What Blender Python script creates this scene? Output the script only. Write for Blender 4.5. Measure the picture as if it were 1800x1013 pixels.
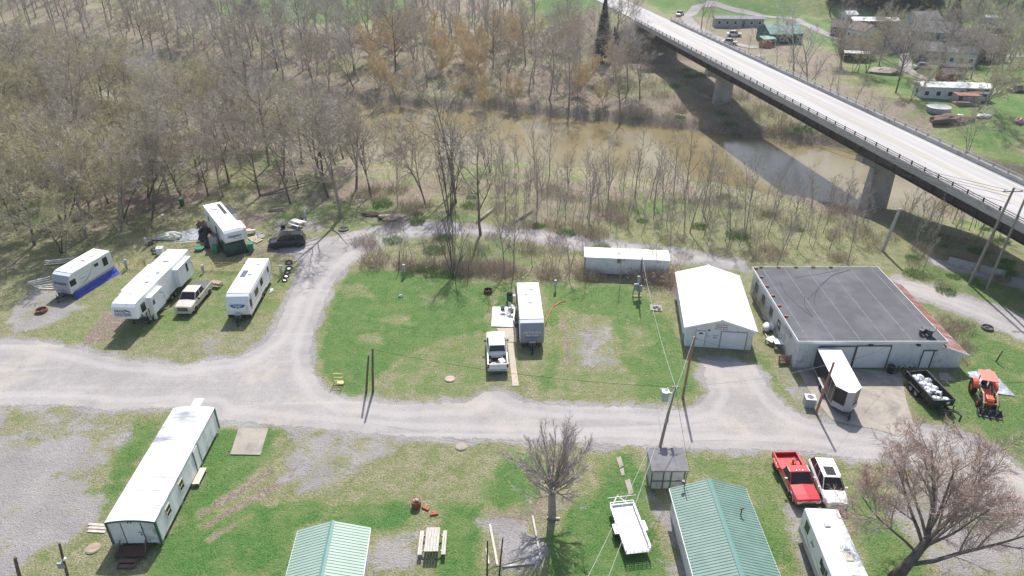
import bpy, math, random
import numpy as np
from mathutils import Vector, Matrix
R = math.radians
S = bpy.context.scene
for o in list(bpy.data.objects): bpy.data.objects.remove(o)
COL = S.collection
rnd = random.Random(7)
# ---------------------------------------------------------------- camera
HC, PITCH, FPX = 42.0, 30.0, 1248.0
cam = bpy.data.objects.new("camera", bpy.data.cameras.new("camera"))
COL.objects.link(cam)
cam.location = (0, 0, HC)
cam.rotation_euler = (R(90 - PITCH), 0, 0)
cam.data.sensor_width = 36
cam.data.lens = 36 * FPX / 1800
cam.data.clip_end = 3000
S.camera = cam
# ---------------------------------------------------------------- sky, sun, exposure
SUN_EL, SUN_AZ = 49.0, 6.0          # azimuth clockwise from +Y
W = bpy.data.worlds.new("World"); S.world = W; W.use_nodes = True
nt = W.node_tree; nt.nodes.clear()
sky = nt.nodes.new("ShaderNodeTexSky"); sky.sky_type = 'NISHITA'; sky.sun_disc = False
sky.sun_elevation = R(SUN_EL); sky.sun_rotation = R(SUN_AZ); sky.dust_density = 2.0
bg = nt.nodes.new("ShaderNodeBackground"); bg.inputs[1].default_value = 0.125
wo = nt.nodes.new("ShaderNodeOutputWorld")
nt.links.new(sky.outputs[0], bg.inputs[0]); nt.links.new(bg.outputs[0], wo.inputs[0])
sl = bpy.data.lights.new("sun", 'SUN'); sl.energy = 4.2; sl.angle = R(0.55); sl.color = (1, .965, .92)
so = bpy.data.objects.new("sun", sl); COL.objects.link(so)
sd = Vector((math.sin(R(SUN_AZ)) * math.cos(R(SUN_EL)), math.cos(R(SUN_AZ)) * math.cos(R(SUN_EL)), math.sin(R(SUN_EL))))
so.rotation_euler = sd.to_track_quat('Z', 'Y').to_euler()
S.view_settings.view_transform = 'Standard'; S.view_settings.look = 'None'
S.view_settings.exposure = 0.5; S.view_settings.gamma = 1
# ---------------------------------------------------------------- layout helpers
_t = R(PITCH)
def ray(px, py):
    xd = (px - 900) / FPX; yd = (py - 506.5) / FPX
    return xd, math.cos(_t) - yd * math.sin(_t), -(math.sin(_t) + yd * math.cos(_t))
def G(px, py, z=0.0):
    a, b, c = ray(px, py); s = (z - HC) / c
    return Vector((a * s, b * s, z))
def zat(px, py, P):
    """height at which the line of sight through (px,py) passes over ground point P"""
    a, b, c = ray(px, py)
    return HC + c * P.y / b
NX = np.array([-400, -150, -100, -70, -40, -20, 0, 28, 46, 67, 100, 200, 400.])
NY = np.array([320, 210, 175, 150, 132, 125.5, 126, 118, 110, 101, 88, 50, -20.])
FX = np.array([-400, -150, -100, -70, -45, -24, 0, 25, 38, 48, 68, 90, 200, 400.])
FY = np.array([360, 248, 212, 188, 172, 166, 161, 152, 149, 143, 136, 121, 80, 10.])
def sstep(a, b, x):
    t = np.clip((x - a) / (b - a), 0, 1); return t * t * (3 - 2 * t)
BX0, BY0, BS = 33.5, 203.9, .1806           # near edge line of the bridge
BD = Vector((-.1777, .984, 0)); BN = Vector((.984, .1777, 0))
DECK = 8.0
def bridge_pt(s, off, z):                    # s metres along from abutment towards camera, off to the right
    return Vector((BX0, BY0, 0)) - BD * s + BN * off + Vector((0, 0, z))
def terr(x, y):
    x = np.asarray(x, float); y = np.asarray(y, float)
    wob = .9 * np.sin(x * .21) + .6 * np.sin(x * .53 + 1) + .35 * np.sin(x * 1.3 + y * .4)
    n = np.interp(x, NX, NY) + wob; f = np.interp(x, FX, FY) - wob * .8
    dn = n - y; df = y - f
    hn = -5.0 + 2.4 * sstep(0, 3.5, dn) + 2.6 * sstep(2, 18, dn) - 1.5 * sstep(0, 4, -dn)
    hf = -5.0 + 2.2 * sstep(0, 4, df) + 2.8 * sstep(3, 30, df) - 1.5 * sstep(0, 4, -df)
    h = np.where(y < (n + f) / 2, hn, hf)
    # embankment carrying the road beyond the abutment
    s = (x - BX0) * BD.x + (y - BY0) * BD.y; off = (x - BX0) * BN.x + (y - BY0) * BN.y - 5.2
    e = 7.95 - np.maximum(np.abs(off) - 7.5, 0) * .55 - np.maximum(-s - .5, 0) * .75
    h = np.where(y > 150, np.maximum(h, np.minimum(e, 7.95)), h)
    # hillsides
    h = h + np.minimum(np.maximum(y - 262 - 8 * np.sin(x * .03), 0) * .33, 30) * sstep(40, 90, x)
    h = h + np.maximum(y - 285, 0) * .16 * sstep(20, -60, x)
    bump = .25 * np.sin(x * .31 + 2) * np.sin(y * .27) * sstep(92, 104, y)
    return h + bump * np.where((h < 7), 1, 0) * np.where(h > -4.5, 1, 0)
def T(px, py, dz=0.0):
    """point of the terrain seen at that place"""
    a, b, c = ray(px, py); lo, hi = 20.0, 60.0
    s = 30.0
    while s < 900:
        if HC + c * s < float(terr(a * s, b * s)): break
        s += 1.0
    lo, hi = s - 1, s
    for _ in range(14):
        m = (lo + hi) / 2
        if HC + c * m < float(terr(a * m, b * m)): hi = m
        else: lo = m
    return Vector((a * lo, b * lo, float(terr(a * lo, b * lo)) + dz))
# ---------------------------------------------------------------- naming helpers
def tag(o, label=None, cat=None, group=None, kind=None):
    if label: o['label'] = label
    if cat: o['category'] = cat
    if group: o['group'] = group
    if kind: o['kind'] = kind
    return o
def thing(name, label, cat, loc=(0, 0, 0), rz=0, group=None):
    o = bpy.data.objects.new(name, None); COL.objects.link(o)
    o.location = loc; o.rotation_euler = (0, 0, rz); o.empty_display_size = .3
    return tag(o, label, cat, group)
def copy_tree(o, parent=None):
    c = o.copy(); COL.objects.link(c); c.parent = parent
    for ch in o.children: copy_tree(ch, c)
    return c
def dup(o, loc, rz=None, label=None, sc=None, group=None):
    c = copy_tree(o); c.location = loc
    if rz is not None: c.rotation_euler = (c.rotation_euler[0], c.rotation_euler[1], rz)
    if sc is not None: c.scale = (sc, sc, sc) if not isinstance(sc, tuple) else sc
    if label: c['label'] = label
    if group: c['group'] = group
    return c
# ---------------------------------------------------------------- materials
def mat(name, col, rough=.7, var=.18, scale=2.0, bump=0.0, metal=0.0, stains=None, stain_amt=.5, stain_scale=.8, spec=.4, stretch=None, coat=0):
    m = bpy.data.materials.new(name); m.use_nodes = True
    n = m.node_tree; b = n.nodes['Principled BSDF']
    b.inputs['Roughness'].default_value = rough; b.inputs['Metallic'].default_value = metal
    b.inputs['Specular IOR Level'].default_value = spec
    if coat: b.inputs['Coat Weight'].default_value = coat; b.inputs['Coat Roughness'].default_value = .05
    tc = n.nodes.new('ShaderNodeTexCoord')
    vec = tc.outputs['Object']
    if stretch:
        mp = n.nodes.new('ShaderNodeMapping'); mp.inputs['Scale'].default_value = stretch
        n.links.new(vec, mp.inputs[0]); vec = mp.outputs[0]
    nz = n.nodes.new('ShaderNodeTexNoise'); nz.inputs['Scale'].default_value = scale; nz.inputs['Detail'].default_value = 6
    n.links.new(vec, nz.inputs[0])
    mx = n.nodes.new('ShaderNodeMix'); mx.data_type = 'RGBA'
    c = Vector(col[:3])
    mx.inputs[6].default_value = (*(c * (1 - var)), 1); mx.inputs[7].default_value = (*[min(1, v * (1 + var)) for v in c], 1)
    mr = n.nodes.new('ShaderNodeMapRange'); mr.inputs[1].default_value = .3; mr.inputs[2].default_value = .7
    n.links.new(nz.outputs[0], mr.inputs[0]); n.links.new(mr.outputs[0], mx.inputs[0])
    out = mx.outputs[2]
    if stains:
        n2 = n.nodes.new('ShaderNodeTexNoise'); n2.inputs['Scale'].default_value = stain_scale; n2.inputs['Detail'].default_value = 8; n2.inputs['Roughness'].default_value = .65
        n.links.new(vec, n2.inputs[0])
        m2 = n.nodes.new('ShaderNodeMapRange'); m2.inputs[1].default_value = .62 - .3 * stain_amt; m2.inputs[2].default_value = .72 - .1 * stain_amt
        n.links.new(n2.outputs[0], m2.inputs[0])
        x2 = n.nodes.new('ShaderNodeMix'); x2.data_type = 'RGBA'; n.links.new(m2.outputs[0], x2.inputs[0])
        n.links.new(out, x2.inputs[6]); x2.inputs[7].default_value = (*stains, 1); out = x2.outputs[2]
    n.links.new(out, b.inputs['Base Color'])
    if bump:
        bp = n.nodes.new('ShaderNodeBump'); bp.inputs['Strength'].default_value = bump; bp.inputs['Distance'].default_value = .05
        n.links.new(nz.outputs[0], bp.inputs['Height']); n.links.new(bp.outputs[0], b.inputs['Normal'])
    return m
# ---------------------------------------------------------------- mesh builder
class MB:
    def __init__(s): s.v = []; s.f = []; s.m = []
    def add(s, vs, fs, mi=0):
        k = len(s.v); s.v += [tuple(v) for v in vs]; s.f += [tuple(i + k for i in f) for f in fs]; s.m += [mi] * len(fs); return s
    def box(s, x0, x1, y0, y1, z0, z1, mi=0, M=None):
        vs = [Vector(p) for p in ((x0, y0, z0), (x1, y0, z0), (x1, y1, z0), (x0, y1, z0), (x0, y0, z1), (x1, y0, z1), (x1, y1, z1), (x0, y1, z1))]
        if M: vs = [M @ v for v in vs]
        return s.add(vs, [(0, 3, 2, 1), (4, 5, 6, 7), (0, 1, 5, 4), (1, 2, 6, 5), (2, 3, 7, 6), (3, 0, 4, 7)], mi)
    def hexa(s, b, t, mi=0):                 # 4 bottom pts, 4 top pts (ccw seen from above)
        return s.add(list(b) + list(t), [(0, 3, 2, 1), (4, 5, 6, 7), (0, 1, 5, 4), (1, 2, 6, 5), (2, 3, 7, 6), (3, 0, 4, 7)], mi)
    def prism(s, poly, axis, a, b, mi=0, caps=True):
        """poly 2D ccw extruded along axis ('x','y','z') from a to b"""
        def P(p, q):
            return {'x': (q, p[0], p[1]), 'y': (p[0], q, p[1]), 'z': (p[0], p[1], q)}[axis]
        n = len(poly); vs = [P(p, a) for p in poly] + [P(p, b) for p in poly]
        fs = [(i, (i + 1) % n, n + (i + 1) % n, n + i) for i in range(n)]
        if caps: fs += [tuple(range(n - 1, -1, -1)), tuple(range(n, 2 * n))]
        return s.add(vs, fs, mi)
    def tube(s, pts, r, n=8, mi=0, cap=True):
        pts = [Vector(p) for p in pts]; rr = r if isinstance(r, (list, tuple)) else [r] * len(pts)
        k = len(s.v); prev = None
        for i, p in enumerate(pts):
            d = (pts[min(i + 1, len(pts) - 1)] - pts[max(i - 1, 0)]).normalized()
            u = d.cross(Vector((0, 0, 1)) if abs(d.z) < .9 else Vector((0, 1, 0))).normalized(); w = d.cross(u)
            if prev is not None and u.dot(prev) < 0: u = -u; w = -w
            prev = u
            for j in range(n):
                a = 2 * math.pi * j / n; s.v.append(tuple(p + (u * math.cos(a) + w * math.sin(a)) * rr[i]))
        for i in range(len(pts) - 1):
            for j in range(n):
                s.f.append((k + i * n + j, k + i * n + (j + 1) % n, k + (i + 1) * n + (j + 1) % n, k + (i + 1) * n + j)); s.m.append(mi)
        if cap:
            s.f.append(tuple(k + j for j in range(n - 1, -1, -1))); s.m.append(mi)
            s.f.append(tuple(k + (len(pts) - 1) * n + j for j in range(n))); s.m.append(mi)
        return s
    def cyl(s, c, r, h, axis='z', n=20, mi=0, r2=None):
        c = Vector(c); d = {'x': Vector((1, 0, 0)), 'y': Vector((0, 1, 0)), 'z': Vector((0, 0, 1))}[axis]
        return s.tube([c - d * h / 2, c + d * h / 2], [r, r if r2 is None else r2], n, mi)
    def torus(s, c, R_, r, axis='z', n=20, m=8, mi=0):
        c = Vector(c); k = len(s.v)
        for i in range(n):
            a = 2 * math.pi * i / n
            for j in range(m):
                b = 2 * math.pi * j / m; q = R_ + r * math.cos(b)
                p = (q * math.cos(a), q * math.sin(a), r * math.sin(b))
                if axis == 'y': p = (p[0], p[2], p[1])
                if axis == 'x': p = (p[2], p[0], p[1])
                s.v.append(tuple(c + Vector(p)))
        for i in range(n):
            for j in range(m):
                s.f.append((k + i * m + j, k + ((i + 1) % n) * m + j, k + ((i + 1) % n) * m + (j + 1) % m, k + i * m + (j + 1) % m)); s.m.append(mi)
        return s
    def ball(s, c, r, n=10, m=6, mi=0, jit=0, rs=None):
        c = Vector(c); k = len(s.v); rs = rs or rnd
        rx, ry, rz = r if isinstance(r, tuple) else (r, r, r)
        s.v.append(tuple(c - Vector((0, 0, rz))))
        for i in range(1, m):
            b = -math.pi / 2 + math.pi * i / m
            for j in range(n):
                a = 2 * math.pi * j / n; q = 1 + rs.uniform(-jit, jit)
                s.v.append((c.x + rx * math.cos(b) * math.cos(a) * q, c.y + ry * math.cos(b) * math.sin(a) * q, c.z + rz * math.sin(b) * q))
        s.v.append(tuple(c + Vector((0, 0, rz)))); top = len(s.v) - 1
        for j in range(n): s.f.append((k, k + 1 + (j + 1) % n, k + 1 + j)); s.m.append(mi)
        for i in range(m - 2):
            for j in range(n):
                a = k + 1 + i * n + j; b = k + 1 + i * n + (j + 1) % n
                s.f.append((a, b, b + n, a + n)); s.m.append(mi)
        for j in range(n): s.f.append((top, k + 1 + (m - 2) * n + j, k + 1 + (m - 2) * n + (j + 1) % n)); s.m.append(mi)
        return s
    def build(s, name, mats, parent=None, smooth=False, bevel=0, loc=None):
        me = bpy.data.meshes.new(name); me.from_pydata(s.v, [], s.f)
        mats = mats if isinstance(mats, (list, tuple)) else [mats]
        for m in mats: me.materials.append(m)
        if len(mats) > 1: me.polygons.foreach_set('material_index', s.m)
        if smooth: me.polygons.foreach_set('use_smooth', [True] * len(s.f))
        me.update()
        o = bpy.data.objects.new(name, me); COL.objects.link(o)
        if parent: o.parent = parent
        if loc is not None: o.location = loc
        if bevel:
            b = o.modifiers.new('bevel', 'BEVEL'); b.width = bevel; b.segments = 2; b.limit_method = 'ANGLE'; b.angle_limit = R(35)
            b.harden_normals = False
        return o
def text_mesh(name, body, size, m, parent, loc, rot, extrude=.004, shear=0, sx=1.0, align='CENTER'):
    c = bpy.data.curves.new('t', 'FONT'); c.body = body; c.size = size; c.extrude = extrude; c.shear = shear
    c.align_x = align; c.align_y = 'CENTER'; c.offset = .004
    t = bpy.data.objects.new('t', c)
    me = bpy.data.meshes.new_from_object(t); bpy.data.objects.remove(t); me.materials.clear(); me.materials.append(m)
    me.name = name
    o = bpy.data.objects.new(name, me); COL.objects.link(o); o.parent = parent; o.location = loc; o.rotation_euler = rot; o.scale = (sx, 1, 1)
    return o
# ---------------------------------------------------------------- fitting helpers
def fitq(fl, fr, rr, rl, z):
    """rectangle seen through four corners at height z: centre, yaw of its left-to-right axis, width, depth"""
    a, b, c, d = [G(*q, z) for q in (fl, fr, rr, rl)]
    u = ((b - a) + (c - d)) / 2; v = ((d - a) + (c - b)) / 2
    yu = math.atan2(u.y, u.x); yv = math.atan2(v.y, v.x) - math.pi / 2
    wt = v.length / (u.length + v.length); yaw = yu * (1 - wt) + yv * wt
    ctr = (a + b + c + d) / 4; return Vector((ctr.x, ctr.y, 0)), yaw, u.length, v.length
# ================================================================ GROUND
def lin(a, b, st): return list(np.arange(a, b, st))
gx = np.array(lin(-420, -200, 10) + lin(-200, -56, 2) + lin(-56, 62, .32) + lin(62, 110, 1) + lin(110, 220, 3) + lin(220, 421, 10))
gy = np.array(lin(-40, 26, 3) + lin(26, 96, .32) + lin(96, 175, .9) + lin(175, 310, 2) + lin(310, 431, 10))
def grid_xy():
    X, Y = np.meshgrid(gx, gy, indexing='xy'); return X, Y
X, Y = grid_xy()
Z = terr(X, Y)
def poly_sd(poly, X, Y):
    """signed distance, positive inside"""
    P = np.array(poly, float); d = np.full(X.shape, 1e9); ins = np.zeros(X.shape, bool)
    for i in range(len(P)):
        a = P[i]; b = P[(i + 1) % len(P)]; e = b - a
        t = np.clip(((X - a[0]) * e[0] + (Y - a[1]) * e[1]) / max(e @ e, 1e-9), 0, 1)
        d = np.minimum(d, np.hypot(X - a[0] - t * e[0], Y - a[1] - t * e[1]))
        c = ((a[1] > Y) != (b[1] > Y)) & (X < e[0] * (Y - a[1]) / (e[1] if e[1] else 1e-9) + a[0]); ins ^= c
    return np.where(ins, d, -d)
def gp(pts, z=0): return [G(x, y, z)[:2] for x, y in pts]
def line_sd(pts, w, X, Y):
    P = np.array(pts, float); d = np.full(X.shape, 1e9)
    for i in range(len(P) - 1):
        a = P[i]; b = P[i + 1]; e = b - a
        t = np.clip(((X - a[0]) * e[0] + (Y - a[1]) * e[1]) / max(e @ e, 1e-9), 0, 1)
        d = np.minimum(d, np.hypot(X - a[0] - t * e[0], Y - a[1] - t * e[1]))
    return w - d
ROAD = [(-80, 596), (60, 598), (130, 612), (220, 634), (320, 642), (420, 628), (466, 604), (488, 575), (503, 535), (524, 492), (535, 462), (528, 446),
        (500, 438), (530, 428), (600, 413), (640, 403), (700, 394), (760, 391), (840, 396), (900, 402), (960, 410), (1020, 418), (1100, 428), (1170, 437), (1240, 446), (1310, 460),
        (1310, 474), (1240, 464), (1160, 456), (1020, 438), (950, 426), (880, 415), (820, 411), (770, 412), (700, 420), (655, 436), (625, 455), (600, 478), (582, 505), (567, 540), (552, 580),
        (543, 620), (550, 655), (572, 686), (610, 703), (700, 712), (820, 708), (850, 690), (880, 686), (915, 706), (1000, 714), (1100, 716), (1200, 722), (1232, 712), (1246, 690), (1238, 650), (1226, 630),
        (1326, 640), (1345, 672), (1372, 706), (1410, 732), (1450, 744), (1510, 752), (1570, 745), (1640, 752), (1700, 768), (1760, 800), (1830, 850), (1900, 900), (1900, 1010), (1800, 930), (1700, 850), (1600, 815), (1540, 808), (1490, 805), (1440, 796),
        (1390, 792), (1300, 790), (1200, 787), (1130, 784), (1000, 776), (900, 773), (800, 770), (700, 766), (600, 757), (500, 748), (430, 742), (384, 738),
        (372, 722), (290, 716), (200, 722), (110, 712), (0, 712), (-80, 712)]
LOT = [(-80, 700), (0, 712), (30, 745), (95, 770), (130, 760), (230, 740), (220, 770), (180, 810), (140, 835), (60, 815), (20, 850), (-80, 870)]
LOT2 = [(60, 830), (130, 850), (165, 880), (160, 910), (110, 935), (60, 960), (0, 1013), (-80, 1013), (-80, 860), (0, 880)]
EASTR = [(1580, 490), (1664, 512), (1742, 538), (1800, 560), (1830, 572), (1830, 612), (1760, 580), (1724, 564), (1640, 532), (1590, 515), (1560, 500)]
EASTR2 = [(1640, 455), (1720, 473), (1830, 500), (1830, 514), (1730, 487), (1640, 465)]
fine = (X > -57) & (X < 63) & (Y > 25) & (Y < 97)
def nz(x, y, s, k=0):
    return (np.sin(x * s + k) * np.cos(y * s * 1.13 + k * 2) + np.sin((x + y) * s * 1.7 + k * 3) * np.cos((x - y) * s * 1.9 + k) * .6 + np.sin(x * s * 3.7 + k) * np.sin(y * s * 4.1 + k) * .3)
sd_road = np.maximum(poly_sd(gp(ROAD), X, Y), np.maximum(poly_sd(gp(EASTR), X, Y), poly_sd(gp(EASTR2), X, Y)))
sd_lot = np.maximum(poly_sd(gp(LOT), X, Y), poly_sd(gp(LOT2), X, Y))
# ---- cover masks: r lush grass, g gravel, b dirt / leaf litter
LUSH = [([(600, 484), (660, 470), (760, 486), (905, 503), (905, 560), (860, 590), (760, 600), (690, 640), (640, 700), (575, 684), (548, 640), (552, 590), (575, 520)], .78),
        ([(700, 600), (850, 590), (850, 680), (740, 700), (690, 700)], .45),
        ([(958, 500), (1110, 500), (1180, 560), (1212, 625), (1240, 690), (1222, 712), (1130, 708), (1090, 640), (1060, 560), (975, 540)], .72),
        ([(958, 520), (990, 520), (985, 640), (1000, 690), (940, 690), (930, 660), (970, 640)], .7),
        ([(990, 540), (1120, 560), (1140, 690), (1000, 700)], .35),
        ([(1300, 628), (1335, 618), (1400, 700), (1475, 742), (1440, 745), (1370, 706)], .7),
        ([(230, 740), (300, 716), (200, 900), (160, 900), (165, 860)], .85),
        ([(384, 740), (505, 752), (480, 800), (410, 850), (330, 1000), (290, 960)], .9),
        ([(290, 940), (450, 878), (600, 884), (712, 876), (735, 900), (735, 935), (650, 935), (520, 935), (495, 1020), (240, 1020)], 1.0),
        ([(768, 888), (850, 884), (855, 990), (840, 1020), (765, 1020), (770, 940)], .95),
        ([(850, 820), (900, 790), (950, 800), (960, 870), (920, 892), (860, 890)], .8),
        ([(1040, 870), (1080, 790), (1125, 785), (1140, 862), (1190, 1020), (960, 1020), (950, 970), (990, 900)], .9),
        ([(1210, 800), (1400, 800), (1400, 1020), (1370, 1020), (1310, 870), (1210, 830)], .5),
        ([(1300, 870), (1360, 890), (1430, 1020), (1370, 1020)], .85),
        ([(1485, 850), (1540, 850), (1600, 930), (1640, 1030), (1530, 1030)], .75),
        ([(1590, 500), (1640, 545), (1720, 575), (1830, 625), (1830, 850), (1760, 790), (1700, 745), (1640, 752), (1590, 700), (1690, 650), (1700, 600), (1640, 540)], .72),
        ([(1610, 440), (1700, 470), (1830, 512), (1830, 580), (1740, 540), (1600, 485)], .6),
        ([(600, 395), (760, 378), (860, 380), (1000, 398), (1000, 406), (860, 392), (760, 388), (600, 410)], .55),
        ([(790, 420), (950, 430), (960, 470), (800, 470)], .45),
        ([(220, 540), (340, 470), (400, 480), (520, 470), (505, 530), (430, 560), (300, 600), (200, 605)], .5),
        ([(20, 590), (180, 480), (230, 500), (180, 610)], .35)]
DRY = [([(0, 380), (600, 380), (560, 300), (0, 300)], .3)]
GRAV = [([(500, 752), (700, 768), (680, 810), (600, 860), (520, 870), (470, 850), (520, 790)], .62),
        ([(520, 850), (600, 880), (480, 880), (430, 870)], .4),
        ([(650, 940), (740, 930), (740, 1020), (640, 1020)], .62),
        ([(855, 915), (948, 908), (956, 990), (880, 1000)], .95),
        ([(1000, 560), (1080, 560), (1090, 650), (1010, 650)], .5),
        ([(1150, 880), (1180, 890), (1225, 1020), (1190, 1020)], .95),
        ([(1390, 890), (1420, 900), (1440, 1020), (1400, 1020)], .8),
        ([(1650, 830), (1830, 870), (1830, 1020), (1660, 1020), (1560, 900), (1560, 830)], .72),
        ([(60, 490), (110, 510), (150, 540), (80, 580), (20, 590), (0, 570)], .7),
        ([(140, 820), (200, 735), (60, 700), (0, 720), (0, 800)], .5),
        ([(430, 560), (470, 590), (380, 640), (300, 620)], .4),
        ([(470, 385), (600, 380), (560, 410), (470, 415)], .5),
        ([(1380, 640), (1440, 690), (1480, 740), (1420, 740), (1360, 680)], .55),
        ([(700, 760), (1000, 775), (1000, 800), (700, 790)], .3)]
DIRT = [([(195, 545), (240, 560), (190, 606), (140, 600)], .8),
        ([(430, 425), (560, 430), (530, 460), (430, 450), (300, 440)], .6),
        ([(330, 930), (470, 800), (520, 820), (380, 900)], .25),
        ([(500, 850), (380, 935), (370, 925), (490, 845)], .7), ([(470, 840), (360, 905), (352, 895), (460, 830)], .55),
        ([(900, 860), (1010, 860), (1030, 910), (940, 940), (850, 930), (830, 900)], .55),
        ([(840, 880), (960, 890), (960, 1010), (850, 1000)], .5),
        ([(840, 690), (925, 690), (925, 715), (840, 720)], .4),
        ([(640, 470), (1180, 500), (1190, 475), (1000, 455), (780, 455), (650, 445)], .5),
        ([(1180, 470), (1215, 600), (1200, 612), (1170, 500)], .7),
        ([(850, 545), (868, 520), (880, 575), (862, 590)], .6),
        ([(1600, 520), (1700, 600), (1760, 660), (1690, 610), (1620, 560)], .6),
        ([(600, 455), (640, 452), (610, 478), (590, 490)], .5), ([(750, 560), (800, 545), (790, 570), (740, 580)], .35)]
def mask(lst, soft):
    m = np.zeros(X.shape)
    for pts, a in lst:
        m = np.maximum(m, a * sstep(-soft, soft, poly_sd(gp(pts), X, Y) + .45 * nz(X, Y, .8, a * 7)))
    return m
RUTS = [([(352, 924), (430, 880), (508, 836), (510, 845), (434, 890), (357, 935)], .95), ([(345, 902), (400, 868), (478, 822), (482, 830), (405, 878), (350, 912)], .85), ([(362, 946), (440, 903), (446, 908), (368, 953)], .8), ([(500, 828), (540, 800), (560, 812), (520, 850)], .6), ([(185, 548), (215, 545), (175, 600), (140, 612)], .9), ([(985, 555), (993, 555), (1005, 640), (996, 640)], .8), ([(1028, 560), (1038, 560), (1046, 650), (1034, 650)], .7), ([(300, 690), (330, 684), (420, 700), (380, 704)], .4)]
WORN = [([(680, 545), (720, 552), (712, 570), (672, 560)], .8), ([(740, 520), (775, 515), (780, 530), (745, 535)], .6), ([(640, 590), (670, 585), (675, 605), (645, 608)], .7), ([(852, 540), (866, 518), (882, 520), (872, 545), (884, 575), (868, 585)], .9), ([(1100, 575), (1135, 570), (1140, 610), (1108, 620)], .7), ([(600, 505), (640, 500), (650, 520), (610, 525)], .6), ([(560, 900), (610, 892), (620, 905), (570, 912)], .6), ([(400, 960), (440, 950), (450, 968), (410, 975)], .6), ([(1000, 940), (1040, 930), (1045, 950), (1005, 960)], .5)]
lush = mask(LUSH, 1.1); lush = lush * (1 - .8 * mask(WORN, .7)); grav = mask(GRAV, 1.3); dirt = mask(DIRT, 1.0)
def mask_s(lst):
    m = np.zeros(X.shape)
    for pts, a in lst: m = np.maximum(m, a * sstep(-.35, .25, poly_sd(gp(pts), X, Y) + .12 * nz(X, Y, 1.7, a * 5)))
    return m
rut_m = mask_s(RUTS); dirt = np.maximum(dirt, rut_m); lush = lush * (1 - rut_m)
grav = np.maximum(grav, sstep(-2.2, .2, poly_sd(gp(LOT2), X, Y) + .5 * nz(X, Y, .9)) * (.84 + .12 * nz(X, Y, .3, 4))); grav = np.maximum(grav, sstep(-2, 1, poly_sd(gp(LOT), X, Y)) * (.66 + .25 * nz(X, Y, .25, 2)))
grav = np.maximum(grav, sstep(-1.6, .3, sd_road + .35 * nz(X, Y, 1.1)) * .95)
lush = lush * (1 - .9 * grav)
# beyond the loop: leaf litter woods, rough ground, far meadows
nb = np.interp(X, NX, NY); fb = np.interp(X, FX, FY)
wood = sstep(90, 97, Y + 3 * nz(X, Y, .12)) * (Y < (nb + fb) / 2)
wood_l = sstep(-2, 4, poly_sd(gp([(-250, 600), (-120, 528), (40, 478), (120, 440), (195, 430), (255, 385), (330, 360), (420, 345), (470, 352), (560, 368), (600, 355), (690, 365), (790, 370), (850, 370), (865, 300), (850, 230), (-300, 230)]), X, Y) + nz(X, Y, .3)) * (Y < (nb + fb) / 2)
ww = np.maximum(wood, wood_l)
dirt = np.maximum(dirt, ww * (.66 + .32 * nz(X, Y, .16, 2)))
lush = np.where(ww > .3, .15 + .26 * nz(X, Y, .14, 5), lush)
farside = Y > (nb + fb) / 2
vill = [(1150, 25), (1390, 40), (1480, 110), (1590, 180), (1700, 240), (1830, 262), (1830, 20), (1500, 30), (1250, -10), (1130, -5)]
sdv = poly_sd(gp(vill), X, Y)
meadow = sstep(-5, 4, sdv + 2 * nz(X, Y, .15)) * (.68 + .22 * nz(X, Y, .12, 4))
md2 = np.maximum(poly_sd(gp([(380, -10), (730, -10), (700, 45), (560, 42), (400, 30)]), X, Y), poly_sd(gp([(930, 20), (1080, 10), (1100, 60), (940, 50)]), X, Y))
meadow = np.maximum(meadow, sstep(-5, 5, md2 + 3 * nz(X, Y, .1)) * .8)
lush = np.where(farside, np.maximum(meadow, .12 + .1 * nz(X, Y, .13, 3)), lush)
dirt = np.where(farside, (1 - meadow) * (.7 + .25 * nz(X, Y, .12, 1)), dirt)
grav = np.where(farside, 0, grav)
mudbank = (Z < -3.4)
dirt = np.where(mudbank, 1, dirt); lush = np.where(mudbank, .1, lush)
def grid_mesh(name, X, Y, Z, sel, attrs, mat_):
    """cells of the tensor grid whose four corners are selected"""
    ny, nx = X.shape
    idx = -np.ones(X.shape, int)
    c = sel[:-1, :-1] & sel[1:, :-1] & sel[:-1, 1:] & sel[1:, 1:]
    use = np.zeros(X.shape, bool); use[:-1, :-1] |= c; use[1:, :-1] |= c; use[:-1, 1:] |= c; use[1:, 1:] |= c
    idx[use] = np.arange(use.sum())
    co = np.stack([X[use], Y[use], Z[use]], 1)
    j, i = np.nonzero(c)
    F = np.stack([idx[j, i], idx[j, i + 1], idx[j + 1, i + 1], idx[j + 1, i]], 1)
    me = bpy.data.meshes.new(name)
    me.vertices.add(len(co)); me.vertices.foreach_set('co', co.ravel())
    me.loops.add(F.size); me.loops.foreach_set('vertex_index', F.ravel().astype(np.int32))
    me.polygons.add(len(F)); me.polygons.foreach_set('loop_start', np.arange(0, F.size, 4, dtype=np.int32))
    me.update(calc_edges=True)
    for an, arr in attrs.items():
        a = me.attributes.new(an, 'FLOAT_COLOR', 'POINT')
        buf = np.ones((len(co), 4), np.float32)
        for k, q in enumerate(arr): buf[:, k] = q[use]
        a.data.foreach_set('color', buf.ravel())
    me.polygons.foreach_set('use_smooth', [True] * len(F))
    me.materials.append(mat_)
    o = bpy.data.objects.new(name, me); COL.objects.link(o); return o
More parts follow.
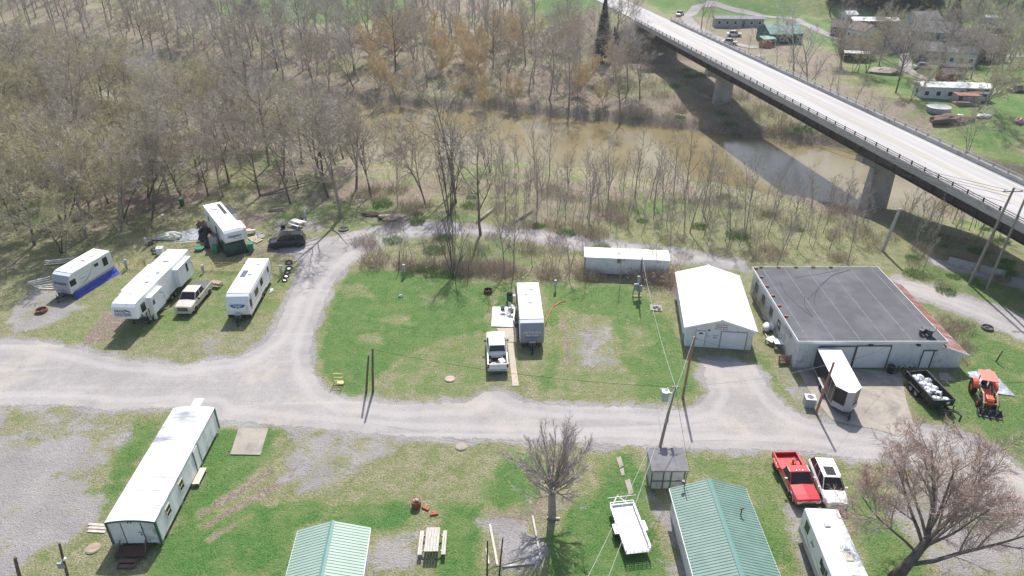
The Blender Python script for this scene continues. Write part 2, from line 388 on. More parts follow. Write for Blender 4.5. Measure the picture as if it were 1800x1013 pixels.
# ---- node helper
class N:
    def __init__(s, name):
        s.m = bpy.data.materials.new(name); s.m.use_nodes = True; s.t = s.m.node_tree; s.b = s.t.nodes['Principled BSDF']; s.out = s.t.nodes['Material Output']
    def new(s, k, **kw):
        n = s.t.nodes.new(k)
        for a, v in kw.items(): setattr(n, a, v)
        return n
    def L(s, a, b): s.t.links.new(a, b)
    def pos(s):
        return s.new('ShaderNodeNewGeometry').outputs['Position']
    def noise(s, vec, scale, detail=4, rough=.5, dist=0):
        n = s.new('ShaderNodeTexNoise'); n.inputs['Scale'].default_value = scale; n.inputs['Detail'].default_value = detail
        n.inputs['Roughness'].default_value = rough; n.inputs['Distortion'].default_value = dist; s.L(vec, n.inputs[0]); return n.outputs[0]
    def vor(s, vec, scale, out='Distance'):
        n = s.new('ShaderNodeTexVoronoi'); n.inputs['Scale'].default_value = scale; s.L(vec, n.inputs[0]); return n.outputs[out]
    def ramp(s, f, a, b, lo=0., hi=1.):
        n = s.new('ShaderNodeMapRange'); n.inputs[1].default_value = a; n.inputs[2].default_value = b; n.inputs[3].default_value = lo; n.inputs[4].default_value = hi
        s.L(f, n.inputs[0]); return n.outputs[0]
    def mix(s, f, a, b, mode='MIX'):
        n = s.new('ShaderNodeMix', data_type='RGBA', blend_type=mode)
        for sock, v in ((n.inputs[0], f), (n.inputs[6], a), (n.inputs[7], b)):
            if isinstance(v, (int, float)): sock.default_value = v
            elif isinstance(v, tuple): sock.default_value = (*v, 1)
            else: s.L(v, sock)
        return n.outputs[2]
    def math(s, op, a, b=0.):
        n = s.new('ShaderNodeMath', operation=op)
        for sock, v in ((n.inputs[0], a), (n.inputs[1], b)):
            if isinstance(v, (int, float)): sock.default_value = v
            else: s.L(v, sock)
        return n.outputs[0]
    def bump(s, h, st, dist=.05):
        n = s.new('ShaderNodeBump'); n.inputs['Strength'].default_value = st; n.inputs['Distance'].default_value = dist; s.L(h, n.inputs['Height']); s.L(n.outputs[0], s.b.inputs['Normal'])
def gravel_col(n, P, k=1.0):
    a = n.noise(P, .22, 5, .6); b = n.noise(P, 5.5, 5, .75); c = n.noise(P, 22, 2, .7)
    col = n.mix(n.ramp(a, .35, .65), (.30 * k, .28 * k, .268 * k), (.43 * k, .40 * k, .375 * k))
    col = n.mix(n.ramp(n.noise(P, .5, 6, .7), .6, .74, 0, .55), col, (.48 * k, .42 * k, .33 * k))
    col = n.mix(n.ramp(b, .35, .65, 0, .55), col, (.20 * k, .19 * k, .195 * k))
    col = n.mix(n.ramp(c, .45, .8, 0, .5), col, (.58 * k, .55 * k, .53 * k))
    return col
n = N('ground'); P = n.pos()
at = n.new('ShaderNodeAttribute', attribute_name='cover'); sp = n.new('ShaderNodeSeparateColor'); n.L(at.outputs['Color'], sp.inputs[0])
n1 = n.noise(P, .8, 8, .75, .4); n2 = n.noise(P, .33, 6, .65); n3 = n.noise(P, 7, 4, .7); n4 = n.noise(P, 2.6, 5, .7)
jit = n.math('ADD', n.math('ADD', n.math('MULTIPLY', n.math('SUBTRACT', n1, .5), 1.6), n.math('MULTIPLY', n.math('SUBTRACT', n2, .5), 2.2)), n.math('MULTIPLY', n.math('SUBTRACT', n4, .5), 1.0))
dry = n.mix(n.ramp(n3, .35, .65), (.165, .165, .08), (.44, .40, .27))
dry = n.mix(n.ramp(n1, .42, .62, 0, .8), dry, (.15, .20, .055))
grs = n.mix(n.ramp(n3, .35, .65), (.047, .128, .032), (.125, .248, .066))
grs = n.mix(n.ramp(n2, .45, .62, 0, .65), grs, (.20, .25, .095))
lit = n.mix(n.ramp(n3, .3, .7), (.15, .115, .09), (.36, .29, .235))
lit = n.mix(n.ramp(n4, .5, .66, 0, .8), lit, (.46, .385, .32))
lit = n.mix(n.ramp(n2, .5, .62, 0, .35), lit, (.12, .15, .06))
f_d = n.ramp(n.math('ADD', sp.outputs[2], n.math('MULTIPLY', jit, .55)), .38, .60)
lv = n.math('ADD', sp.outputs[0], n.math('MULTIPLY', jit, .8)); f_l = n.ramp(lv, .40, .80); f_m = n.ramp(lv, .12, .50)
f_g = n.ramp(n.math('ADD', sp.outputs[1], n.math('MULTIPLY', jit, .8)), .40, .70)
mid = n.mix(n.ramp(n3, .35, .65), (.15, .19, .07), (.27, .30, .135)); col = n.mix(f_d, dry, lit); col = n.mix(f_m, col, mid); col = n.mix(f_l, col, grs); col = n.mix(f_g, col, gravel_col(n, P, 1.0))
dd = n.ramp(n.vor(P, 3.2), 0.0, .10, 1, 0); dsel = n.ramp(n.noise(P, .16, 3), .60, .66)
col = n.mix(n.math('MULTIPLY', n.math('MULTIPLY', dd, dsel), f_l), col, (.55, .45, .03))
n.L(col, n.b.inputs['Base Color']); n.b.inputs['Roughness'].default_value = .95; n.b.inputs['Specular IOR Level'].default_value = .15
n.bump(n.math('ADD', n3, n.math('MULTIPLY', n4, .8)), 1.0, .16)
M_ground = n.m
g = grid_mesh('ground', X, Y, Z, np.ones(X.shape, bool), {'cover': (lush, grav, dirt)}, M_ground)
tag(g, kind='structure')
# ---- gravel road and lot sheets with crumbling edges
n = N('gravel_road'); P = n.pos()
at = n.new('ShaderNodeAttribute', attribute_name='edge'); sp = n.new('ShaderNodeSeparateColor'); n.L(at.outputs['Color'], sp.inputs[0])
c = gravel_col(n, P, 1.0)
wv = n.new('ShaderNodeMapping'); wv.inputs['Scale'].default_value = (.05, 1.0, 1); n.L(P, wv.inputs[0])
tr = n.noise(wv.outputs[0], .9, 5, .6, .6)
c = n.mix(n.ramp(tr, .55, .7, 0, .5), c, (.48, .45, .44))
c = n.mix(n.math('MULTIPLY', n.ramp(tr, .42, .34), .35), c, (.33, .30, .29))
wob = n.math('ADD', sp.outputs[1], n.math('MULTIPLY', n.math('SUBTRACT', n.noise(P, .35, 4, .6), .5), .16))
rut = n.math('MULTIPLY', n.ramp(wob, .16, .24), n.ramp(wob, .40, .32)); cen = n.ramp(wob, .42, .55)
c = n.mix(n.math('MULTIPLY', rut, .5), c, (.44, .41, .39)); c = n.mix(n.math('MULTIPLY', cen, n.ramp(n.noise(P, 1.2, 6, .7), .4, .7, 0, .5)), c, (.25, .235, .22))
c = n.mix(n.ramp(n.noise(P, .13, 5, .65), .54, .68, 0, .6), c, (.47, .42, .35))
n.L(c, n.b.inputs['Base Color']); n.b.inputs['Roughness'].default_value = .95; n.b.inputs['Specular IOR Level'].default_value = .15
jj = n.math('ADD', n.math('MULTIPLY', n.math('SUBTRACT', n.noise(P, 1.4, 8, .75), .5), 1.6), sp.outputs[0])
n.L(n.ramp(jj, .49, .51), n.b.inputs['Alpha'])
n.bump(n.noise(P, 14, 4, .7), .6, .05)
M_road = n.m
def sheet(name, sd, dz, mat_=None):
    sel = (sd > -.55)
    if sel.sum() < 9: return None
    o = grid_mesh(name, X, Y, Z + dz, sel, {'edge': (np.clip(.5 + sd * .9, 0, 1), np.clip(sd / 5, 0, 1))}, mat_ or M_road)
    return tag(o, kind='structure')
sheet('gravel_road', poly_sd(gp(ROAD), X, Y), .004)
sheet('gravel_track', poly_sd(gp(EASTR), X, Y), .004)
sheet('gravel_path', poly_sd(gp(EASTR2), X, Y), .004)

# ---- river
n = N('river'); P = n.pos()
mp = n.new('ShaderNodeMapping'); mp.inputs['Rotation'].default_value = (0, 0, R(18)); mp.inputs['Scale'].default_value = (.35, 1, 1); n.L(P, mp.inputs[0])
c = n.mix(n.ramp(n.noise(mp.outputs[0], .08, 5, .6), .35, .65), (.165, .135, .06), (.25, .205, .115))
n.L(c, n.b.inputs['Base Color']); n.b.inputs['Roughness'].default_value = .10; n.b.inputs['IOR'].default_value = 1.33
n.bump(n.noise(mp.outputs[0], 1.6, 5, .65, .5), .12, .12)
mw = MB(); xs = list(range(-400, 401, 20))
mw.v = [(x, float(np.interp(x, NX, NY)) - 6, -4.75) for x in xs] + [(x, float(np.interp(x, FX, FY)) + 6, -4.75) for x in xs]
mw.f = [(i, i + 1, len(xs) + i + 1, len(xs) + i) for i in range(len(xs) - 1)]; mw.m = [0] * len(mw.f)
tag(mw.build('river_water', n.m), kind='structure')
# far village lanes
def lane(name, pts, w, m_, dz=.05):
    P = [T(*p) for p in pts]; b = MB(); L_ = []
    for i in range(len(P) - 1):
        for k in range(6): L_.append(P[i].lerp(P[i + 1], k / 6))
    L_.append(P[-1])
    for i, p in enumerate(L_):
        d = (L_[min(i + 1, len(L_) - 1)] - L_[max(i - 1, 0)]); d.z = 0; d.normalize(); s_ = Vector((-d.y, d.x, 0))
        for k in (-1, -.33, .33, 1):
            q = p + s_ * w / 2 * k; b.v.append((q.x, q.y, float(terr(q.x, q.y)) + dz + .06))
    for i in range(len(L_) - 1):
        for k in range(3): b.f.append((4 * i + k, 4 * i + k + 1, 4 * i + k + 5, 4 * i + k + 4)); b.m.append(0)
    return tag(b.build(name, m_), kind='structure')
n = N('lane_gravel'); P = n.pos(); n.L(gravel_col(n, P, .85), n.b.inputs['Base Color']); n.b.inputs['Roughness'].default_value = .95
M_lane = n.m
lane('village_lane', [(1260, 8), (1225, 12), (1205, 30), (1225, 50), (1270, 72), (1330, 85)], 4, M_lane)
lane('village_street', [(1240, 4), (1290, 18), (1400, 34), (1440, 55), (1500, 75), (1560, 82), (1640, 98), (1720, 98), (1830, 100)], 3.6, M_lane)
lane('farm_track', [(1595, 92), (1590, 120), (1630, 140), (1720, 150), (1760, 165)], 3, M_lane)
# ================================================================ BRIDGE
M_conc = mat('weathered_concrete', (.40, .385, .36), .9, .15, .6, .15, stains=(.22, .20, .18), stain_amt=.3, stain_scale=.5)
M_steel = mat('dark_steel_girder', (.045, .038, .036), .7, .2, 1.0, stains=(.12, .06, .04), stain_amt=.2)
n = N('bridge_deck'); tc = n.new('ShaderNodeTexCoord'); P = tc.outputs['Object']
mp = n.new('ShaderNodeMapping'); mp.inputs['Scale'].default_value = (1, .03, 1); n.L(P, mp.inputs[0])
c = n.mix(n.ramp(n.noise(mp.outputs[0], .9, 4, .6), .35, .65), (.36, .345, .33), (.47, .45, .435))
c = n.mix(n.ramp(n.noise(P, .5, 6, .7), .6, .75, 0, .5), c, (.36, .34, .32))
c = n.mix(n.ramp(n.noise(P, 3, 4, .7), .3, .7, 0, .15), c, (.25, .25, .25))
n.L(c, n.b.inputs['Base Color']); n.b.inputs['Roughness'].default_value = .9
M_deck = n.m
M_yel = mat('worn_yellow_paint', (.62, .47, .22), .8, .25, 3); M_wht = mat('worn_white_paint', (.72, .72, .70), .8, .2, 3)
M_galv = mat('galvanised_rail', (.36, .36, .35), .55, .2, 3, metal=.3)
bang = math.atan2(BD.y, BD.x) - math.pi / 2
bridge = thing('highway_bridge', 'long concrete highway bridge on hammerhead piers crossing the muddy river', 'bridge', (BX0, BY0, 0), bang)
LB = 205.0
# local frame: x across (0 near parapet .. 10.4), y along (0 abutment, negative towards camera)
b = MB(); b.box(-.15, 10.55, -LB, 0, DECK - .28, DECK); b.build('deck_slab', M_deck, bridge)
for x0, sgn in ((-.15, 1), (10.15, 1)):
    b = MB(); b.box(x0, x0 + .4, -LB, 0, DECK + .004, DECK + .55)
    b.box(x0 - .02, x0 + .42, -LB, 0, DECK - .45, DECK - .285); b.build('parapet', M_conc, bridge)
for x0 in (.05, 10.35):
    b = MB()
    for z in (DECK + .72, DECK + .98): b.tube([(x0, -LB, z), (x0, 0, z)], .045, 6)
    for k in range(int(LB / 2.6)): b.box(x0 - .06, x0 + .06, -k * 2.6 - .1, -k * 2.6 + .06, DECK + .552, DECK + 1.08)
    b.build('railing', M_galv if x0 > 5 else M_steel, bridge)
for x0 in (1.3, 3.9, 6.5, 9.1):
    b = MB(); b.box(x0 - .03, x0 + .03, -LB, -.5, DECK - 2.2, DECK - .29); b.box(x0 - .25, x0 + .25, -LB, -.5, DECK - 2.26, DECK - 2.2)
    for k in range(int(LB / 4)): b.box(x0 - .2, x0 + .2, -k * 4 - 2.02, -k * 4 - 2, DECK - 2.19, DECK - .3)
    b.build('girder', M_steel, bridge)
for k in range(24): b = MB(); b.box(1.35, 9.05, -k * 8.5 - 4, -k * 8.5 - 3.9, DECK - 1.9, DECK - 1.0); b.build('cross_frame', M_steel, bridge)
b = MB(); b.box(5.12, 5.20, -LB, 0, DECK + .004, DECK + .010); b.box(5.34, 5.42, -LB, 0, DECK + .004, DECK + .010); b.build('centre_line', M_yel, bridge)
b = MB(); b.box(.95, 1.05, -LB, 0, DECK + .004, DECK + .010); b.box(9.35, 9.45, -LB, 0, DECK + .004, DECK + .010); b.build('edge_line', M_wht, bridge)
for s in (47, 103, 160):
    p = bridge_pt(s, 5.2, 0); zg = float(terr(p.x, p.y)) - .6
    b = MB(); b.hexa([(3.2, -s - .8, zg), (7.2, -s - .8, zg), (7.2, -s + .8, zg), (3.2, -s + .8, zg)], [(3.4, -s - .7, 3.8), (7.0, -s - .7, 3.8), (7.0, -s + .7, 3.8), (3.4, -s + .7, 3.8)])
    b.prism([(0.6, 5.72), (.6, 4.9), (3.1, 3.8), (7.3, 3.8), (9.8, 4.9), (9.8, 5.72)], 'y', -s - .82, -s + .82)
    b.build('pier', M_conc, bridge)
b = MB(); b.box(-.4, 10.8, -.5, 1.2, 2, DECK - .3); b.build('abutment', M_conc, bridge)
# road beyond the abutment on its embankment
b = MB(); b.box(.2, 10.2, 0.02, 180, 0, .03)
rd = b.build('highway', M_deck, None, loc=(BX0, BY0, DECK - .02)); rd.rotation_euler = (0, 0, bang); tag(rd, kind='structure')
b = MB()
for k in range(30):
    b.box(-.6, -.5, .5 + k * 2, .6 + k * 2, -.4, .75)
b.box(-.48, -.44, .4, 60, .45, .75)
gr = b.build('guard_rail', M_galv, None, loc=(BX0, BY0, DECK)); gr.rotation_euler = (0, 0, bang); tag(gr, 'galvanised guard rail on posts along the highway beyond the bridge', 'guard rail')
# rock face beside the abutment
# ================================================================ TREES
def proj(x, y, z):
    a = y * math.cos(_t) - (z - HC) * math.sin(_t); u = y * math.sin(_t) + (z - HC) * math.cos(_t)
    return 900 + FPX * x / a, 506.5 - FPX * u / a
def bark(name, c, var=.25, pale=None):
    return mat(name, c, .95, var, 3, .3, stains=pale, stain_amt=.5, stain_scale=1.4, spec=.1)
M_bark = bark('grey_brown_bark', (.31, .27, .23), .3, (.46, .42, .37)); M_bark_d = bark('dark_bark', (.15, .125, .10), .3, (.25, .215, .18))
M_syc = bark('pale_sycamore_bark', (.50, .47, .41), .2, (.25, .22, .18)); M_twig = bark('twigs', (.50, .44, .37), .25); M_twig_p = bark('pale_twigs', (.58, .54, .49), .2)
M_twig_r = bark('reddish_twigs', (.30, .19, .16), .25); M_will = bark('golden_willow_twigs', (.68, .56, .36), .25); M_bud = mat('yellow_green_buds', (.52, .50, .20), .9, .3, 2, spec=.1)
M_rbud = mat('red_buds', (.38, .19, .14), .9, .3, 2, spec=.1); M_leaf = mat('dark_needles', (.035, .065, .03), .9, .4, 3, spec=.1); M_gleaf = mat('fresh_green_leaves', (.17, .27, .09), .9, .35, 2, spec=.1)
M_bram = bark('brown_brambles', (.44, .35, .28), .3)
def perp(d, rs):
    v = Vector((rs.gauss(0, 1), rs.gauss(0, 1), rs.gauss(0, 1))); v = v - d * v.dot(d)
    return v.normalized() if v.length > 1e-4 else Vector((1, 0, 0))
class Tree:
    def __init__(s, seed): s.rs = random.Random(seed); s.tr = MB(); s.cr = MB(); s.tips = []
    def ribbon(s, p, d, L, w, mi=0):
        q = perp(d, s.rs); u = perp(d, s.rs); m = p + d * L * .55 + q * L * .10; e = p + d * L + q * L * .02 + Vector((0, 0, L * .06))
        s.cr.add([p - u * w / 2, p + u * w / 2, m + u * w * .35, m - u * w * .35, e], [(0, 1, 2, 3), (3, 2, 4)], 1)
        return e
    def branch(s, p, d, r, L, lev, P):
        rs = s.rs; nseg = P['seg'][lev]; pts = [p]; rr = [r]; dirs = []
        wig = P['wig'][lev]; up = P['up'][lev]
        for i in range(nseg):
            d = (d + perp(d, rs) * wig * rs.uniform(.3, 1) + Vector((0, 0, up))).normalized()
            p = p + d * (L / nseg); pts.append(p); rr.append(r * (1 - (i + 1) / nseg * P['tap'][lev])); dirs.append(d)
        mbt = s.tr if lev <= P['tl'] else s.cr
        mbt.tube(pts, rr, 7 if lev == 0 else (5 if lev == 1 else 3), 0, cap=False)
        last = lev + 1 >= len(P['n']) 
        n_ = P['n'][lev]; n_ = int(n_ * rs.uniform(.75, 1.25) + .5)
        for k in range(n_):
            t = P['st'][lev] + (1 - P['st'][lev]) * (k + rs.random()) / n_
            f = t * nseg; i = min(int(f), nseg - 1); q = pts[i].lerp(pts[i + 1], f - i); dd = dirs[i]
            a = R(P['ang'][lev]) * rs.uniform(.65, 1.3); nd = (dd * math.cos(a) + perp(dd, rs) * math.sin(a)).normalized()
            if lev == 0 and nd.z < -.1: nd.z *= -.5
            cl = L * P['len'][lev] * rs.uniform(.6, 1.15) * (1.1 - .45 * t)
            cr_ = max(rr[i] * .66 * rs.uniform(.7, 1.05), .014)
            if last:
                e = s.ribbon(q, nd, cl, P['tw']); 
                if P.get('leaf') and rs.random() < P['leaf']: s.tips.append((q.lerp(e, rs.uniform(.3, 1))))
            else: s.branch(q, nd, cr_, cl, lev + 1, P)
        if last and P.get('leaf'): s.tips.append(p)
    def leaves(s, size, mi=2, per=1, spread=.25):
        rs = s.rs
        for t in s.tips:
            for _ in range(per):
                c = t + Vector((rs.gauss(0, spread), rs.gauss(0, spread), rs.gauss(0, spread * .8))); u = perp(Vector((0, 0, 1)), rs) ; u.z = rs.uniform(-.6, .6); w = perp(u.normalized(), rs)
                z = size * rs.uniform(.6, 1.3); s.cr.add([c - u * z, c + w * z * .6, c + u * z], [(0, 1, 2)], mi)
def BP(**k):
    P = dict(n=[9, 6, 6, 6], seg=[7, 5, 3, 2], wig=[.12, .24, .28, .3], up=[.02, .07, .05, .03], tap=[.93, .85, .8, .8], tl=0,
             st=[.35, .2, .15, .1], ang=[48, 45, 42, 42], len=[.56, .54, .58, .85], tw=.034)
    P.update(k); return P
def make_tree(name, seed, H, r, P, bm, tm, label, cat, lean=.05, leafmat=None, leaf=None, multi=1, crown_name='crown'):
    t = Tree(seed); rs = t.rs
    for k in range(multi):
        a = rs.uniform(0, 6.28); sp = (.10 if multi == 1 else .28)
        d = Vector((math.cos(a) * (lean + (sp if multi > 1 else 0)), math.sin(a) * (lean + (sp if multi > 1 else 0)), 1)).normalized()
        t.branch(Vector((math.cos(a) * .2 * (multi > 1), math.sin(a) * .2 * (multi > 1), -.3)), d, r * (1 if multi == 1 else .65), H * (.82 if multi == 1 else rs.uniform(.65, .85)), 0, P)
    if leaf: t.leaves(*leaf)
    root = thing(name, label, cat)
    t.tr.build('trunk', bm, root, True); t.cr.build(crown_name, [bm, tm, leafmat or tm], root)
    return root
LN = 'in the woods behind the campsites'
LF = 'in the wooded valley across the river'
PROTO = {}
for k in range(4):
    PROTO['bare%d' % k] = make_tree('bare_tree', 11 + k, 16, .21, BP(n=[11 + k % 2, 6, 6, 5], st=[.30 - .03 * k, .2, .12, .1], ang=[42 + 6 * k, 44, 42, 42]), [M_bark, M_bark_d][k % 2], M_twig, 'x', 'bare tree', .12)
PROTO['multi0'] = make_tree('bare_tree', 31, 15, .2, BP(n=[7, 5, 6, 8], st=[.3, .2, .12, .1], ang=[42, 42, 42, 42]), M_bark, M_twig, 'x', 'bare tree', .1, multi=3)
PROTO['multi1'] = make_tree('bare_tree', 36, 14, .2, BP(n=[8, 6, 6, 8], st=[.32, .2, .12, .1], ang=[46, 42, 42, 42]), M_bark_d, M_twig, 'x', 'bare tree', .16, multi=2)
for k in range(3):
    PROTO['syc%d' % k] = make_tree('sycamore_tree', 51 + k, 19, .30, BP(n=[9, 6, 6, 7], tl=1, wig=[.12, .30, .34, .3], st=[.25, .2, .15, .1], ang=[46, 46, 44, 42], len=[.55, .55, .55, .8], tw=.045), M_syc, M_twig_p, 'x', 'sycamore', .1)
for k in range(3):
    PROTO['bud%d' % k] = make_tree('budding_tree', 71 + k, 13.5, .19, BP(n=[9, 6, 6, 7], st=[.25, .2, .12, .1], ang=[48, 46, 44, 42], leaf=.8), M_bark_d, M_twig, 'x', 'budding tree', .16, M_bud, (.065, 2, 2, .2), multi=1 + (k == 1))
for k in range(2):
    PROTO['will%d' % k] = make_tree('willow_tree', 81 + k, 10, .14, BP(n=[10, 7, 7, 6], st=[.12, .1, .1, .1], up=[.02, .12, .12, .08], ang=[36, 36, 32, 30], len=[.6, .55, .55, .8], tw=.05), bark('golden_willow_bark', (.40, .31, .21), .25), M_will, 'x', 'willow', .1, multi=3)
for k in range(3):
    PROTO['sap%d' % k] = make_tree('sapling', 91 + k, 9.5, .075, BP(n=[10, 5, 5], seg=[6, 3, 2], wig=[.06, .2, .3], up=[.02, .16, .1], tap=[.85, .8, .8], st=[.25, .15, .1], ang=[36, 36, 40], len=[.36, .55, .8], tw=.028), M_bark, bark('sapling_twigs', (.42, .36, .32), .25), 'x', 'sapling', .06)
for k in range(2): PROTO['stem%d' % k] = make_tree('multi_stemmed_tree', 131 + k, 13, .16, BP(n=[7, 5, 4], seg=[7, 4, 2], wig=[.07, .16, .2], up=[.03, .14, .1], tap=[.8, .8, .8], st=[.3, .2, .1], ang=[26, 28, 34], len=[.42, .5, .7], tw=.03), M_bark_d, bark('brown_twigs', (.30, .245, .21), .25), 'x', 'tree', .02, multi=6)
# low detail versions for the mass of far woodland
LOWP = {}
def low_mesh(seed, H, r, mats, n, tw):
    t = Tree(seed); P = BP(n=n, seg=[4, 3, 2], wig=[.1, .25, .3], up=[.02, .1, .06], tap=[.7, .8, .8], st=[.3, .2, .1], ang=[42, 44, 42], len=[.42, .5, .5], tw=tw)
    t.branch(Vector((0, 0, -.5)), Vector((0, 0, 1)), r, H * .82, 0, P)
    return t
def scatter(fn, xr, yr, dmin, tries, seed):
    rs = random.Random(seed); pts = []; cell = {}
    for _ in range(tries):
        x = rs.uniform(*xr); y = rs.uniform(*yr); d = fn(x, y, rs)
        if not d: continue
        dm = dmin * d; ci, cj = int(x // dmin), int(y // dmin); ok = True
        for i in (-1, 0, 1):
            for j in (-1, 0, 1):
                for q in cell.get((ci + i, cj + j), ()):
                    if (q[0] - x) ** 2 + (q[1] - y) ** 2 < dm * dm: ok = False
        if ok: cell.setdefault((ci, cj), []).append((x, y)); pts.append((x, y))
    return pts
def inpoly(px, py, poly):
    c = False; n = len(poly)
    for i in range(n):
        a = poly[i]; b = poly[i - 1]
        if (a[1] > py) != (b[1] > py) and px < (b[0] - a[0]) * (py - a[1]) / (b[1] - a[1]) + a[0]: c = not c
    return c
def th(x, y): return float(terr(x, y))
used = set()
def plant(key, x, y, sc, label, group, z=None, rz=None, rs=rnd):
    src = PROTO[key]; z = th(x, y) if z is None else z
    rz = rs.uniform(0, 6.28) if rz is None else rz
    s3 = (sc, sc, sc)
    if key in used: return dup(src, (x, y, z), rz, label, s3, group)
    used.add(key); src.location = (x, y, z); src.rotation_euler = (0, 0, rz); src.scale = s3; src['label'] = label
    if group: src['group'] = group
    return src
E1 = [(-250, 600), (-120, 528), (40, 478), (120, 440), (195, 430), (255, 385), (330, 360), (350, 345), (420, 345), (470, 352), (560, 368), (600, 355), (690, 365), (790, 370), (850, 370), (865, 300), (850, 230), (300, 60), (-300, -100)]
def nearwood(x, y, rs):
    if y > np.interp(x, NX, NY) - 2.5: return 0
    px, py = proj(x, y, 0)
    return (2.1 if px > 630 and y > 98 else 1) if inpoly(px, py, E1) and -150 < px < 900 else 0
rs = random.Random(5)
GA = 'bare trees in the woods behind the campsites'; GB = 'budding trees in the woods behind the campsites'; GS = 'pale sycamores in the woods behind the campsites'
cnt = 0
for x, y in scatter(nearwood, (-130, 5), (60, 175), 4.1, 9000, 3):
    px, py = proj(x, y, 0); u = rs.random(); cnt += 1
    if px > 660 and u < .6: k = 'sap%d' % rs.randrange(3); plant(k, x, y, rs.uniform(.9, 1.3), 'slim bare sapling in the near bank woods left of the round campsite lawn', 'saplings in the near bank woods', rs=rs); continue
    pb = .66 if px < 360 else (.42 if px < 540 else .14)
    if u < pb: plant('bud%d' % rs.randrange(3), x, y, rs.uniform(.8, 1.2), 'dark branched tree flushed with yellow green buds ' + LN, GB, rs=rs)
    elif u < pb + .10 and y > 110: plant('syc%d' % rs.randrange(3), x, y, rs.uniform(.7, .95), 'white limbed bare sycamore ' + LN, GS, rs=rs)
    else: plant(rs.choice(['bare0', 'bare1', 'bare2', 'bare3', 'multi0', 'multi1']), x, y, rs.uniform(.55, 1.25), 'bare grey brown tree ' + LN, GA, rs=rs)
print('near', cnt)
# saplings between the loop track and the river
E2 = [(870, 300), (870, 385), (960, 400), (1100, 415), (1240, 432), (1330, 448), (1480, 440), (1530, 400), (1500, 365), (1380, 362), (1190, 330), (1000, 318), (870, 290)]
E2b = [(1580, 385), (1600, 440), (1700, 440), (1790, 455), (1795, 440), (1700, 385), (1640, 370)]
def bank(x, y, rs):
    if y > np.interp(x, NX, NY) - 1.0: return 0
    px, py = proj(x, y, th(x, y)); 
    if inpoly(px, py, E2b): return 1.3
    return (1 if rs.random() < .8 else 0) if inpoly(px, py, E2) else 0
cnt = 0
for x, y in scatter(bank, (-5, 85), (70, 128), 1.9, 5000, 8):
    px, py = proj(x, y, 0); cnt += 1
    tall = rs.random() < .22 and px < 1320
    plant('sap%d' % rs.randrange(3), x, y, rs.uniform(.95, 1.35) if tall else rs.uniform(.4, .85), 'slim bare sapling between the loop track and the muddy river', 'saplings between the loop track and the river', rs=rs)
print('bank', cnt)
# far bank woods
E3 = [(-400, -60), (-400, 400), (540, 400), (700, 220), (860, 215), (960, 222), (1060, 225), (1150, 235), (1130, 150), (1080, 110), (1060, 60), (1010, 40), (960, 30), (760, 5), (700, -60)]
def farwood(x, y, rs):
    if y < np.interp(x, FX, FY) + 1.5: return 0
    px, py = proj(x, y, th(x, y))
    if not inpoly(px, py, E3) or px < -120: return 0
    if py < 45 and 390 < px < 720: return 2.2 if rs.random() < .3 else 0
    if py < 80 and px > 900: return 1.6
    return 1
FW = scatter(farwood, (-260, 50), (150, 335), 6.0, 16000, 12)
FW.sort(key=lambda p: p[1]); cnt = 0; far_rest = []
for x, y in FW:
    px, py = proj(x, y, th(x, y)); u = rs.random()
    if y > 232: far_rest.append((x, y)); continue
    cnt += 1
    if px > 640 and 60 < py < 215 and u < (.50 if px < 930 else .25): plant('will%d' % rs.randrange(2), x, y, rs.uniform(.6, 1.1), 'golden twigged willow ' + LF, 'golden willows across the river', rs=rs)
    elif px < 330 and u < .22 or px > 900 and u < .4: plant('bud%d' % rs.randrange(3), x, y, rs.uniform(.6, 1.0) if px > 900 else rs.uniform(.9, 1.25), 'dark branched budding tree ' + LF, 'budding trees across the river', rs=rs)
    elif u > .72 and px < 650: plant('syc%d' % rs.randrange(3), x, y, rs.uniform(.75, 1.15), 'pale limbed sycamore ' + LF, 'sycamores across the river', rs=rs)
    else: plant(rs.choice(['bare0', 'bare1', 'bare2', 'bare3', 'multi0', 'multi1']), x, y, rs.uniform(.6, 1.3), 'bare grey tree ' + LF, 'bare trees across the river', rs=rs)
print('far', cnt, len(far_rest))
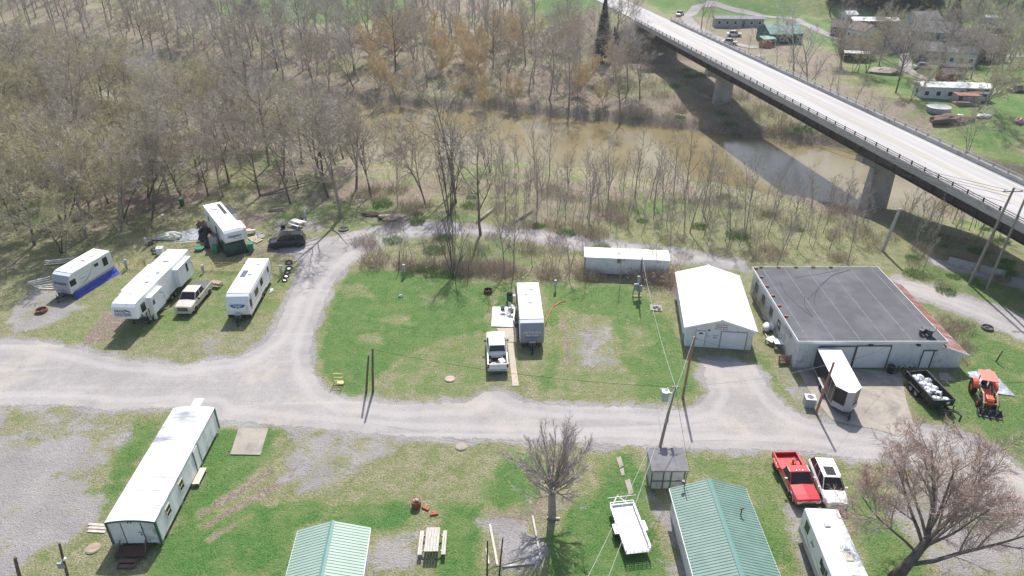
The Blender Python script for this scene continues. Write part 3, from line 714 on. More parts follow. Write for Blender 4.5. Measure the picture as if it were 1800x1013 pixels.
def mass(name, pts, variants, label, cat, mats, smin, smax, seed):
    rs = np.random.RandomState(seed); Vs = []; Fs = []; Ms = []; off = 0
    arr = []
    for t in variants:
        V = np.array(t.tr.v + t.cr.v); k = len(t.tr.v)
        F = [tuple(f) for f in t.tr.f] + [tuple(i + k for i in f) for f in t.cr.f]
        tri = []; mi = []
        for q, f in enumerate(F):
            m = 0 if q < len(t.tr.f) else t.cr.m[q - len(t.tr.f)]
            tri.append(f[:3]); mi.append(m)
            if len(f) == 4: tri.append((f[0], f[2], f[3])); mi.append(m)
        arr.append((V, np.array(tri), np.array(mi)))
    for x, y in pts:
        V, F, M_ = arr[rs.randint(len(arr))]; a = rs.uniform(0, 6.28); s = rs.uniform(smin, smax)
        c, sn = math.cos(a) * s, math.sin(a) * s
        W_ = np.stack([V[:, 0] * c - V[:, 1] * sn + x, V[:, 0] * sn + V[:, 1] * c + y, V[:, 2] * s + th(x, y)], 1)
        Vs.append(W_); Fs.append(F + off); Ms.append(M_); off += len(V)
    V = np.concatenate(Vs); F = np.concatenate(Fs); M_ = np.concatenate(Ms)
    me = bpy.data.meshes.new(name); me.vertices.add(len(V)); me.vertices.foreach_set('co', V.ravel())
    me.loops.add(F.size); me.loops.foreach_set('vertex_index', F.ravel().astype(np.int32)); me.polygons.add(len(F))
    me.polygons.foreach_set('loop_start', np.arange(0, F.size, 3, dtype=np.int32)); me.polygons.foreach_set('material_index', M_.astype(np.int32))
    for m in mats: me.materials.append(m)
    me.update(calc_edges=True); o = bpy.data.objects.new(name, me); COL.objects.link(o)
    return tag(o, label, cat, kind='stuff')
LV = [low_mesh(200 + k, 17, .22, None, [11, 7, 7], .07) for k in range(4)]
mass('woodland', far_rest, LV, 'mass of bare grey trees filling the far end of the wooded valley', 'woodland', [M_bark, M_twig], .5, 1.3, 4)
def hillwood(x, y, rs):
    px, py = proj(x, y, th(x, y)); return 1 if (y > 262 and x > 60 and px > 1440) else 0
mass('hillside_woodland', scatter(hillwood, (60, 260), (262, 380), 5.2, 9000, 21), [low_mesh(230 + k, 17, .24, None, [11, 7, 9], .08) for k in range(3)], 'dark bare woods climbing the hillside behind the village', 'woodland', [M_bark_d, M_bark], .8, 1.15, 6)
# ================================================================ SHARED MATERIALS
def siding(name, col, per=.3, rough=.45, var=.05, stains=None, amt=.3, metal=.0, bump=.5):
    m = mat(name, col, rough, var, 1.2, 0, metal, stains, amt, .9, spec=.3); t = m.node_tree
    tc = t.nodes.new('ShaderNodeTexCoord'); mp = t.nodes.new('ShaderNodeMapping'); mp.inputs['Scale'].default_value = (1, 1, 0); t.links.new(tc.outputs['Object'], mp.inputs[0])
    w = t.nodes.new('ShaderNodeTexWave'); w.wave_type = 'BANDS'; w.bands_direction = 'DIAGONAL'; w.wave_profile = 'SIN'; w.inputs['Scale'].default_value = .314 / per * 1.0
    t.links.new(mp.outputs[0], w.inputs[0]); b = t.nodes.new('ShaderNodeBump'); b.inputs['Strength'].default_value = bump; b.inputs['Distance'].default_value = .03
    t.links.new(w.outputs[0], b.inputs['Height']); t.links.new(b.outputs[0], t.nodes['Principled BSDF'].inputs['Normal']); return m
M_white = mat('white_painted_metal', (.80, .80, .79), .35, .04, 1.5, stains=(.55, .54, .50), stain_amt=.12)
M_wroof = mat('white_rubber_roof', (.80, .80, .78), .6, .05, .8, stains=(.60, .59, .56), stain_amt=.2)
M_wside = siding('white_ribbed_siding', (.74, .75, .75), .3, stains=(.52, .50, .46), amt=.28)
M_wside2 = siding('pale_ribbed_siding', (.70, .71, .71), .22, stains=(.42, .40, .37), amt=.25)
M_black = mat('black_plastic', (.02, .02, .022), .5, .2, 4); M_rubber = mat('tyre_rubber', (.028, .027, .027), .85, .25, 6); M_rim = mat('silver_wheel', (.55, .55, .56), .3, .1, 5, metal=.6)
M_glass = mat('dark_tinted_glass', (.018, .021, .026), .12, .1, 2, spec=.45)
M_grey = mat('grey_metal', (.33, .34, .35), .5, .12, 3); M_dgrey = mat('dark_grey_metal', (.10, .10, .105), .5, .15, 3)
M_wood = mat('weathered_wood', (.36, .29, .22), .9, .25, 2.5, .2, stretch=(1, 6, 6)); M_woodd = mat('dark_weathered_wood', (.15, .10, .075), .9, .3, 2.5, .2, stretch=(6, 6, 1))
M_lum = mat('pale_lumber', (.58, .51, .40), .85, .2, 3, stretch=(1, 6, 6)); M_greenm = mat('dark_green_trim', (.035, .13, .095), .5, .1, 3)
M_rust = mat('rusty_metal', (.30, .13, .075), .85, .3, 1.5, .2, stains=(.14, .06, .04), stain_amt=.6)
M_pad = mat('old_concrete_pad', (.36, .32, .27), .92, .15, .9, .15, stains=(.22, .20, .175), stain_amt=.5, stain_scale=.5)
M_block = mat('stained_white_block', (.62, .61, .58), .9, .08, 1.2, .1, stains=(.24, .22, .20), stain_amt=.5, stain_scale=.6)
M_brown = mat('brown_paint', (.10, .05, .035), .7, .2, 3); M_red = mat('red_lettering', (.50, .06, .05), .6, .05); M_txt = mat('black_lettering', (.025, .025, .03), .6, .05); M_blue = mat('blue_lettering', (.06, .13, .30), .5, .05); M_wtxt = mat('white_lettering', (.8, .8, .8), .5, .03)
M_yellow = mat('yellow_gate_paint', (.66, .52, .22), .6, .15, 3); M_tarpb = mat('blue_tarp', (.03, .06, .38), .5, .2, 2, .5); M_tarpg = mat('grey_tarp', (.26, .28, .32), .6, .3, 2.5, .9, stains=(.55, .56, .60), stain_amt=.5, stain_scale=2)
M_orange = mat('orange_tractor_paint', (.62, .12, .055), .4, .12, 2, stains=(.45, .12, .08), stain_amt=.3); M_tan = mat('faded_tan_loader_paint', (.60, .38, .25), .6, .15, 2)
def zq(px, py, P): return zat(px, py, P)
# ---------------------------------------------------------------- garage with gable roof
c, yaw, w, d = fitq((1212, 574), (1339, 585), (1294, 486.4), (1180.3, 475), 2.5)
gar = thing('metal_garage', 'white metal gable roofed garage with a red and black sign beside the lawn', 'garage', c, yaw - R(1))
w -= .5; d -= .6; hw, hd, HE, HR = w / 2, d / 2, 2.45, 3.5
b = MB(); b.prism([(-hw, 0), (hw, 0), (hw, HE), (0, HR - .05), (-hw, HE)], 'y', -hd, hd); b.build('wall', M_wside, gar)
b = MB(); o_ = .32; y0, y1 = -hd - .3, hd + .3; sl_ = (HR - HE) / hw
for s in (-1, 1):
    b.prism([(0, HR + .02), (s * (hw + o_), HE - o_ * sl_ + .02), (s * (hw + o_), HE - o_ * sl_ + .10), (0, HR + .10)], 'y', y0, y1)
    for k in range(int((y1 - y0) / .3)):
        y = y0 + .15 + k * .3; b.prism([(0, HR + .10), (s * (hw + o_), HE - o_ * sl_ + .10), (s * (hw + o_), HE - o_ * sl_ + .125), (0, HR + .125)], 'y', y - .02, y + .02)
b.box(-.15, .15, y0, y1, HR + .06, HR + .135); b.build('roof', M_white, gar)
for s in (-1, 1):
    b = MB(); b.prism([(0, HR - .10), (s * (hw + o_), HE - o_ * sl_ - .10), (s * (hw + o_), HE - o_ * sl_ + .015), (0, HR + .015)], 'y', y0 + .01, y0 + .05); b.build('bargeboard', M_white, gar)
b = MB(); b.box(hw * .06, hw * .80, -hd - .03, -hd + .05, 0.02, 2.02)
for k in range(5): b.box(hw * .06, hw * .80, -hd - .045, -hd - .03, .02 + k * .4, .38 + k * .4)
gd = b.build('garage_door', M_white, gar)
b = MB(); b.box(hw * .03, hw * .06, -hd - .08, -hd, 0, 2.05); b.box(hw * .80, hw * .83, -hd - .08, -hd, 0, 2.05); b.box(hw * .03, hw * .83, -hd - .08, -hd, 2.05, 2.13); b.build('door_frame', M_grey, gd)
b = MB(); b.box(-hw * .70, -hw * .42, -hd - .05, -hd + .03, .02, 1.95); dd_ = b.build('door', M_white, gar)
b = MB(); b.box(-hw * .70 - .06, -hw * .70, -hd - .06, -hd, 0, 1.95); b.box(-hw * .42, -hw * .42 + .06, -hd - .06, -hd, 0, 1.95); b.box(-hw * .70 - .06, -hw * .42 + .06, -hd - .06, -hd, 1.952, 2.02); b.build('door_frame', M_grey, dd_)
b = MB(); b.prism([(-hw * .64 + .28 + .22 * math.cos(a * math.pi / 8) - .0, 1.62 + .2 * math.sin(a * math.pi / 8)) for a in range(9)], 'y', -hd - .062, -hd - .05); b.build('fan_light', M_glass, dd_)
b = MB(); b.ball((-hw * .68, -hd - .08, 1.0), .05); b.build('handle', M_black, dd_)
b = MB(); b.box(-hw * .16, hw * .22, -hd - .05, -hd - .003, 2.22, 2.95); sg = b.build('sign', M_wtxt, gar)
for i, (s, m_) in enumerate((('Game Room', M_red), ('Laundromat', M_txt), ('Shower Room', M_red))):
    text_mesh('lettering', s, .23, m_, sg, (hw * .03, -hd - .06, 2.83 - i * .225), (R(90), 0, 0))
b = MB(); b.box(-hw * .23, -hw * .02, -hd - .04, -hd - .003, 1.15, 1.62); s2 = b.build('sign', M_wtxt, gar); s2['label'] = 'small white notice beside the garage door'
for i, (s, m_) in enumerate((('Game Room', M_txt), ('&', M_txt), ('Laundromat', M_txt), ('Shower', M_red))):
    text_mesh('lettering', s, .10, m_, s2, (-hw * .125, -hd - .05, 1.56 - i * .11), (R(90), 0, 0))
b = MB(); b.box(-hw * .36, -hw * .30, -hd - .18, -hd, 2.12, 2.2); b.build('outside_light', M_dgrey, gar)
b = MB(); b.box(-hw - .05, -hw + .02, hd * .2, hd * .2 + .35, 1.2, 1.55); b.build('vent', M_dgrey, gar)
# ---------------------------------------------------------------- big flat roofed workshop
c, yaw, w, d = fitq((1404, 600), (1667, 600), (1543.7, 469), (1322, 469), 3.3)
bw = thing('workshop_building', 'large pale workshop with flat black membrane roof and rusty lean to on its right', 'workshop', c, yaw)
w -= .4; d -= .4; hw, hd, H = w / 2, d / 2, 3.1
M_memb = mat('black_roof_membrane', (.088, .090, .098), .85, .12, .7, stains=(.13, .13, .14), stain_amt=.5, stain_scale=.25)
b = MB()
b.box(-hw, hw, -hd, -hd + .15, 0, H); b.build('wall', M_wside2, bw)
b = MB(); b.box(-hw, -hw + .15, -hd + .15, hd, 0, H); b.box(hw - .15, hw, -hd + .15, hd, 0, H); b.box(-hw + .15, hw - .15, hd - .15, hd, 0, H); b.build('side_wall', M_block, bw)
b = MB(); b.box(-hw - .15, hw + .15, -hd - .15, hd + .15, H + .002, H + .14)
rf = b.build('roof', M_memb, bw)
b = MB()
for k in range(6):
    x = -hw + .9 + k * 2.5; b.box(x - .035, x + .035, -hd - .1, hd + .1, H + .141, H + .146)
b.build('seam', mat('faded_roof_seam', (.26, .26, .27), .9, .4, 1.5, stains=(.09, .09, .1), stain_amt=.6, stain_scale=1.5), rf)
b = MB()
for pts in ([(3.9, 7.0), (1.5, 5.9), (-1.2, 3.2), (-2.9, .2), (-3.2, -1.0)], [(3.9, 7.0), (1.0, 5.4), (-1.5, 2.6), (-3.4, .4)], [(2.6, 6.9), (-.2, 5.9), (-3.2, 5.1)], [(-3.6, 1), (-4.3, -1.2), (-4.2, -3)], [(-5.2, 4), (-5.4, 1.5), (-5.0, -.5), (-4.2, -3.4)]):
    b.tube([(x, y, H + .14) for x, y in pts], .022, 5)
b.build('wrinkle', mat('roof_wrinkle', (.03, .03, .033), .8, .2), rf)
b = MB()
for x0, x1, y0, y1 in ((-hw - .2, hw + .2, -hd - .2, -hd - .15), (-hw - .2, -hw - .15, -hd - .15, hd + .2), (hw + .15, hw + .2, -hd - .15, hd + .2), (-hw - .15, hw + .15, hd + .15, hd + .2)):
    b.box(x0, x1, y0, y1, H - .12, H + .19)
b.build('roof_edging', M_white, bw)
b = MB()
for k in range(6): b.box(-hw - .12, -hw + .28, -hd + 4.2 + k * 2.05, -hd + 4.45 + k * 2.05, H + .19, H + .30)
for k in range(5): b.box(-hw + .6 + k * 2.0, -hw + .95 + k * 2.0, hd - .05, hd + .15, H + .19, H + .28)
b.build('roof_weight', M_rust, bw)
def opening(name, x0, x1, z1, m_, par=None):
    b = MB(); b.box(x0, x1, -hd - .03, -hd + .04, 0.02, z1)
    for k in range(int(z1 / .42)): b.box(x0, x1, -hd - .042, -hd - .03, .03 + k * .42, .42 + k * .42 - .02)
    o = b.build(name, m_, bw)
    f = MB(); f.box(x0 - .08, x0, -hd - .1, -hd, 0, z1); f.box(x1, x1 + .08, -hd - .1, -hd, 0, z1); f.box(x0 - .08, x1 + .08, -hd - .1, -hd, z1, z1 + .08); f.build('door_frame', M_dgrey, o); return o
def xb(px, py): 
    q = G(px, py, 0); return q.x - c.x
opening('garage_door', xb(1428, 640), xb(1490, 642), 2.55, M_white)
opening('garage_door', xb(1494, 643), xb(1555, 648), 2.6, M_white)
x0 = xb(1618, 652)
b = MB(); b.box(x0, x0 + .95, -hd - .05, -hd + .03, .03, 2.05); dr = b.build('door', M_white, bw)
b = MB(); b.box(x0 - .07, x0, -hd - .09, -hd, 0, 2.05); b.box(x0 + .95, x0 + 1.06, -hd - .11, -hd, 0, 2.05); b.box(x0 - .07, x0 + 1.3, -hd - .11, -hd, 2.05, 2.14); b.build('door_frame', M_dgrey, dr)
for px in (1502, 1583):
    q = xb(px, 640) + .45; b = MB(); b.box(q, q + .32, -hd - .28, -hd, 2.72, 2.92); b.build('flood_light', M_brown, bw)
for k in range(4):
    y = hd - 1.8 - k * 2.6
    b = MB(); b.box(-hw - .02, -hw + .05, y - .45, y + .45, 1.25, 2.15); f = b.build('window', M_glass, bw)
    b = MB(); 
    for a, q in ((-.5, -.45), (.45, .5), (-.02, .02)): b.box(-hw - .05, -hw, y + a, y + q, 1.2, 2.2)
    b.box(-hw - .08, -hw, y - .5, y + .5, 1.12, 1.2); b.build('frame', M_grey, f)
# rusty lean-to
rx = 2.3
b = MB(); b.prism([(hw, 0), (hw + rx, 0), (hw + rx, 1.75), (hw, 2.55)], 'y', -hd, hd - 1.5); b.build('lean_to_wall', M_wside2, bw)
b = MB(); b.prism([(hw + .25, 2.60), (hw + rx + .35, 1.66), (hw + rx + .35, 1.73), (hw + .25, 2.68)], 'y', -hd - .25, hd - 1.2)
n_ = int((2 * hd) / .25)
for k in range(n_): y = -hd - .2 + k * .25; b.prism([(hw + .25, 2.68), (hw + rx + .35, 1.73), (hw + rx + .35, 1.75), (hw + .25, 2.70)], 'y', y, y + .03) if y < hd - 1.3 else None
M_rroof = mat('rust_streaked_roof', (.30, .13, .095), .8, .25, 2, .1, stains=(.50, .46, .44), stain_amt=.5, stain_scale=.8, stretch=(.35, 2, 1)); b.build('lean_to_roof', M_rroof, bw)
b = MB(); b.prism([(hw + .2, 2.50), (hw + rx + .45, 1.56), (hw + rx + .45, 1.74), (hw + .2, 2.68)], 'y', -hd - .33, -hd - .26); b.build('bargeboard', M_white, bw)
# rooftop exhaust unit standing on the roof
v = thing('roof_ventilator', 'cluster of dark round exhaust vents standing on the black workshop roof', 'roof vent', c + Matrix.Rotation(yaw, 3, 'Z') @ Vector((hw - 1.1, -hd + .9, H + .16)), yaw)
b = MB(); b.cyl((0, 0, .3), .28, .6, n=14); b.cyl((0, 0, .66), .42, .10, n=14); b.build('exhaust_hood', M_dgrey, v)
b = MB(); b.cyl((-.75, .2, .22), .16, .44); b.cyl((-.75, .2, .48), .24, .10); b.build('vent_pipe', M_dgrey, v)
b = MB(); b.box(-.45, .1, .35, .8, 0, .45); b.box(-.55, -.35, -.5, -.2, 0, .3); b.build('motor_box', M_dgrey, v)
b = MB(); b.torus((.1, -.1, .75), .34, .03, 'y'); b.build('fan_guard', M_grey, v)
# ---------------------------------------------------------------- site office trailer (long white metal cabin)
c, yaw, w, d = fitq((189, 912), (274, 917), (371, 718), (301, 714), 2.75)
lab = thing('office_trailer', 'long white site cabin with green corner trim and streaked arched roof beside the green lawn', 'office trailer', c, yaw)
hw, hd, z0, z1 = w / 2 - .05, d / 2, .42, 2.55
arc = [(hw - 2 * hw * k / 10, z1 + .22 * (1 - ((k - 5) / 5) ** 2)) for k in range(11)]
b = MB(); b.prism([(-hw, z0), (hw, z0)] + arc, 'y', -hd, hd); b.build('wall', siding('white_panel_siding', (.72, .73, .73), .6, stains=(.50, .49, .46), amt=.3), lab)
ro = [(x * 1.02, z + .012) for x, z in arc]; b = MB(); b.prism(ro + [(x, z + .05) for x, z in reversed(ro)], 'y', -hd - .06, hd + .06)
for k in range(1, 9): y = -hd + k * 2 * hd / 9; b.prism([(x, z + .05) for x, z in ro] + [(x, z + .065) for x, z in reversed(ro)], 'y', y, y + .05)
b.build('roof', mat('streaked_white_roof', (.72, .72, .72), .5, .06, .6, stains=(.26, .27, .30), stain_amt=.5, stain_scale=.45, stretch=(.6, 1.6, 1)), lab)
b = MB()
for sx in (-1, 1):
    for sy in (-1, 1): b = MB(); b.box(sx * hw - .07, sx * hw + .07, sy * hd - .07, sy * hd + .07, z0 - .02, z1); b.build('corner_trim', M_greenm, lab)
b = MB(); b.prism([(x, z - .13) for x, z in reversed(arc)] + [(x, z + .012) for x, z in arc], 'y', -hd - .075, -hd - .03); b.build('eave_trim', M_greenm, lab)
b = MB(); b.box(-hw * .38, hw * .38, -hd - .04, -hd + .03, z0 + .03, z1 - .12); dr = b.build('door', M_white, lab)
b = MB(); b.box(hw * .30, hw * .36, -hd - .10, -hd - .04, 1.3, 1.42); b.box(hw * .20, hw * .38, -hd - .07, -hd - .04, 1.55, 1.6); b.build('handle', M_dgrey, dr)
b = MB()
for x in (-hw * .42, hw * .40): b.box(x, x + .03, -hd - .05, -hd - .003, z0 + .03, z1 - .1)
b.build('panel_joint', M_dgrey, lab)
b = MB(); b.box(hw * .88, hw * .96, -hd - .2, -hd - .02, 1.45, 1.75); b.build('meter_box', M_lum, lab)
b = MB(); b.cyl((-.1, -hd - .06, z1 + .06), .05, .12, 'y'); b.cyl((.12, -hd - .06, z1 + .06), .05, .12, 'y'); b.build('outside_light', M_dgrey, lab)
def side_win(par, x, y, zc, wy, wz, s=1, m=None):
    b = MB(); b.box(min(x, x + s * .03), max(x, x + s * .03), y - wy / 2, y + wy / 2, zc - wz / 2, zc + wz / 2); f = b.build('window', M_glass, par)
    b = MB(); e = .06
    for a0, a1, q0, q1 in ((-wy / 2 - e, wy / 2 + e, wz / 2, wz / 2 + e), (-wy / 2 - e, wy / 2 + e, -wz / 2 - e, -wz / 2), (-wy / 2 - e, -wy / 2, -wz / 2, wz / 2), (wy / 2, wy / 2 + e, -wz / 2, wz / 2), (-wy / 2, wy / 2, -.02, .02)):
        b.box(min(x, x + s * .05), max(x, x + s * .05), y + a0, y + a1, zc + q0, zc + q1)
    b.build('frame', m or M_lum, f); return f
side_win(lab, hw, -hd + 1.9, 1.62, .62, .8); side_win(lab, hw, -hd + 4.4, 1.62, .62, .8)
b = MB(); b.box(hw, hw + .04, -hd + 7.2, -hd + 8.1, z0 + .03, 2.35); dr = b.build('door', M_white, lab)
b = MB(); b.box(hw, hw + .06, -hd + 7.12, -hd + 7.2, z0, 2.4); b.box(hw, hw + .06, -hd + 8.1, -hd + 8.18, z0, 2.4); b.build('door_frame', M_dgrey, dr)
b = MB(); b.box(-.35, .45, hd - .1, hd + 1.3, z1 + .02, z1 + .1); b.build('rear_awning', M_white, lab)
for y in (-hd + .4, -hd + 4, 0, hd - 4, hd - .6):
    for x in (-hw + .3, hw - .3): b = MB(); b.box(x - .2, x + .2, y - .2, y + .2, 0, z0 - .005); b.build('support_block', M_pad, lab)
st = thing('wooden_steps', 'brown landing with wooden steps below the green trimmed cabin door', 'steps', c + Matrix.Rotation(yaw, 3, 'Z') @ Vector((0, -hd - .1, 0)), yaw)
b = MB(); b.box(-1.25, .95, -1.0, -.05, .28, .34)
b.build('landing', M_brown, st)
for k, (zz, yy) in enumerate(((.24, -1.3), (.12, -1.65))): b = MB(); b.box(-.65, .4, yy - .14, yy + .14, zz - .04, zz + .03); b.build('tread', M_woodd, st)
b = MB(); b.box(-.75, -.68, -1.8, -1.05, 0, .2); b.box(.42, .49, -1.8, -1.05, 0, .2); b.build('stringer', M_woodd, st)
for x in (-1.2, .9): b = MB(); b.tube([(x, -.95, 0), (x * .85, -.1, .95)], .05, 5); b.build('rail_brace', M_woodd, st)
P = G(352, 842, 0); t = thing('timber_bench', 'rough low timber platform beneath the middle door of the white cabin', 'step bench', P, yaw)
b = MB(); b.box(-.28, .28, -.9, .9, .3, .36); b.build('top', M_lum, t); 
for x, y in ((-.2, -.75), (.2, -.75), (-.2, .75), (.2, .75)): b = MB(); b.box(x - .05, x + .05, y - .05, y + .05, 0, .3); b.build('leg', M_lum, t)
# ---------------------------------------------------------------- green roofed cabins
M_groof = mat('green_metal_roof', (.15, .25, .205), .5, .08, .9, stains=(.20, .29, .245), stain_amt=.45); M_groofl = mat('pale_green_metal_roof', (.30, .40, .33), .5, .06, .7)
M_gridge = mat('green_ridge_cap', (.14, .27, .235), .4, .05)
def green_roof(name, lab_, fl, fr, rr, rl, ext, HE, rise, mroof, cat, front=-1):
    c, yaw, w, d = fitq(fl, fr, rr, rl, HE); t = thing(name, lab_, cat, c, yaw)
    hw, hd = w / 2, d / 2; y0 = -hd - ext; ex = .25
    b = MB(); b.prism([(-hw + ex, 0), (hw - ex, 0), (hw - ex, HE), (0, HE + rise * .93), (-hw + ex, HE)], 'y', y0 + .2, hd - .25); b.build('wall', M_wside2, t)
    b = MB(); A = HE - .06; Rz = HE + rise
    for s in (-1, 1):
        b.prism([(0, Rz), (s * hw, A), (s * hw, A + .05), (0, Rz + .05)], 'y', y0, hd)
        k = 0
        while y0 + .2 + k * .235 < hd - .05:
            y = y0 + .2 + k * .235; k += 1
            b.prism([(0, Rz + .05), (s * hw, A + .05), (s * hw, A + .078), (0, Rz + .078)], 'y', y - .014, y + .014)
            b.prism([(0, Rz + .05), (s * hw, A + .05), (s * hw, A + .056), (0, Rz + .056)], 'y', y + .02, y + .035)
    rf = b.build('roof', mroof, t)
    b = MB(); b.prism([(-.16, Rz + .05), (.16, Rz + .05), (0, Rz + .12)], 'y', y0 - .01, hd + .02); b.build('ridge_cap', M_gridge, rf)
    for s in (-1, 1): b = MB(); b.prism([(0, Rz - .1), (s * hw, A - .1), (s * hw, A - .005), (0, Rz - .005)], 'y', hd - .04, hd + .01); b.build('bargeboard', M_gridge, t)
    for s in (-1, 1): b = MB(); b.box(s * hw - .04, s * hw + .04, y0, hd, A - .13, A - .003); b.build('gutter', M_white, t)
    return t, c, yaw, hw, hd, y0
green_roof('cabin', 'small cabin with pale green ribbed gable roof beside the picnic table', (505, 1013), (640, 1013), (649, 928), (521, 932), 3.5, 2.4, .75, M_groofl, 'cabin')
g2, c, yaw, hw, hd, y0 = green_roof('cabin', 'long cabin with dark green ribbed gable roof behind the grey shed', (1221, 1013), (1373, 1013), (1310, 858), (1175, 857), 4.5, 2.4, .85, M_groof, 'cabin')
b = MB(); b.tube([(hw * .55, .9, 2.7), (hw * .55, .9, 3.35)], .05, 6); b.tube([(hw * .55 - .12, .9, 3.32), (hw * .55 + .16, .95, 3.42)], .06, 6); b.build('stove_pipe', M_rust, g2)
b = MB(); b.tube([(-hw * .66, hd - .3, 2.5), (-hw * .62, hd - .2, 4.2)], .035, 6); b.cyl((-hw * .70, hd - .3, 3.35), .13, .16); b.build('service_mast', M_dgrey, g2)
# ---------------------------------------------------------------- small grey shed
c, yaw, w, d = fitq((1146, 829), (1211, 827), (1200, 790), (1136, 788), 2.25)
t = thing('garden_shed', 'small grey roofed shed behind the long green roofed cabin', 'shed', c, yaw); hw, hd = w / 2, d / 2
M_felt = mat('grey_roofing_felt', (.19, .185, .19), .9, .15, 1.5, .1, stains=(.12, .12, .12), stain_amt=.3)
b = MB(); b.box(-hw + .12, hw - .12, -hd + .25, hd - .15, .1, 2.08); b.build('wall', siding('faded_grey_siding', (.46, .45, .43), .22, stains=(.25, .23, .21), amt=.4), t)
b = MB(); b.prism([(-hd, 2.12), (hd, 2.22), (hd, 2.36), (-hd, 2.24)], 'x', -hw, hw); b.build('roof', M_felt, t)
b = MB(); b.prism([(-hw, 2.0), (-hw + .12, 2.0), (-hw + .12, 2.11), (-hw, 2.11)], 'y', -hd, hd); b.prism([(hw - .12, 2.0), (hw, 2.0), (hw, 2.11), (hw - .12, 2.11)], 'y', -hd, hd); b.build('fascia', M_grey, t)
b = MB()
for x in (-hw + .12, -hw + 1.05, 0.2, hw - .2): b.box(x - .04, x + .04, -hd + .19, -hd + .245, .1, 2.08)
b.box(-hw + .12, hw - .12, -hd + .18, -hd + .24, .92, .98); b.build('batten', M_greenm, t)
# ---------------------------------------------------------------- long white storage unit
c, yaw, w, d = fitq((1030, 452), (1176, 459), (1174, 439), (1026, 433), 2.4)
t = thing('storage_container', 'long low white storage unit between the loop track and the brambles', 'storage unit', c, yaw); hw, hd = w / 2, d / 2 - .2
b = MB(); b.box(-hw, hw, -hd, hd, .15, 2.3); b.build('wall', M_wside2, t)
b = MB(); b.prism([(-hd - .08, 2.3), (hd + .08, 2.3), (hd + .08, 2.36), (0, 2.5), (-hd - .08, 2.36)], 'x', -hw - .08, hw + .08); b.build('roof', M_wroof, t)
b = MB(); b.box(-hw + .0, -hw + .12, -hd - .03, -hd, .15, 2.28); b.build('corner_post', M_dgrey, t)
b = MB(); b.box(-hw * .22, -hw * .14, -hd - .12, -hd, 1.75, 2.2); b.build('vent', M_dgrey, t)
# ================================================================ VEHICLES
def paint(name, c, rough=.28): return mat(name, c, rough, .02, 1, 0, 0, spec=.5, coat=.5)
P_white = paint('white_car_paint', (.78, .78, .77)); P_red = paint('red_truck_paint', (.48, .022, .03)); P_tan = paint('pale_gold_truck_paint', (.56, .51, .44)); P_navy = paint('dark_navy_paint', (.012, .016, .03))
P_grey = mat('grey_trailer_front', (.31, .31, .335), .45, .05, 1); M_lgrey = mat('light_grey_panel', (.42, .42, .43), .45, .05, 1); M_chrome = mat('chrome', (.6, .6, .6), .15, .05, 3, metal=.9)
M_lens = mat('headlight_lens', (.55, .56, .58), .1, .05, 3); M_tail = mat('tail_light_lens', (.35, .01, .015), .2, .1, 3); M_bed = mat('truck_bed_liner', (.03, .03, .034), .7, .2, 4)
def wheel(par, x, y, r=.38, w=.26, rim=M_rim, mud=None):
    h = bpy.data.objects.new('wheel', None); COL.objects.link(h); h.parent = par; h.location = (x, y, r); h.empty_display_size = .1
    b = MB(); prof = [(r * .60, -w / 2), (r * .93, -w / 2), (r, -w / 2 + .04), (r, w / 2 - .04), (r * .93, w / 2), (r * .60, w / 2)]
    n = 22
    for i in range(n):
        a = 2 * math.pi * i / n
        for q, yy in prof: b.v.append((q * math.cos(a), yy, q * math.sin(a)))
    for i in range(n):
        for j in range(5):
            k = i * 6 + j; k2 = ((i + 1) % n) * 6 + j; b.f.append((k, k2, k2 + 1, k + 1)); b.m.append(0)
    b.build('tyre', M_rubber, h, True)
    b = MB(); b.cyl((0, 0, 0), r * .62, w * .7, 'y', 20)
    s = 1 if y > 0 else -1
    for k in range(6):
        a = k * math.pi / 3; M = Matrix.Rotation(a, 4, 'Y'); b.box(-.035, .035, s * w * .35, s * w * .42, .05, r * .58, M=M)
    b.cyl((0, s * w * .4, 0), .07, .04, 'y', 10); b.build('rim', rim, h)
    return h
def loft(secs, closed_ends=True):
    """secs: list of (x, [(y,z)...half profile from bottom centre to top centre]) mirrored -> closed skin"""
    b = MB(); rings = []
    for x, hp in secs:
        ring = [(x, y, z) for y, z in hp] + [(x, -y, z) for y, z in reversed(hp)]
        rings.append(ring)
    n = len(rings[0]); k0 = 0
    for r in rings: b.v += r
    for i in range(len(rings) - 1):
        for j in range(n):
            a = i * n + j; c = i * n + (j + 1) % n; b.f.append((a, c, c + n, a + n)); b.m.append(0)
    if closed_ends:
        b.f.append(tuple(range(n - 1, -1, -1))); b.m.append(0)
        b.f.append(tuple((len(rings) - 1) * n + j for j in range(n))); b.m.append(0)
    return b
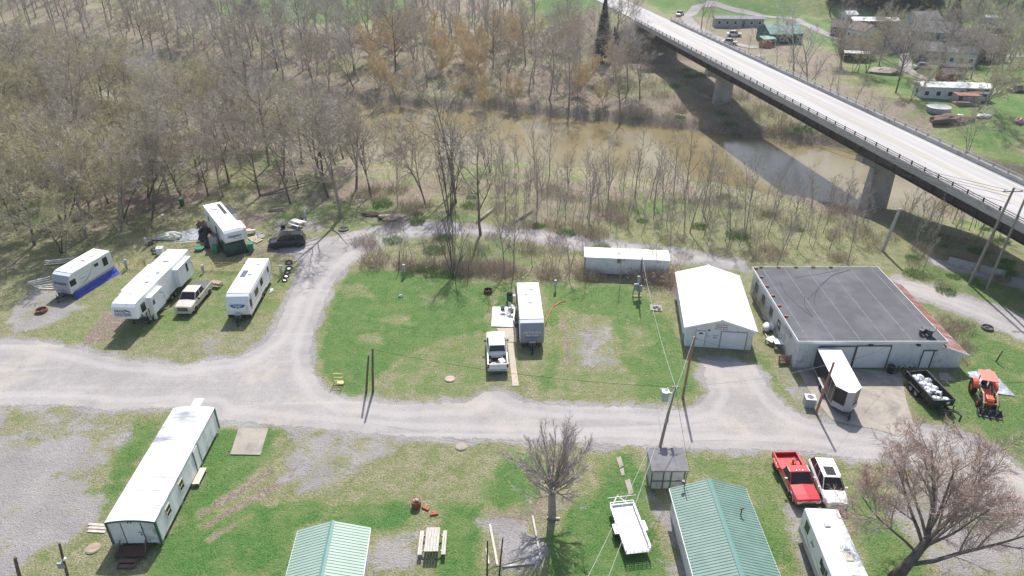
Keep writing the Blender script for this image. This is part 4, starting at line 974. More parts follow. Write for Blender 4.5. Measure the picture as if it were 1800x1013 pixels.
def pickup(name, label, loc, rz, mp, L=5.85, W=2.0, crew=True, bedcover=False, old=False, rim=M_rim, wb=3.65, sc=1.0):
    t = thing(name, label, 'pickup truck', loc, rz); h = W / 2; xf, xr = L / 2, -L / 2; zb, zr = .46, (1.24 if not old else 1.02)
    cf = xf - (1.35 if not old else 1.55); cr = (cf - 2.55) if crew else (cf - 1.75)  # cowl, cab rear
    zh = 1.26 if not old else 1.05
    # lower body: front clip + cab lower
    secs = []
    for x, wf, zt in ((xf, .90, zh - .14), (xf - .12, .97, zh - .05), (xf - .6, 1, zh), (cf, 1, zh + .07), (cf - .1, 1, zh + .10), (cr, 1, zr + .08)):
        y = h * wf; secs.append((x, [(.02, zb), (y - .06, zb), (y, zb + .12), (y, zt - .14), (y - .10, zt - .01), (.02, zt + .03)]))
    b = loft(secs); 
    b.build('body', mp, t, bevel=.03)
    # bed
    bl = cr - .03; b = MB()
    b.box(xr, bl, -h, -h + .13, zb, zr + .04); b.box(xr, bl, h - .13, h, zb, zr + .04); b.box(bl - .08, bl, -h + .13, h - .13, zb, zr + .04); b.box(xr, xr + .09, -h + .13, h - .13, zb + .1, zr + .02)
    bed = b.build('bed', mp, t, bevel=.02)
    b = MB(); b.box(xr + .09, bl - .08, -h + .13, h - .13, .62, .70); 
    if not bedcover:
        for k in range(7): y = -h + .3 + k * .23; b.box(xr + .1, bl - .1, y - .03, y + .03, .70, .715)
        for s in (-1, 1): b.box(xr + .95, xr + 1.85, s * (h - .3) - .1, s * (h - .3) + .1, .71, .92)
    b.build('bed_liner', M_bed if not old else mp, bed)
    if bedcover: b = MB(); b.box(xr + .04, bl - .01, -h + .06, h - .06, zr + .045, zr + .09); b.build('bed_cover', M_dgrey, bed)
    b = MB(); b.box(xr - .02, xr, -h + .2, h - .2, zb + .18, zr); b.box(xr - .035, xr - .02, -.12, .12, zr - .22, zr - .16, 0); b.build('tailgate', mp, bed, bevel=.01)
    for s in (-1, 1): b = MB(); b.box(xr - .03, xr + .04, s * h - (.16 if s > 0 else 0), s * h + (.16 if s < 0 else 0), zr - .42, zr - .02); b.build('tail_light', M_tail, t)
    # cab greenhouse
    zt = 1.96 if not old else 1.75; i1 = .12
    pb = lambda x, z, ins: [(.02, z), (h - ins, z)]
    A = [(cf - .02, h - .05, zh + .08), (cf - .75, h - .22, zt), (cr + .25, h - .22, zt), (cr + .02, h - .07, zr + .06)]
    (x0, y0, z0), (x1, y1, z1), (x2, y2, z2), (x3, y3, z3) = A
    b = MB(); b.hexa([(x3, -y3, z3 - .05), (x0, -y0, z0 - .05), (x0, y0, z0 - .05), (x3, y3, z3 - .05)], [(x2, -y2, z2), (x1, -y1, z1), (x1, y1, z1), (x2, y2, z2)])
    cab = b.build('cab', mp, t, bevel=.05)
    def quad_on(name, p, m_, off, par, shrink=.08, fr=None):
        P = [Vector(v) for v in p]; c = sum(P, Vector()) / 4; nrm = (P[1] - P[0]).cross(P[3] - P[0]).normalized()
        if nrm.dot(c - Vector((0, 0, 1.2))) < 0: nrm = -nrm
        Q = [v.lerp(c, shrink) + nrm * off for v in P]; Q2 = [v - nrm * .03 for v in Q]
        m = MB(); m.hexa(Q2, Q); return m.build(name, m_, par)
    quad_on('windscreen', [(x0, -y0, z0), (x0, y0, z0), (x1, y1, z1), (x1, -y1, z1)], M_glass, .012, cab, .09)
    quad_on('rear_window', [(x3, -y3, z3), (x3, y3, z3), (x2, y2, z2), (x2, -y2, z2)], M_glass, .012, cab, .13)
    for s in (-1, 1):
        lo0, lo1 = Vector((x0, s * y0, z0)), Vector((x3, s * y3, z3)); hi0, hi1 = Vector((x1, s * y1, z1)), Vector((x2, s * y2, z2)); k = 2 if crew else 1
        for q in range(k):
            a, c_ = q / k, (q + 1) / k
            quad_on('side_window', [lo0.lerp(lo1, a), lo0.lerp(lo1, c_), hi0.lerp(hi1, c_), hi0.lerp(hi1, a)], M_glass, .012, cab, .12)
        b = MB(); b.box(x0 - .55, x0 - .38, s * (h + .02), s * (h + .24), 1.18, 1.38); b.build('mirror', M_black if not old else M_chrome, t, bevel=.02)
        # door lines
        b = MB()
        for x in ([cf - .15, cf - 1.3, cr + .12] if crew else [cf - .15, cr + .15]): b.box(x - .01, x + .01, s * h - .004, s * h + .004, zb + .1, zh + .02)
        b.build('door_seam', M_dgrey, t)
        b = MB(); b.box(xf - .06, xf + .015, s * (h - .26) - .16, s * (h - .26) + .16, zh - .40, zh - .17); b.build('headlight', M_lens, t, bevel=.02)
        for x in (xf - 1.0, xf - 1.0 - wb):
            b = MB(); b.tube([(x + .47 * math.cos(a), s * (h + .0), .38 + .47 * math.sin(a)) for a in [math.pi * k / 10 for k in range(11)]], .035, 5); b.build('wheel_arch', mp if not old else M_chrome, t)
            b = MB(); b.cyl((x, s * (h - .12), .42), .44, .26, 'y', 18); b.build('wheel_well', M_black, t)
            wheel(t, x, s * (h - .10), .39, .26, rim)
    b = MB(); b.box(xf - .02, xf + .03, -h + .42, h - .42, zh - .56, zh - .15)
    g_ = b.build('grille', M_black if not old else M_chrome, t)
    b = MB()
    for k in range(4): b.box(xf + .03, xf + .04, -h + .44, h - .44, zh - .52 + k * .1, zh - .50 + k * .1)
    b.build('grille_bar', M_chrome if not old else M_black, g_)
    b = MB(); b.box(xf - .05, xf + .11, -h + .06, h - .06, .42, .64); b.build('bumper', M_black if old else mp, t, bevel=.03)
    b = MB(); b.box(xr - .16, xr - .02, -h + .08, h - .08, .45, .62); b.build('bumper', M_chrome if not old else M_black, t, bevel=.02)
    b = MB(); b.box(xr + .3, xf - .3, -h + .25, h - .25, .28, .43); b.build('chassis', M_black, t)
    if old:
        for y in (-.25, 0, .25): b = MB(); b.ball((x1 - .12, y, z1 + .02), (.08, .05, .04)); b.build('roof_marker_light', M_lens, t)
        for s in (-1, 1):
            b = MB(); b.box(xr + .55, xr + 1.75, s * h, s * (h + .22), .75, .92) if s > 0 else b.box(xr + .55, xr + 1.75, -(h + .22), -h, .75, .92); b.build('fender_flare', mp, t, bevel=.05)
            b = MB(); b.box(bl - .1, cf + .2, min(s * h, s * (h + .02)), max(s * h, s * (h + .02)), .55, .72); b.build('side_stripe', M_chrome, t)
    return t
def suv(name, label, loc, rz, mp, L=4.7, W=1.9, H=1.7, wb=2.82, boxy=False, rim=M_rim, roof_glass=True, cat='car'):
    t = thing(name, label, cat, loc, rz); h = W / 2; xf, xr = L / 2, -L / 2; zb = .32; zw = 1.02
    nose = .86 if not boxy else .97
    secs = []
    for x, wf, zt in ((xf, nose - .14, .66), (xf - .10, nose - .04, .84), (xf - .45, .97, .95), (xf - 1.15, 1, zw + .02), (0, 1, zw + .05), (xr + .6, 1, zw + .08), (xr + .1, .97, zw + .06), (xr, .90, zw - .05)):
        y = h * wf; secs.append((x, [(.02, zb), (y - .08, zb), (y, zb + .18), (y, zt - .18), (y - .09, zt - .02), (.02, zt + .03)]))
    bb = loft(secs); body = bb.build('body', mp, t, bevel=.045)
    x0, x1 = xf - 1.15, xf - (1.95 if not boxy else 1.75); x2, x3 = xr + (.55 if not boxy else .32), xr + .12
    tq = .20 if boxy else .28
    A = [(x0, h - .08, zw + .02), (x1, h - tq, H), (x2, h - tq, H - .05), (x3, h - .12, zw + .05)]
    (x0, y0, z0), (x1, y1, z1), (x2, y2, z2), (x3, y3, z3) = A
    b = MB(); b.hexa([(x3, -y3, z3 - .06), (x0, -y0, z0 - .06), (x0, y0, z0 - .06), (x3, y3, z3 - .06)], [(x2, -y2, z2), (x1, -y1, z1), (x1, y1, z1), (x2, y2, z2)])
    cab = b.build('cabin', mp, t, bevel=.12)
    def quad_on(name, p, m_, off, par, shrink=.08):
        P = [Vector(v) for v in p]; c = sum(P, Vector()) / 4; nrm = (P[1] - P[0]).cross(P[3] - P[0]).normalized()
        if nrm.dot(c - Vector((0, 0, 1.1))) < 0: nrm = -nrm
        Q = [v.lerp(c, shrink) + nrm * off for v in P]; m = MB(); m.hexa([v - nrm * .03 for v in Q], Q); return m.build(name, m_, par)
    quad_on('windscreen', [(x0, -y0, z0), (x0, y0, z0), (x1, y1, z1), (x1, -y1, z1)], M_glass, .012, cab, .10)
    quad_on('rear_window', [(x3, -y3, z3), (x3, y3, z3), (x2, y2, z2), (x2, -y2, z2)], M_glass, .012, cab, .14)
    for s in (-1, 1):
        lo0, lo1 = Vector((x0, s * y0, z0)), Vector((x3, s * y3, z3)); hi0, hi1 = Vector((x1, s * y1, z1)), Vector((x2, s * y2, z2))
        for a, c_ in ((.0, .36), (.36, .70), (.70, 1.0)): quad_on('side_window', [lo0.lerp(lo1, a), lo0.lerp(lo1, c_), hi0.lerp(hi1, c_), hi0.lerp(hi1, a)], M_glass, .012, cab, .11)
        b = MB(); b.box(x0 - .35, x0 - .2, min(s * h, s * (h + .17)), max(s * h, s * (h + .17)), 1.0, 1.15); b.build('mirror', mp, t, bevel=.03)
        b = MB(); b.box(xf - .22, xf - .01, s * (h - .32) - .15, s * (h - .32) + .15, .70, .82); b.build('headlight', M_lens, t, bevel=.02)
        b = MB(); b.box(xr - .012, xr + .12, s * (h - .18) - .09, s * (h - .18) + .09, .78, 1.02); b.build('tail_light', M_tail, t)
        b = MB()
        for x in (x0 - .1, x0 - 1.1, x0 - 2.0): b.box(x - .008, x + .008, s * h - .004, s * h + .004, zb + .15, zw - .05)
        b.build('door_seam', M_dgrey, t)
        for x in (wb / 2 + .05, -wb / 2 + .05):
            b = MB(); b.cyl((x, s * (h - .11), .38), .40, .24, 'y', 18); b.build('wheel_well', M_black, t)
            wheel(t, x, s * (h - .10), .345, .23, rim)
        b = MB(); b.tube([(x1 - .15, s * (h - .30), z1 + .03), (x2 + .15, s * (h - .30), z2 + .04)], .025, 5); b.build('roof_rail', M_chrome if not boxy else M_black, t)
    if roof_glass: b = MB(); b.box((x1 + x2) / 2 + .0, x1 - .18, -.38, .38, z1 - .02, z1 + .012); b.build('sunroof', M_glass, cab)
    b = MB(); b.box(xf - .08, xf + .015, -.5, .5, .50, .68); b.build('grille', M_dgrey, t)
    b = MB(); b.box(xf - .08, xf + .03, -h * .74, h * .74, .34, .46); b.build('bumper', mp if not boxy else M_black, t, bevel=.03)
    b = MB(); b.box(xr + .3, xf - .3, -h + .2, h - .2, .2, .33); b.build('chassis', M_black, t)
    return t
def place_dir(front, rear, z=0): a = G(*front, z); b = G(*rear, z); d = a - b; return math.atan2(d.y, d.x)
def from_wheels(front, rear, side, W, wfx, wb):
    """ground contact of the front and rear wheel seen on one side (side=+1: the vehicle's left)"""
    a = G(*front); b = G(*rear); yaw = math.atan2((a - b).y, (a - b).x); f = Vector((math.cos(yaw), math.sin(yaw), 0)); l = Vector((-f.y, f.x, 0))
    m = (a + b) / 2 - l * side * (W / 2 - .02); return m - f * (wfx - wb / 2), yaw
# tan pickup, black bed cover
loc, yaw = from_wheels((344, 551), (371, 517), 1, 1.98, 5.75 / 2 - 1.0, 3.65)
pickup('pickup_truck', 'pale gold crew cab pickup with black bed cover between two long white trailers', loc, yaw, P_tan, 5.75, 1.98, True, True, rim=M_dgrey)
# white pickup, open bed with boxes
a = G(875.5, 653.5, .4); b_ = G(871, 583, 1.0); yaw = math.atan2((b_ - a).y, (b_ - a).x); wp = Vector((a.x, a.y, 0)) + Vector((math.cos(yaw), math.sin(yaw), 0)) * 3.0
pickup('pickup_truck', 'white pickup with open black bed reversed beside the plywood walkway on the lawn', wp, yaw, P_white, 5.9, 2.02, True, False)
wdir = Matrix.Rotation(yaw, 3, 'Z')
t = thing('storage_box', 'white box lying in the bed of the white pickup', 'box', wp + wdir @ Vector((-2.15, -.42, .72)), yaw + .4); b = MB(); b.box(-.32, .32, -.24, .24, 0, .38); b.build('body', M_white, t, bevel=.02); b = MB(); b.box(-.34, .34, -.26, .26, .382, .43); b.build('lid', M_wroof, t, bevel=.01)
t = thing('hose_reel', 'coil of white hose lying in the bed of the white pickup', 'hose coil', wp + wdir @ Vector((-2.35, .42, .78)), 0); b = MB(); b.torus((0, 0, 0), .26, .06); b.torus((0, 0, .07), .2, .05); b.build('coil', M_white, t, True); b = MB(); b.cyl((0, 0, 0), .09, .12); b.build('hub', M_black, t)
t = thing('tool_box', 'low black and white tool box behind the cab of the white pickup', 'tool box', wp + wdir @ Vector((-.75, 0, .72)), yaw); b = MB(); b.box(-.2, .2, -.75, .75, 0, .36); b.build('body', M_dgrey, t); b = MB(); b.box(-.05, .05, -.6, .6, .362, .40); b.build('lid_strip', M_white, t)
# old red pickup
loc, yaw = from_wheels((1388, 880), (1362, 826), -1, 2.0, 5.3 / 2 - .95, 3.4)
pickup('pickup_truck', 'old red single cab pickup with chrome grille parked beside the white car', loc, yaw, P_red, 5.3, 2.0, False, False, True, wb=3.35)
rp = loc; rdir = Matrix.Rotation(yaw, 3, 'Z')
M_cone = mat('orange_cone_plastic', (.85, .20, .07), .5, .05)
t = thing('traffic_cone', 'orange traffic cone standing in the red pickup bed', 'traffic cone', rp + rdir @ Vector((-1.7, .38, .72)), .3); b = MB(); b.cyl((0, 0, .32), .13, .6, r2=.03, n=16); b.build('cone', M_cone, t, True); b = MB(); b.box(-.18, .18, -.18, .18, 0, .04); b.build('base', M_cone, t); b = MB(); b.cyl((0, 0, .36), .112, .12, r2=.09, n=16); b.build('band', M_wtxt, t)
t = thing('fuel_can', 'red fuel can lying in the red pickup bed', 'fuel can', rp + rdir @ Vector((-1.15, .55, .72)), yaw); b = MB(); b.box(-.3, .3, -.12, .12, 0, .3); b.build('body', P_red, t, bevel=.04); b = MB(); b.tube([(.1, 0, .3), (.2, 0, .42)], .03, 6); b.build('spout', M_yellow, t)
# white suv
loc, yaw = from_wheels((1440.5, 881), (1423, 838), -1, 1.86, 2.82 / 2 + .05, 2.82)
suv('parked_car', 'white crossover car with glass sunroof parked right of the red pickup', loc, yaw, P_white)
# dark suv
loc, yaw = from_wheels((484, 439), (525, 435), 1, 1.85, 2.85 / 2 + .05, 2.85)
suv('parked_car', 'dark navy boxy sport utility car parked where the track enters the woods', loc, yaw, P_navy, 4.75, 1.88, 1.75, 2.85, True, M_dgrey)
# ---------------------------------------------------------------- travel trailers
def decal(name, pts, side_y, m_, par, face='y', off=.006):
    """flat stripe polygon on a side wall, pts in (x,z)"""
    b = MB(); y0, y1 = (side_y, side_y + off) if side_y > 0 else (side_y - off, side_y)
    b.prism(pts, 'y', y0, y1); return b.build(name, m_, par)
def swoosh(p, w, side_y, m_, par, name='stripe'):
    n = len(p); up = []; dn = []
    for i, (x, z) in enumerate(p):
        k = w * (1 - abs(2 * i / (n - 1) - 1)) + .012; up.append((x, z + k / 2)); dn.append((x, z - k / 2))
    return decal(name, up + dn[::-1], side_y, m_, par)
def trailer(label, c, yaw_d, w, d, H=3.1, zb=.62, nose='curve', front=None, stripe=None, ac=(), vents=(), wins_l=(), wins_r=(), doors_r=(), doors_l=(), skirt=M_lgrey, wheels_x=(-.6, .35), side_m=None, tongue=True, roof_m=None, top=None):
    """+x points to the hitch; d length, w width"""
    t = thing('travel_trailer', label, 'travel trailer', c, yaw_d); hx, hy = d / 2, w / 2; sm = side_m or M_white
    if nose == 'curve': pf = [(hx - .12, zb), (hx, zb + .25), (hx + .02, zb + .9), (hx - .10, H - .75), (hx - .42, H - .22), (hx - .85, H)]
    elif nose == 'fifth': pf = [(hx - 2.5, zb), (hx - 2.4, zb + 1.0), (hx - .45, zb + 1.12), (hx - .08, zb + 1.25), (hx, zb + 1.55), (hx - .12, H - .35), (hx - .45, H - .06), (hx - .9, H)]
    else: pf = [(hx, zb), (hx, H - .1), (hx - .15, H)]
    prof = [(-hx, zb)] + pf + [(-hx + .15, H), (-hx, H - .12)]
    b = MB(); b.prism(prof, 'y', -hy, hy); b.build('body', sm, t, bevel=.03)
    x1 = pf[-1][0]; b = MB(); b.box(-hx + .05, x1 + .02, -hy + .03, hy - .03, H + .002, H + .035)
    rf = b.build('roof', roof_m or M_wroof, t, bevel=.01)
    for x, y, l, ww, hh in ac: b = MB(); b.hexa([(x - l / 2, y - ww / 2, H + .036), (x + l / 2, y - ww / 2, H + .036), (x + l / 2, y + ww / 2, H + .036), (x - l / 2, y + ww / 2, H + .036)], [(x - l * .42, y - ww * .42, H + .036 + hh), (x + l * .42, y - ww * .42, H + .036 + hh), (x + l * .42, y + ww * .42, H + .036 + hh), (x - l * .42, y + ww * .42, H + .036 + hh)]); b.build('air_conditioner', M_white, rf, bevel=.03)
    for x, y in vents: b = MB(); b.box(x - .2, x + .2, y - .2, y + .2, H + .036, H + .13); b.build('roof_vent', M_lgrey if (x * 7) % 2 > 1 else M_white, rf, bevel=.02)
    # front cap
    if front:
        fm, z_lo, z_hi = front; i0 = 0
        pts = [p for p in pf if z_lo - .01 <= p[1] <= z_hi + .01]
        b = MB(); q = [(x + .012, z) for x, z in pts]; b.prism(q + [(x - .04, z) for x, z in reversed(pts)], 'y', -hy + .02, hy - .02); b.build('front_cap', fm, t)
    for s, ws in ((1, wins_l), (-1, wins_r)):
        for x, z, wx, wz in ws:
            y = s * hy; b = MB(); b.box(x - wx / 2, x + wx / 2, min(y, y + s * .02), max(y, y + s * .02), z - wz / 2, z + wz / 2); wd = b.build('window', M_glass, t, bevel=.004)
            b = MB(); e = .035
            for q0, q1, r0, r1 in ((-wx / 2 - e, wx / 2 + e, wz / 2, wz / 2 + e), (-wx / 2 - e, wx / 2 + e, -wz / 2 - e, -wz / 2), (-wx / 2 - e, -wx / 2, -wz / 2, wz / 2), (wx / 2, wx / 2 + e, -wz / 2, wz / 2)): b.box(x + q0, x + q1, min(y, y + s * .03), max(y, y + s * .03), z + r0, z + r1)
            b.build('frame', M_black, wd)
    for s, ds in ((1, doors_l), (-1, doors_r)):
        for x in ds:
            y = s * hy; b = MB(); b.box(x - .34, x + .34, min(y, y + s * .025), max(y, y + s * .025), zb + .12, zb + 2.0); dd = b.build('door', M_white, t)
            b = MB(); b.box(x - .37, x - .34, min(y, y + s * .03), max(y, y + s * .03), zb + .1, zb + 2.04); b.box(x + .34, x + .37, min(y, y + s * .03), max(y, y + s * .03), zb + .1, zb + 2.04); b.box(x - .37, x + .37, min(y, y + s * .03), max(y, y + s * .03), zb + 2.0, zb + 2.04); b.build('frame', M_dgrey, dd)
            b = MB(); b.box(x - .2, x + .2, min(y, y + s * .032), max(y, y + s * .032), zb + 1.3, zb + 1.75); b.build('door_window', M_glass, dd)
            b = MB(); b.box(x - .3, x + .3, min(y, y + s * .5), max(y, y + s * .5), .28, .32); b.build('step', M_dgrey, t)
    xe = pf[0][0] - .25 if nose == 'fifth' else hx - .3
    b = MB(); b.box(-hx + .2, xe, -hy + .12, hy - .12, zb - .18, zb - .003); b.build('chassis', M_black, t)
    for s in (-1, 1):
        for x in wheels_x: wheel(t, x, s * (hy - .16), .35, .22, M_rim)
        b = MB(); b.box(wheels_x[0] - .5, wheels_x[-1] + .5, s * hy - .012, s * hy + .012, zb - .01, zb + .2); b.build('wheel_skirt', M_black, t)
        for x in (-hx + .5, xe - .2): b = MB(); b.tube([(x, s * (hy - .3), zb - .1), (x, s * (hy - .3), 0)], .04, 5); b.box(x - .12, x + .12, s * (hy - .3) - .12, s * (hy - .3) + .12, 0, .03); b.build('stabiliser_jack', M_dgrey, t)
    if tongue and nose != 'fifth':
        b = MB()
        for s in (-1, 1): b.tube([(hx - .5, s * .7, zb - .1), (hx + 1.15, 0, zb - .12)], .05, 5)
        b.tube([(hx + .95, 0, zb + .35), (hx + .95, 0, 0.02)], .045, 6); b.box(hx + .83, hx + 1.07, -.12, .12, 0, .03); b.build('hitch', M_black, t)
        b = MB(); b.cyl((hx + .38, -.17, zb + .22), .15, .48, n=12); b.cyl((hx + .38, .17, zb + .22), .15, .48, n=12); b.build('gas_bottle', M_dgrey, t, bevel=.03)
        b = MB(); b.box(hx + .2, hx + .58, -.34, .34, zb + .47, zb + .53); b.build('bottle_cover', M_lgrey, t, bevel=.02)
    if nose == 'fifth':
        b = MB(); b.box(hx - 1.55, hx - 1.2, -.22, .22, zb + .55, zb + 1.12); b.box(hx - 1.45, hx - 1.3, -.1, .1, zb + .2, zb + .55); b.build('king_pin', M_black, t)
        for s in (-1, 1): b = MB(); b.tube([(hx - 2.35, s * .85, zb + .9), (hx - 2.35, s * .85, 0)], .05, 6); b.box(hx - 2.5, hx - 2.2, s * .85 - .15, s * .85 + .15, 0, .04); b.build('landing_leg', M_black, t)
    b = MB(); b.box(-hx - .02, -hx, -hy + .08, -hy + .18, 1.1, 1.35); b.box(-hx - .02, -hx, hy - .18, hy - .08, 1.1, 1.35); b.build('tail_light', M_tail, t)
    t['hx'] = hx; return t, hx, hy
def tfit(fl, fr, rr, rl, z, w=2.44):
    c, yaw, ww, d = fitq(fl, fr, rr, rl, z); return c, yaw - math.pi / 2, w, d      # +x towards the camera-side front
def front_text(t, s, size, m_, x, y, z, tilt=0, shear=0, sx=1, name='lettering'):
    return text_mesh(name, s, size, m_, t, (x, y, z), (R(90) , 0, R(90)) if not tilt else Matrix.Rotation(R(90), 3, 'Z').to_4x4().to_euler() and (R(90 + tilt), 0, R(90)), .004, shear, sx)
def slide(t, x0, x1, s, hy, z0, z1, out=.55, wins=(), nm='slide_out'):
    b = MB(); y0, y1 = (hy - .02, hy + out) if s > 0 else (-hy - out, -hy + .02); b.box(x0, x1, y0, y1, z0, z1); so_ = b.build(nm, M_white, t, bevel=.02)
    b = MB(); b.box(x0 - .03, x1 + .03, y0 + (.03 if s > 0 else -.03), y1 + (.03 if s > 0 else -.03), z1 + .002, z1 + .04); b.build('slide_roof', M_wroof, so_)
    ye = (hy + out) * s
    for x, z, wx, wz in wins:
        b = MB(); b.box(x - wx / 2, x + wx / 2, min(ye, ye + s * .015), max(ye, ye + s * .015), z - wz / 2, z + wz / 2); b.build('window', M_glass, so_)
    return so_
# 1 grey fronted trailer with blue tarp, far left
c, yaw, w, d = tfit((92, 477), (128.5, 485), (188, 445), (151, 439), 3.0); yaw += R(-3)
t, hx, hy = trailer('white travel trailer with grey front and blue tarp skirt at the far left', c, yaw, 2.44, d + 1.0, 3.0, .6, 'curve', (mat('silver_grey_cap', (.40, .40, .43), .4, .05), .85, 2.78), ac=((-.6, .2, .8, .7, .14),), vents=((1.2, 0), (-1.6, .3)), wins_l=((hx_ := d / 2 - .1, 1.9, .75, .65), (-d / 2 + .6, 2.15, .62, .95), (-.9, 2.35, .5, .28)), doors_l=(), doors_r=(.8,))
front_text(t, 'Springdale', .42, M_txt, hx + .04, 0, 1.95, -8, .25)
swoosh([(hx - 1.6 - k * .45, 1.15 + .06 * k * k) for k in range(6)], .10, hy, M_dgrey, t); decal('lower_band', [(-hx + .05, .64), (hx - .3, .64), (hx - .3, .98), (-hx + .05, 1.05)], hy, M_lgrey, t)
swoosh([(hx - 2.6 + k * .35, 1.75 + .02 * k) for k in range(4)], .06, hy, M_dgrey, t)
b = MB()
for i in range(13):
    x = -hx - .1 + i * (2 * hx / 12); a = .35 + .35 * math.sin(i * 1.3) ** 2
    b.v += [(x, hy + .015, .78), (x, hy + .10 + .06 * math.sin(i * 2.1), .35), (x, hy + .2 + .08 * math.cos(i * 1.7), .06), (x, hy + .28 + a * .35, .025)]
for i in range(12):
    for k in range(3): b.f.append((4 * i + k, 4 * i + k + 4, 4 * i + k + 5, 4 * i + k + 1)); b.m.append(0)
tp = b.build('blue_tarpaulin', M_tarpb, None, True); tp.location = t.location; tp.rotation_euler = t.rotation_euler; so_ = tp.modifiers.new('s', 'SOLIDIFY'); so_.thickness = .012; tag(tp, 'blue tarpaulin draped along the base of the leftmost trailer', 'tarpaulin')
# 2 big fifth wheel
c, yaw, w, d = tfit((192.7, 536), (238, 539), (328, 440.5), (293, 435.5), 3.7)
t, hx, hy = trailer('very long white fifth wheel trailer with slide outs left of the gold pickup', c, yaw, 2.5, d - .1, 3.7, .75, 'fifth', None, ac=((-3.6, .1, 1.0, .8, .15),), vents=((1.6, .35), (-.6, .5), (.1, -.2), (4.0, -.1)), wins_l=((hx_ := d / 2 - 1.65, 2.55, .75, .9),), wheels_x=(-1.7, -.8))
front_text(t, 'GRAND', .36, M_txt, hx + .03, -.30, 2.95, -7); front_text(t, 'JUNCTION', .36, M_txt, hx + .05, -.08, 2.58, -7)
b = MB(); b.prism([(-.85, 2.34), (.7, 2.37), (.7, 2.40), (-.85, 2.38)], 'x', hx + .0, hx + .012); b.prism([(.2, 3.1), (.7, 2.90), (.78, 2.82), (.65, 2.85), (.2, 3.04)], 'x', hx - .08, hx + .004); b.build('stripe', M_txt, t)
slide(t, hx - 5.0, hx - 2.5, 1, hy, 1.1, 3.15, .5, ((hx - 2.85, 2.45, .4, .55),))
slide(t, -hx + .9, -hx + 4.3, 1, hy, 1.05, 3.25, .55, ((-hx + 2.2, 2.5, .45, 1.0),))
for cx, cz, sy in ((hx - 3.9, 2.1, hy + .505), (-hx + 1.9, 2.1, hy + .555)):
    swoosh([(cx + 1.1 * math.cos(a), cz + .75 * math.sin(a)) for a in [R(100 + 14 * k) for k in range(9)]], .10, sy, M_dgrey, t)
decal('lower_band', [(-hx + .05, .80), (hx - 2.6, .80), (hx - 2.6, .92), (-hx + .05, .92)], hy, M_grey, t)
b = MB(); b.box(-hx + .4, hx - 2.4, -hy - .36, -hy, 1.3, 3.5); b.box(-hx + 3.3, hx - 3.4, -hy - .75, -hy - .36, 1.3, 3.4); b.build('slide_out', M_white, t)
b = MB(); b.tube([(hx - 2.2, hy + .1, 2.0), (hx - 2.2, hy + .1, .9)], .05, 6); b.prism([(hx - 1.1, 1.7), (hx - .8, 1.9), (hx - .95, 2.15), (hx - 1.2, 1.8)], 'y', hy, hy + .01); b.build('trim', M_rust, t)
GJ = (c, yaw, hx, hy)
# 3 fifth wheel near the woods
c, yaw, w, d = tfit((393, 408), (430, 400), (386, 356), (354, 361), 3.6)
t, hx, hy = trailer('white fifth wheel trailer with dark green tarp skirt at the woods edge', c, yaw, 2.4, d, 3.6, .75, 'fifth', None, ac=((-2.9, -.2, .8, .7, .14),), vents=((.6, -.2),), wins_r=((1.0, 2.4, .5, .8), (-2.8, 2.5, .5, .6)), wheels_x=(-1.4, -.5))
front_text(t, 'Palomino', .45, M_txt, hx + .02, 0, 2.75, -7, .35)
b = MB(); b.box(hx - .0, hx + .012, -.1, .9, 2.32, 2.38); b.box(hx, hx + .013, -.2, .12, 2.5, 2.6); b.build('stripe', M_grey, t)
slide(t, hx - 3.1, hx - .5, 1, hy, 1.9, 3.3, .5, ()); slide(t, -hx + 1.2, -hx + 4.4, 1, hy, 1.1, 3.3, .8, ((-hx + 2.8, 2.4, .6, .7),))
b = MB(); b.box(-hx + .9, -hx + 4.6, hy - .75, hy - .35, 3.645, 3.67); b.box(-hx + 1.1, -hx + 4.5, hy - .1, hy + .85, 3.36, 3.40); b.build('solar_cover', M_black, t)
P3 = (c, yaw, hx, hy)
b = MB(); n = 22; zt_ = 1.85
for i in range(n + 1):
    f = i / n * 3; x, y = [(hx - 2.7 + f * 2.35, -hy + .05), (hx - .35, -hy + .05 + (f - 1) * 2 * (hy - .05)), (hx - .35 - (f - 2) * 2.35, hy - .05)][min(int(f), 2)]
    k = .12 * math.sin(i * 1.9); dx, dy = (x - (hx - 1.5)) * .12, y * .16
    b.v += [(x, y, zt_), (x + dx * (.6 + k), y + dy * (.6 + k), 1.0), (x + dx * (1.4 - k), y + dy * (1.4 - k), 0.02)]
for i in range(n):
    for k in range(2): b.f.append((3 * i + k, 3 * i + k + 1, 3 * i + k + 4, 3 * i + k + 3)); b.m.append(0)
tp = b.build('green_tarpaulin', mat('dark_green_tarp', (.035, .07, .06), .6, .3, 2, .5), None, True); tp.location = (c.x, c.y, 0); tp.rotation_euler = (0, 0, yaw); m = tp.modifiers.new('s', 'SOLIDIFY'); m.thickness = .015; tag(tp, 'dark green tarpaulin hung around the nose of the trailer by the woods', 'tarpaulin')
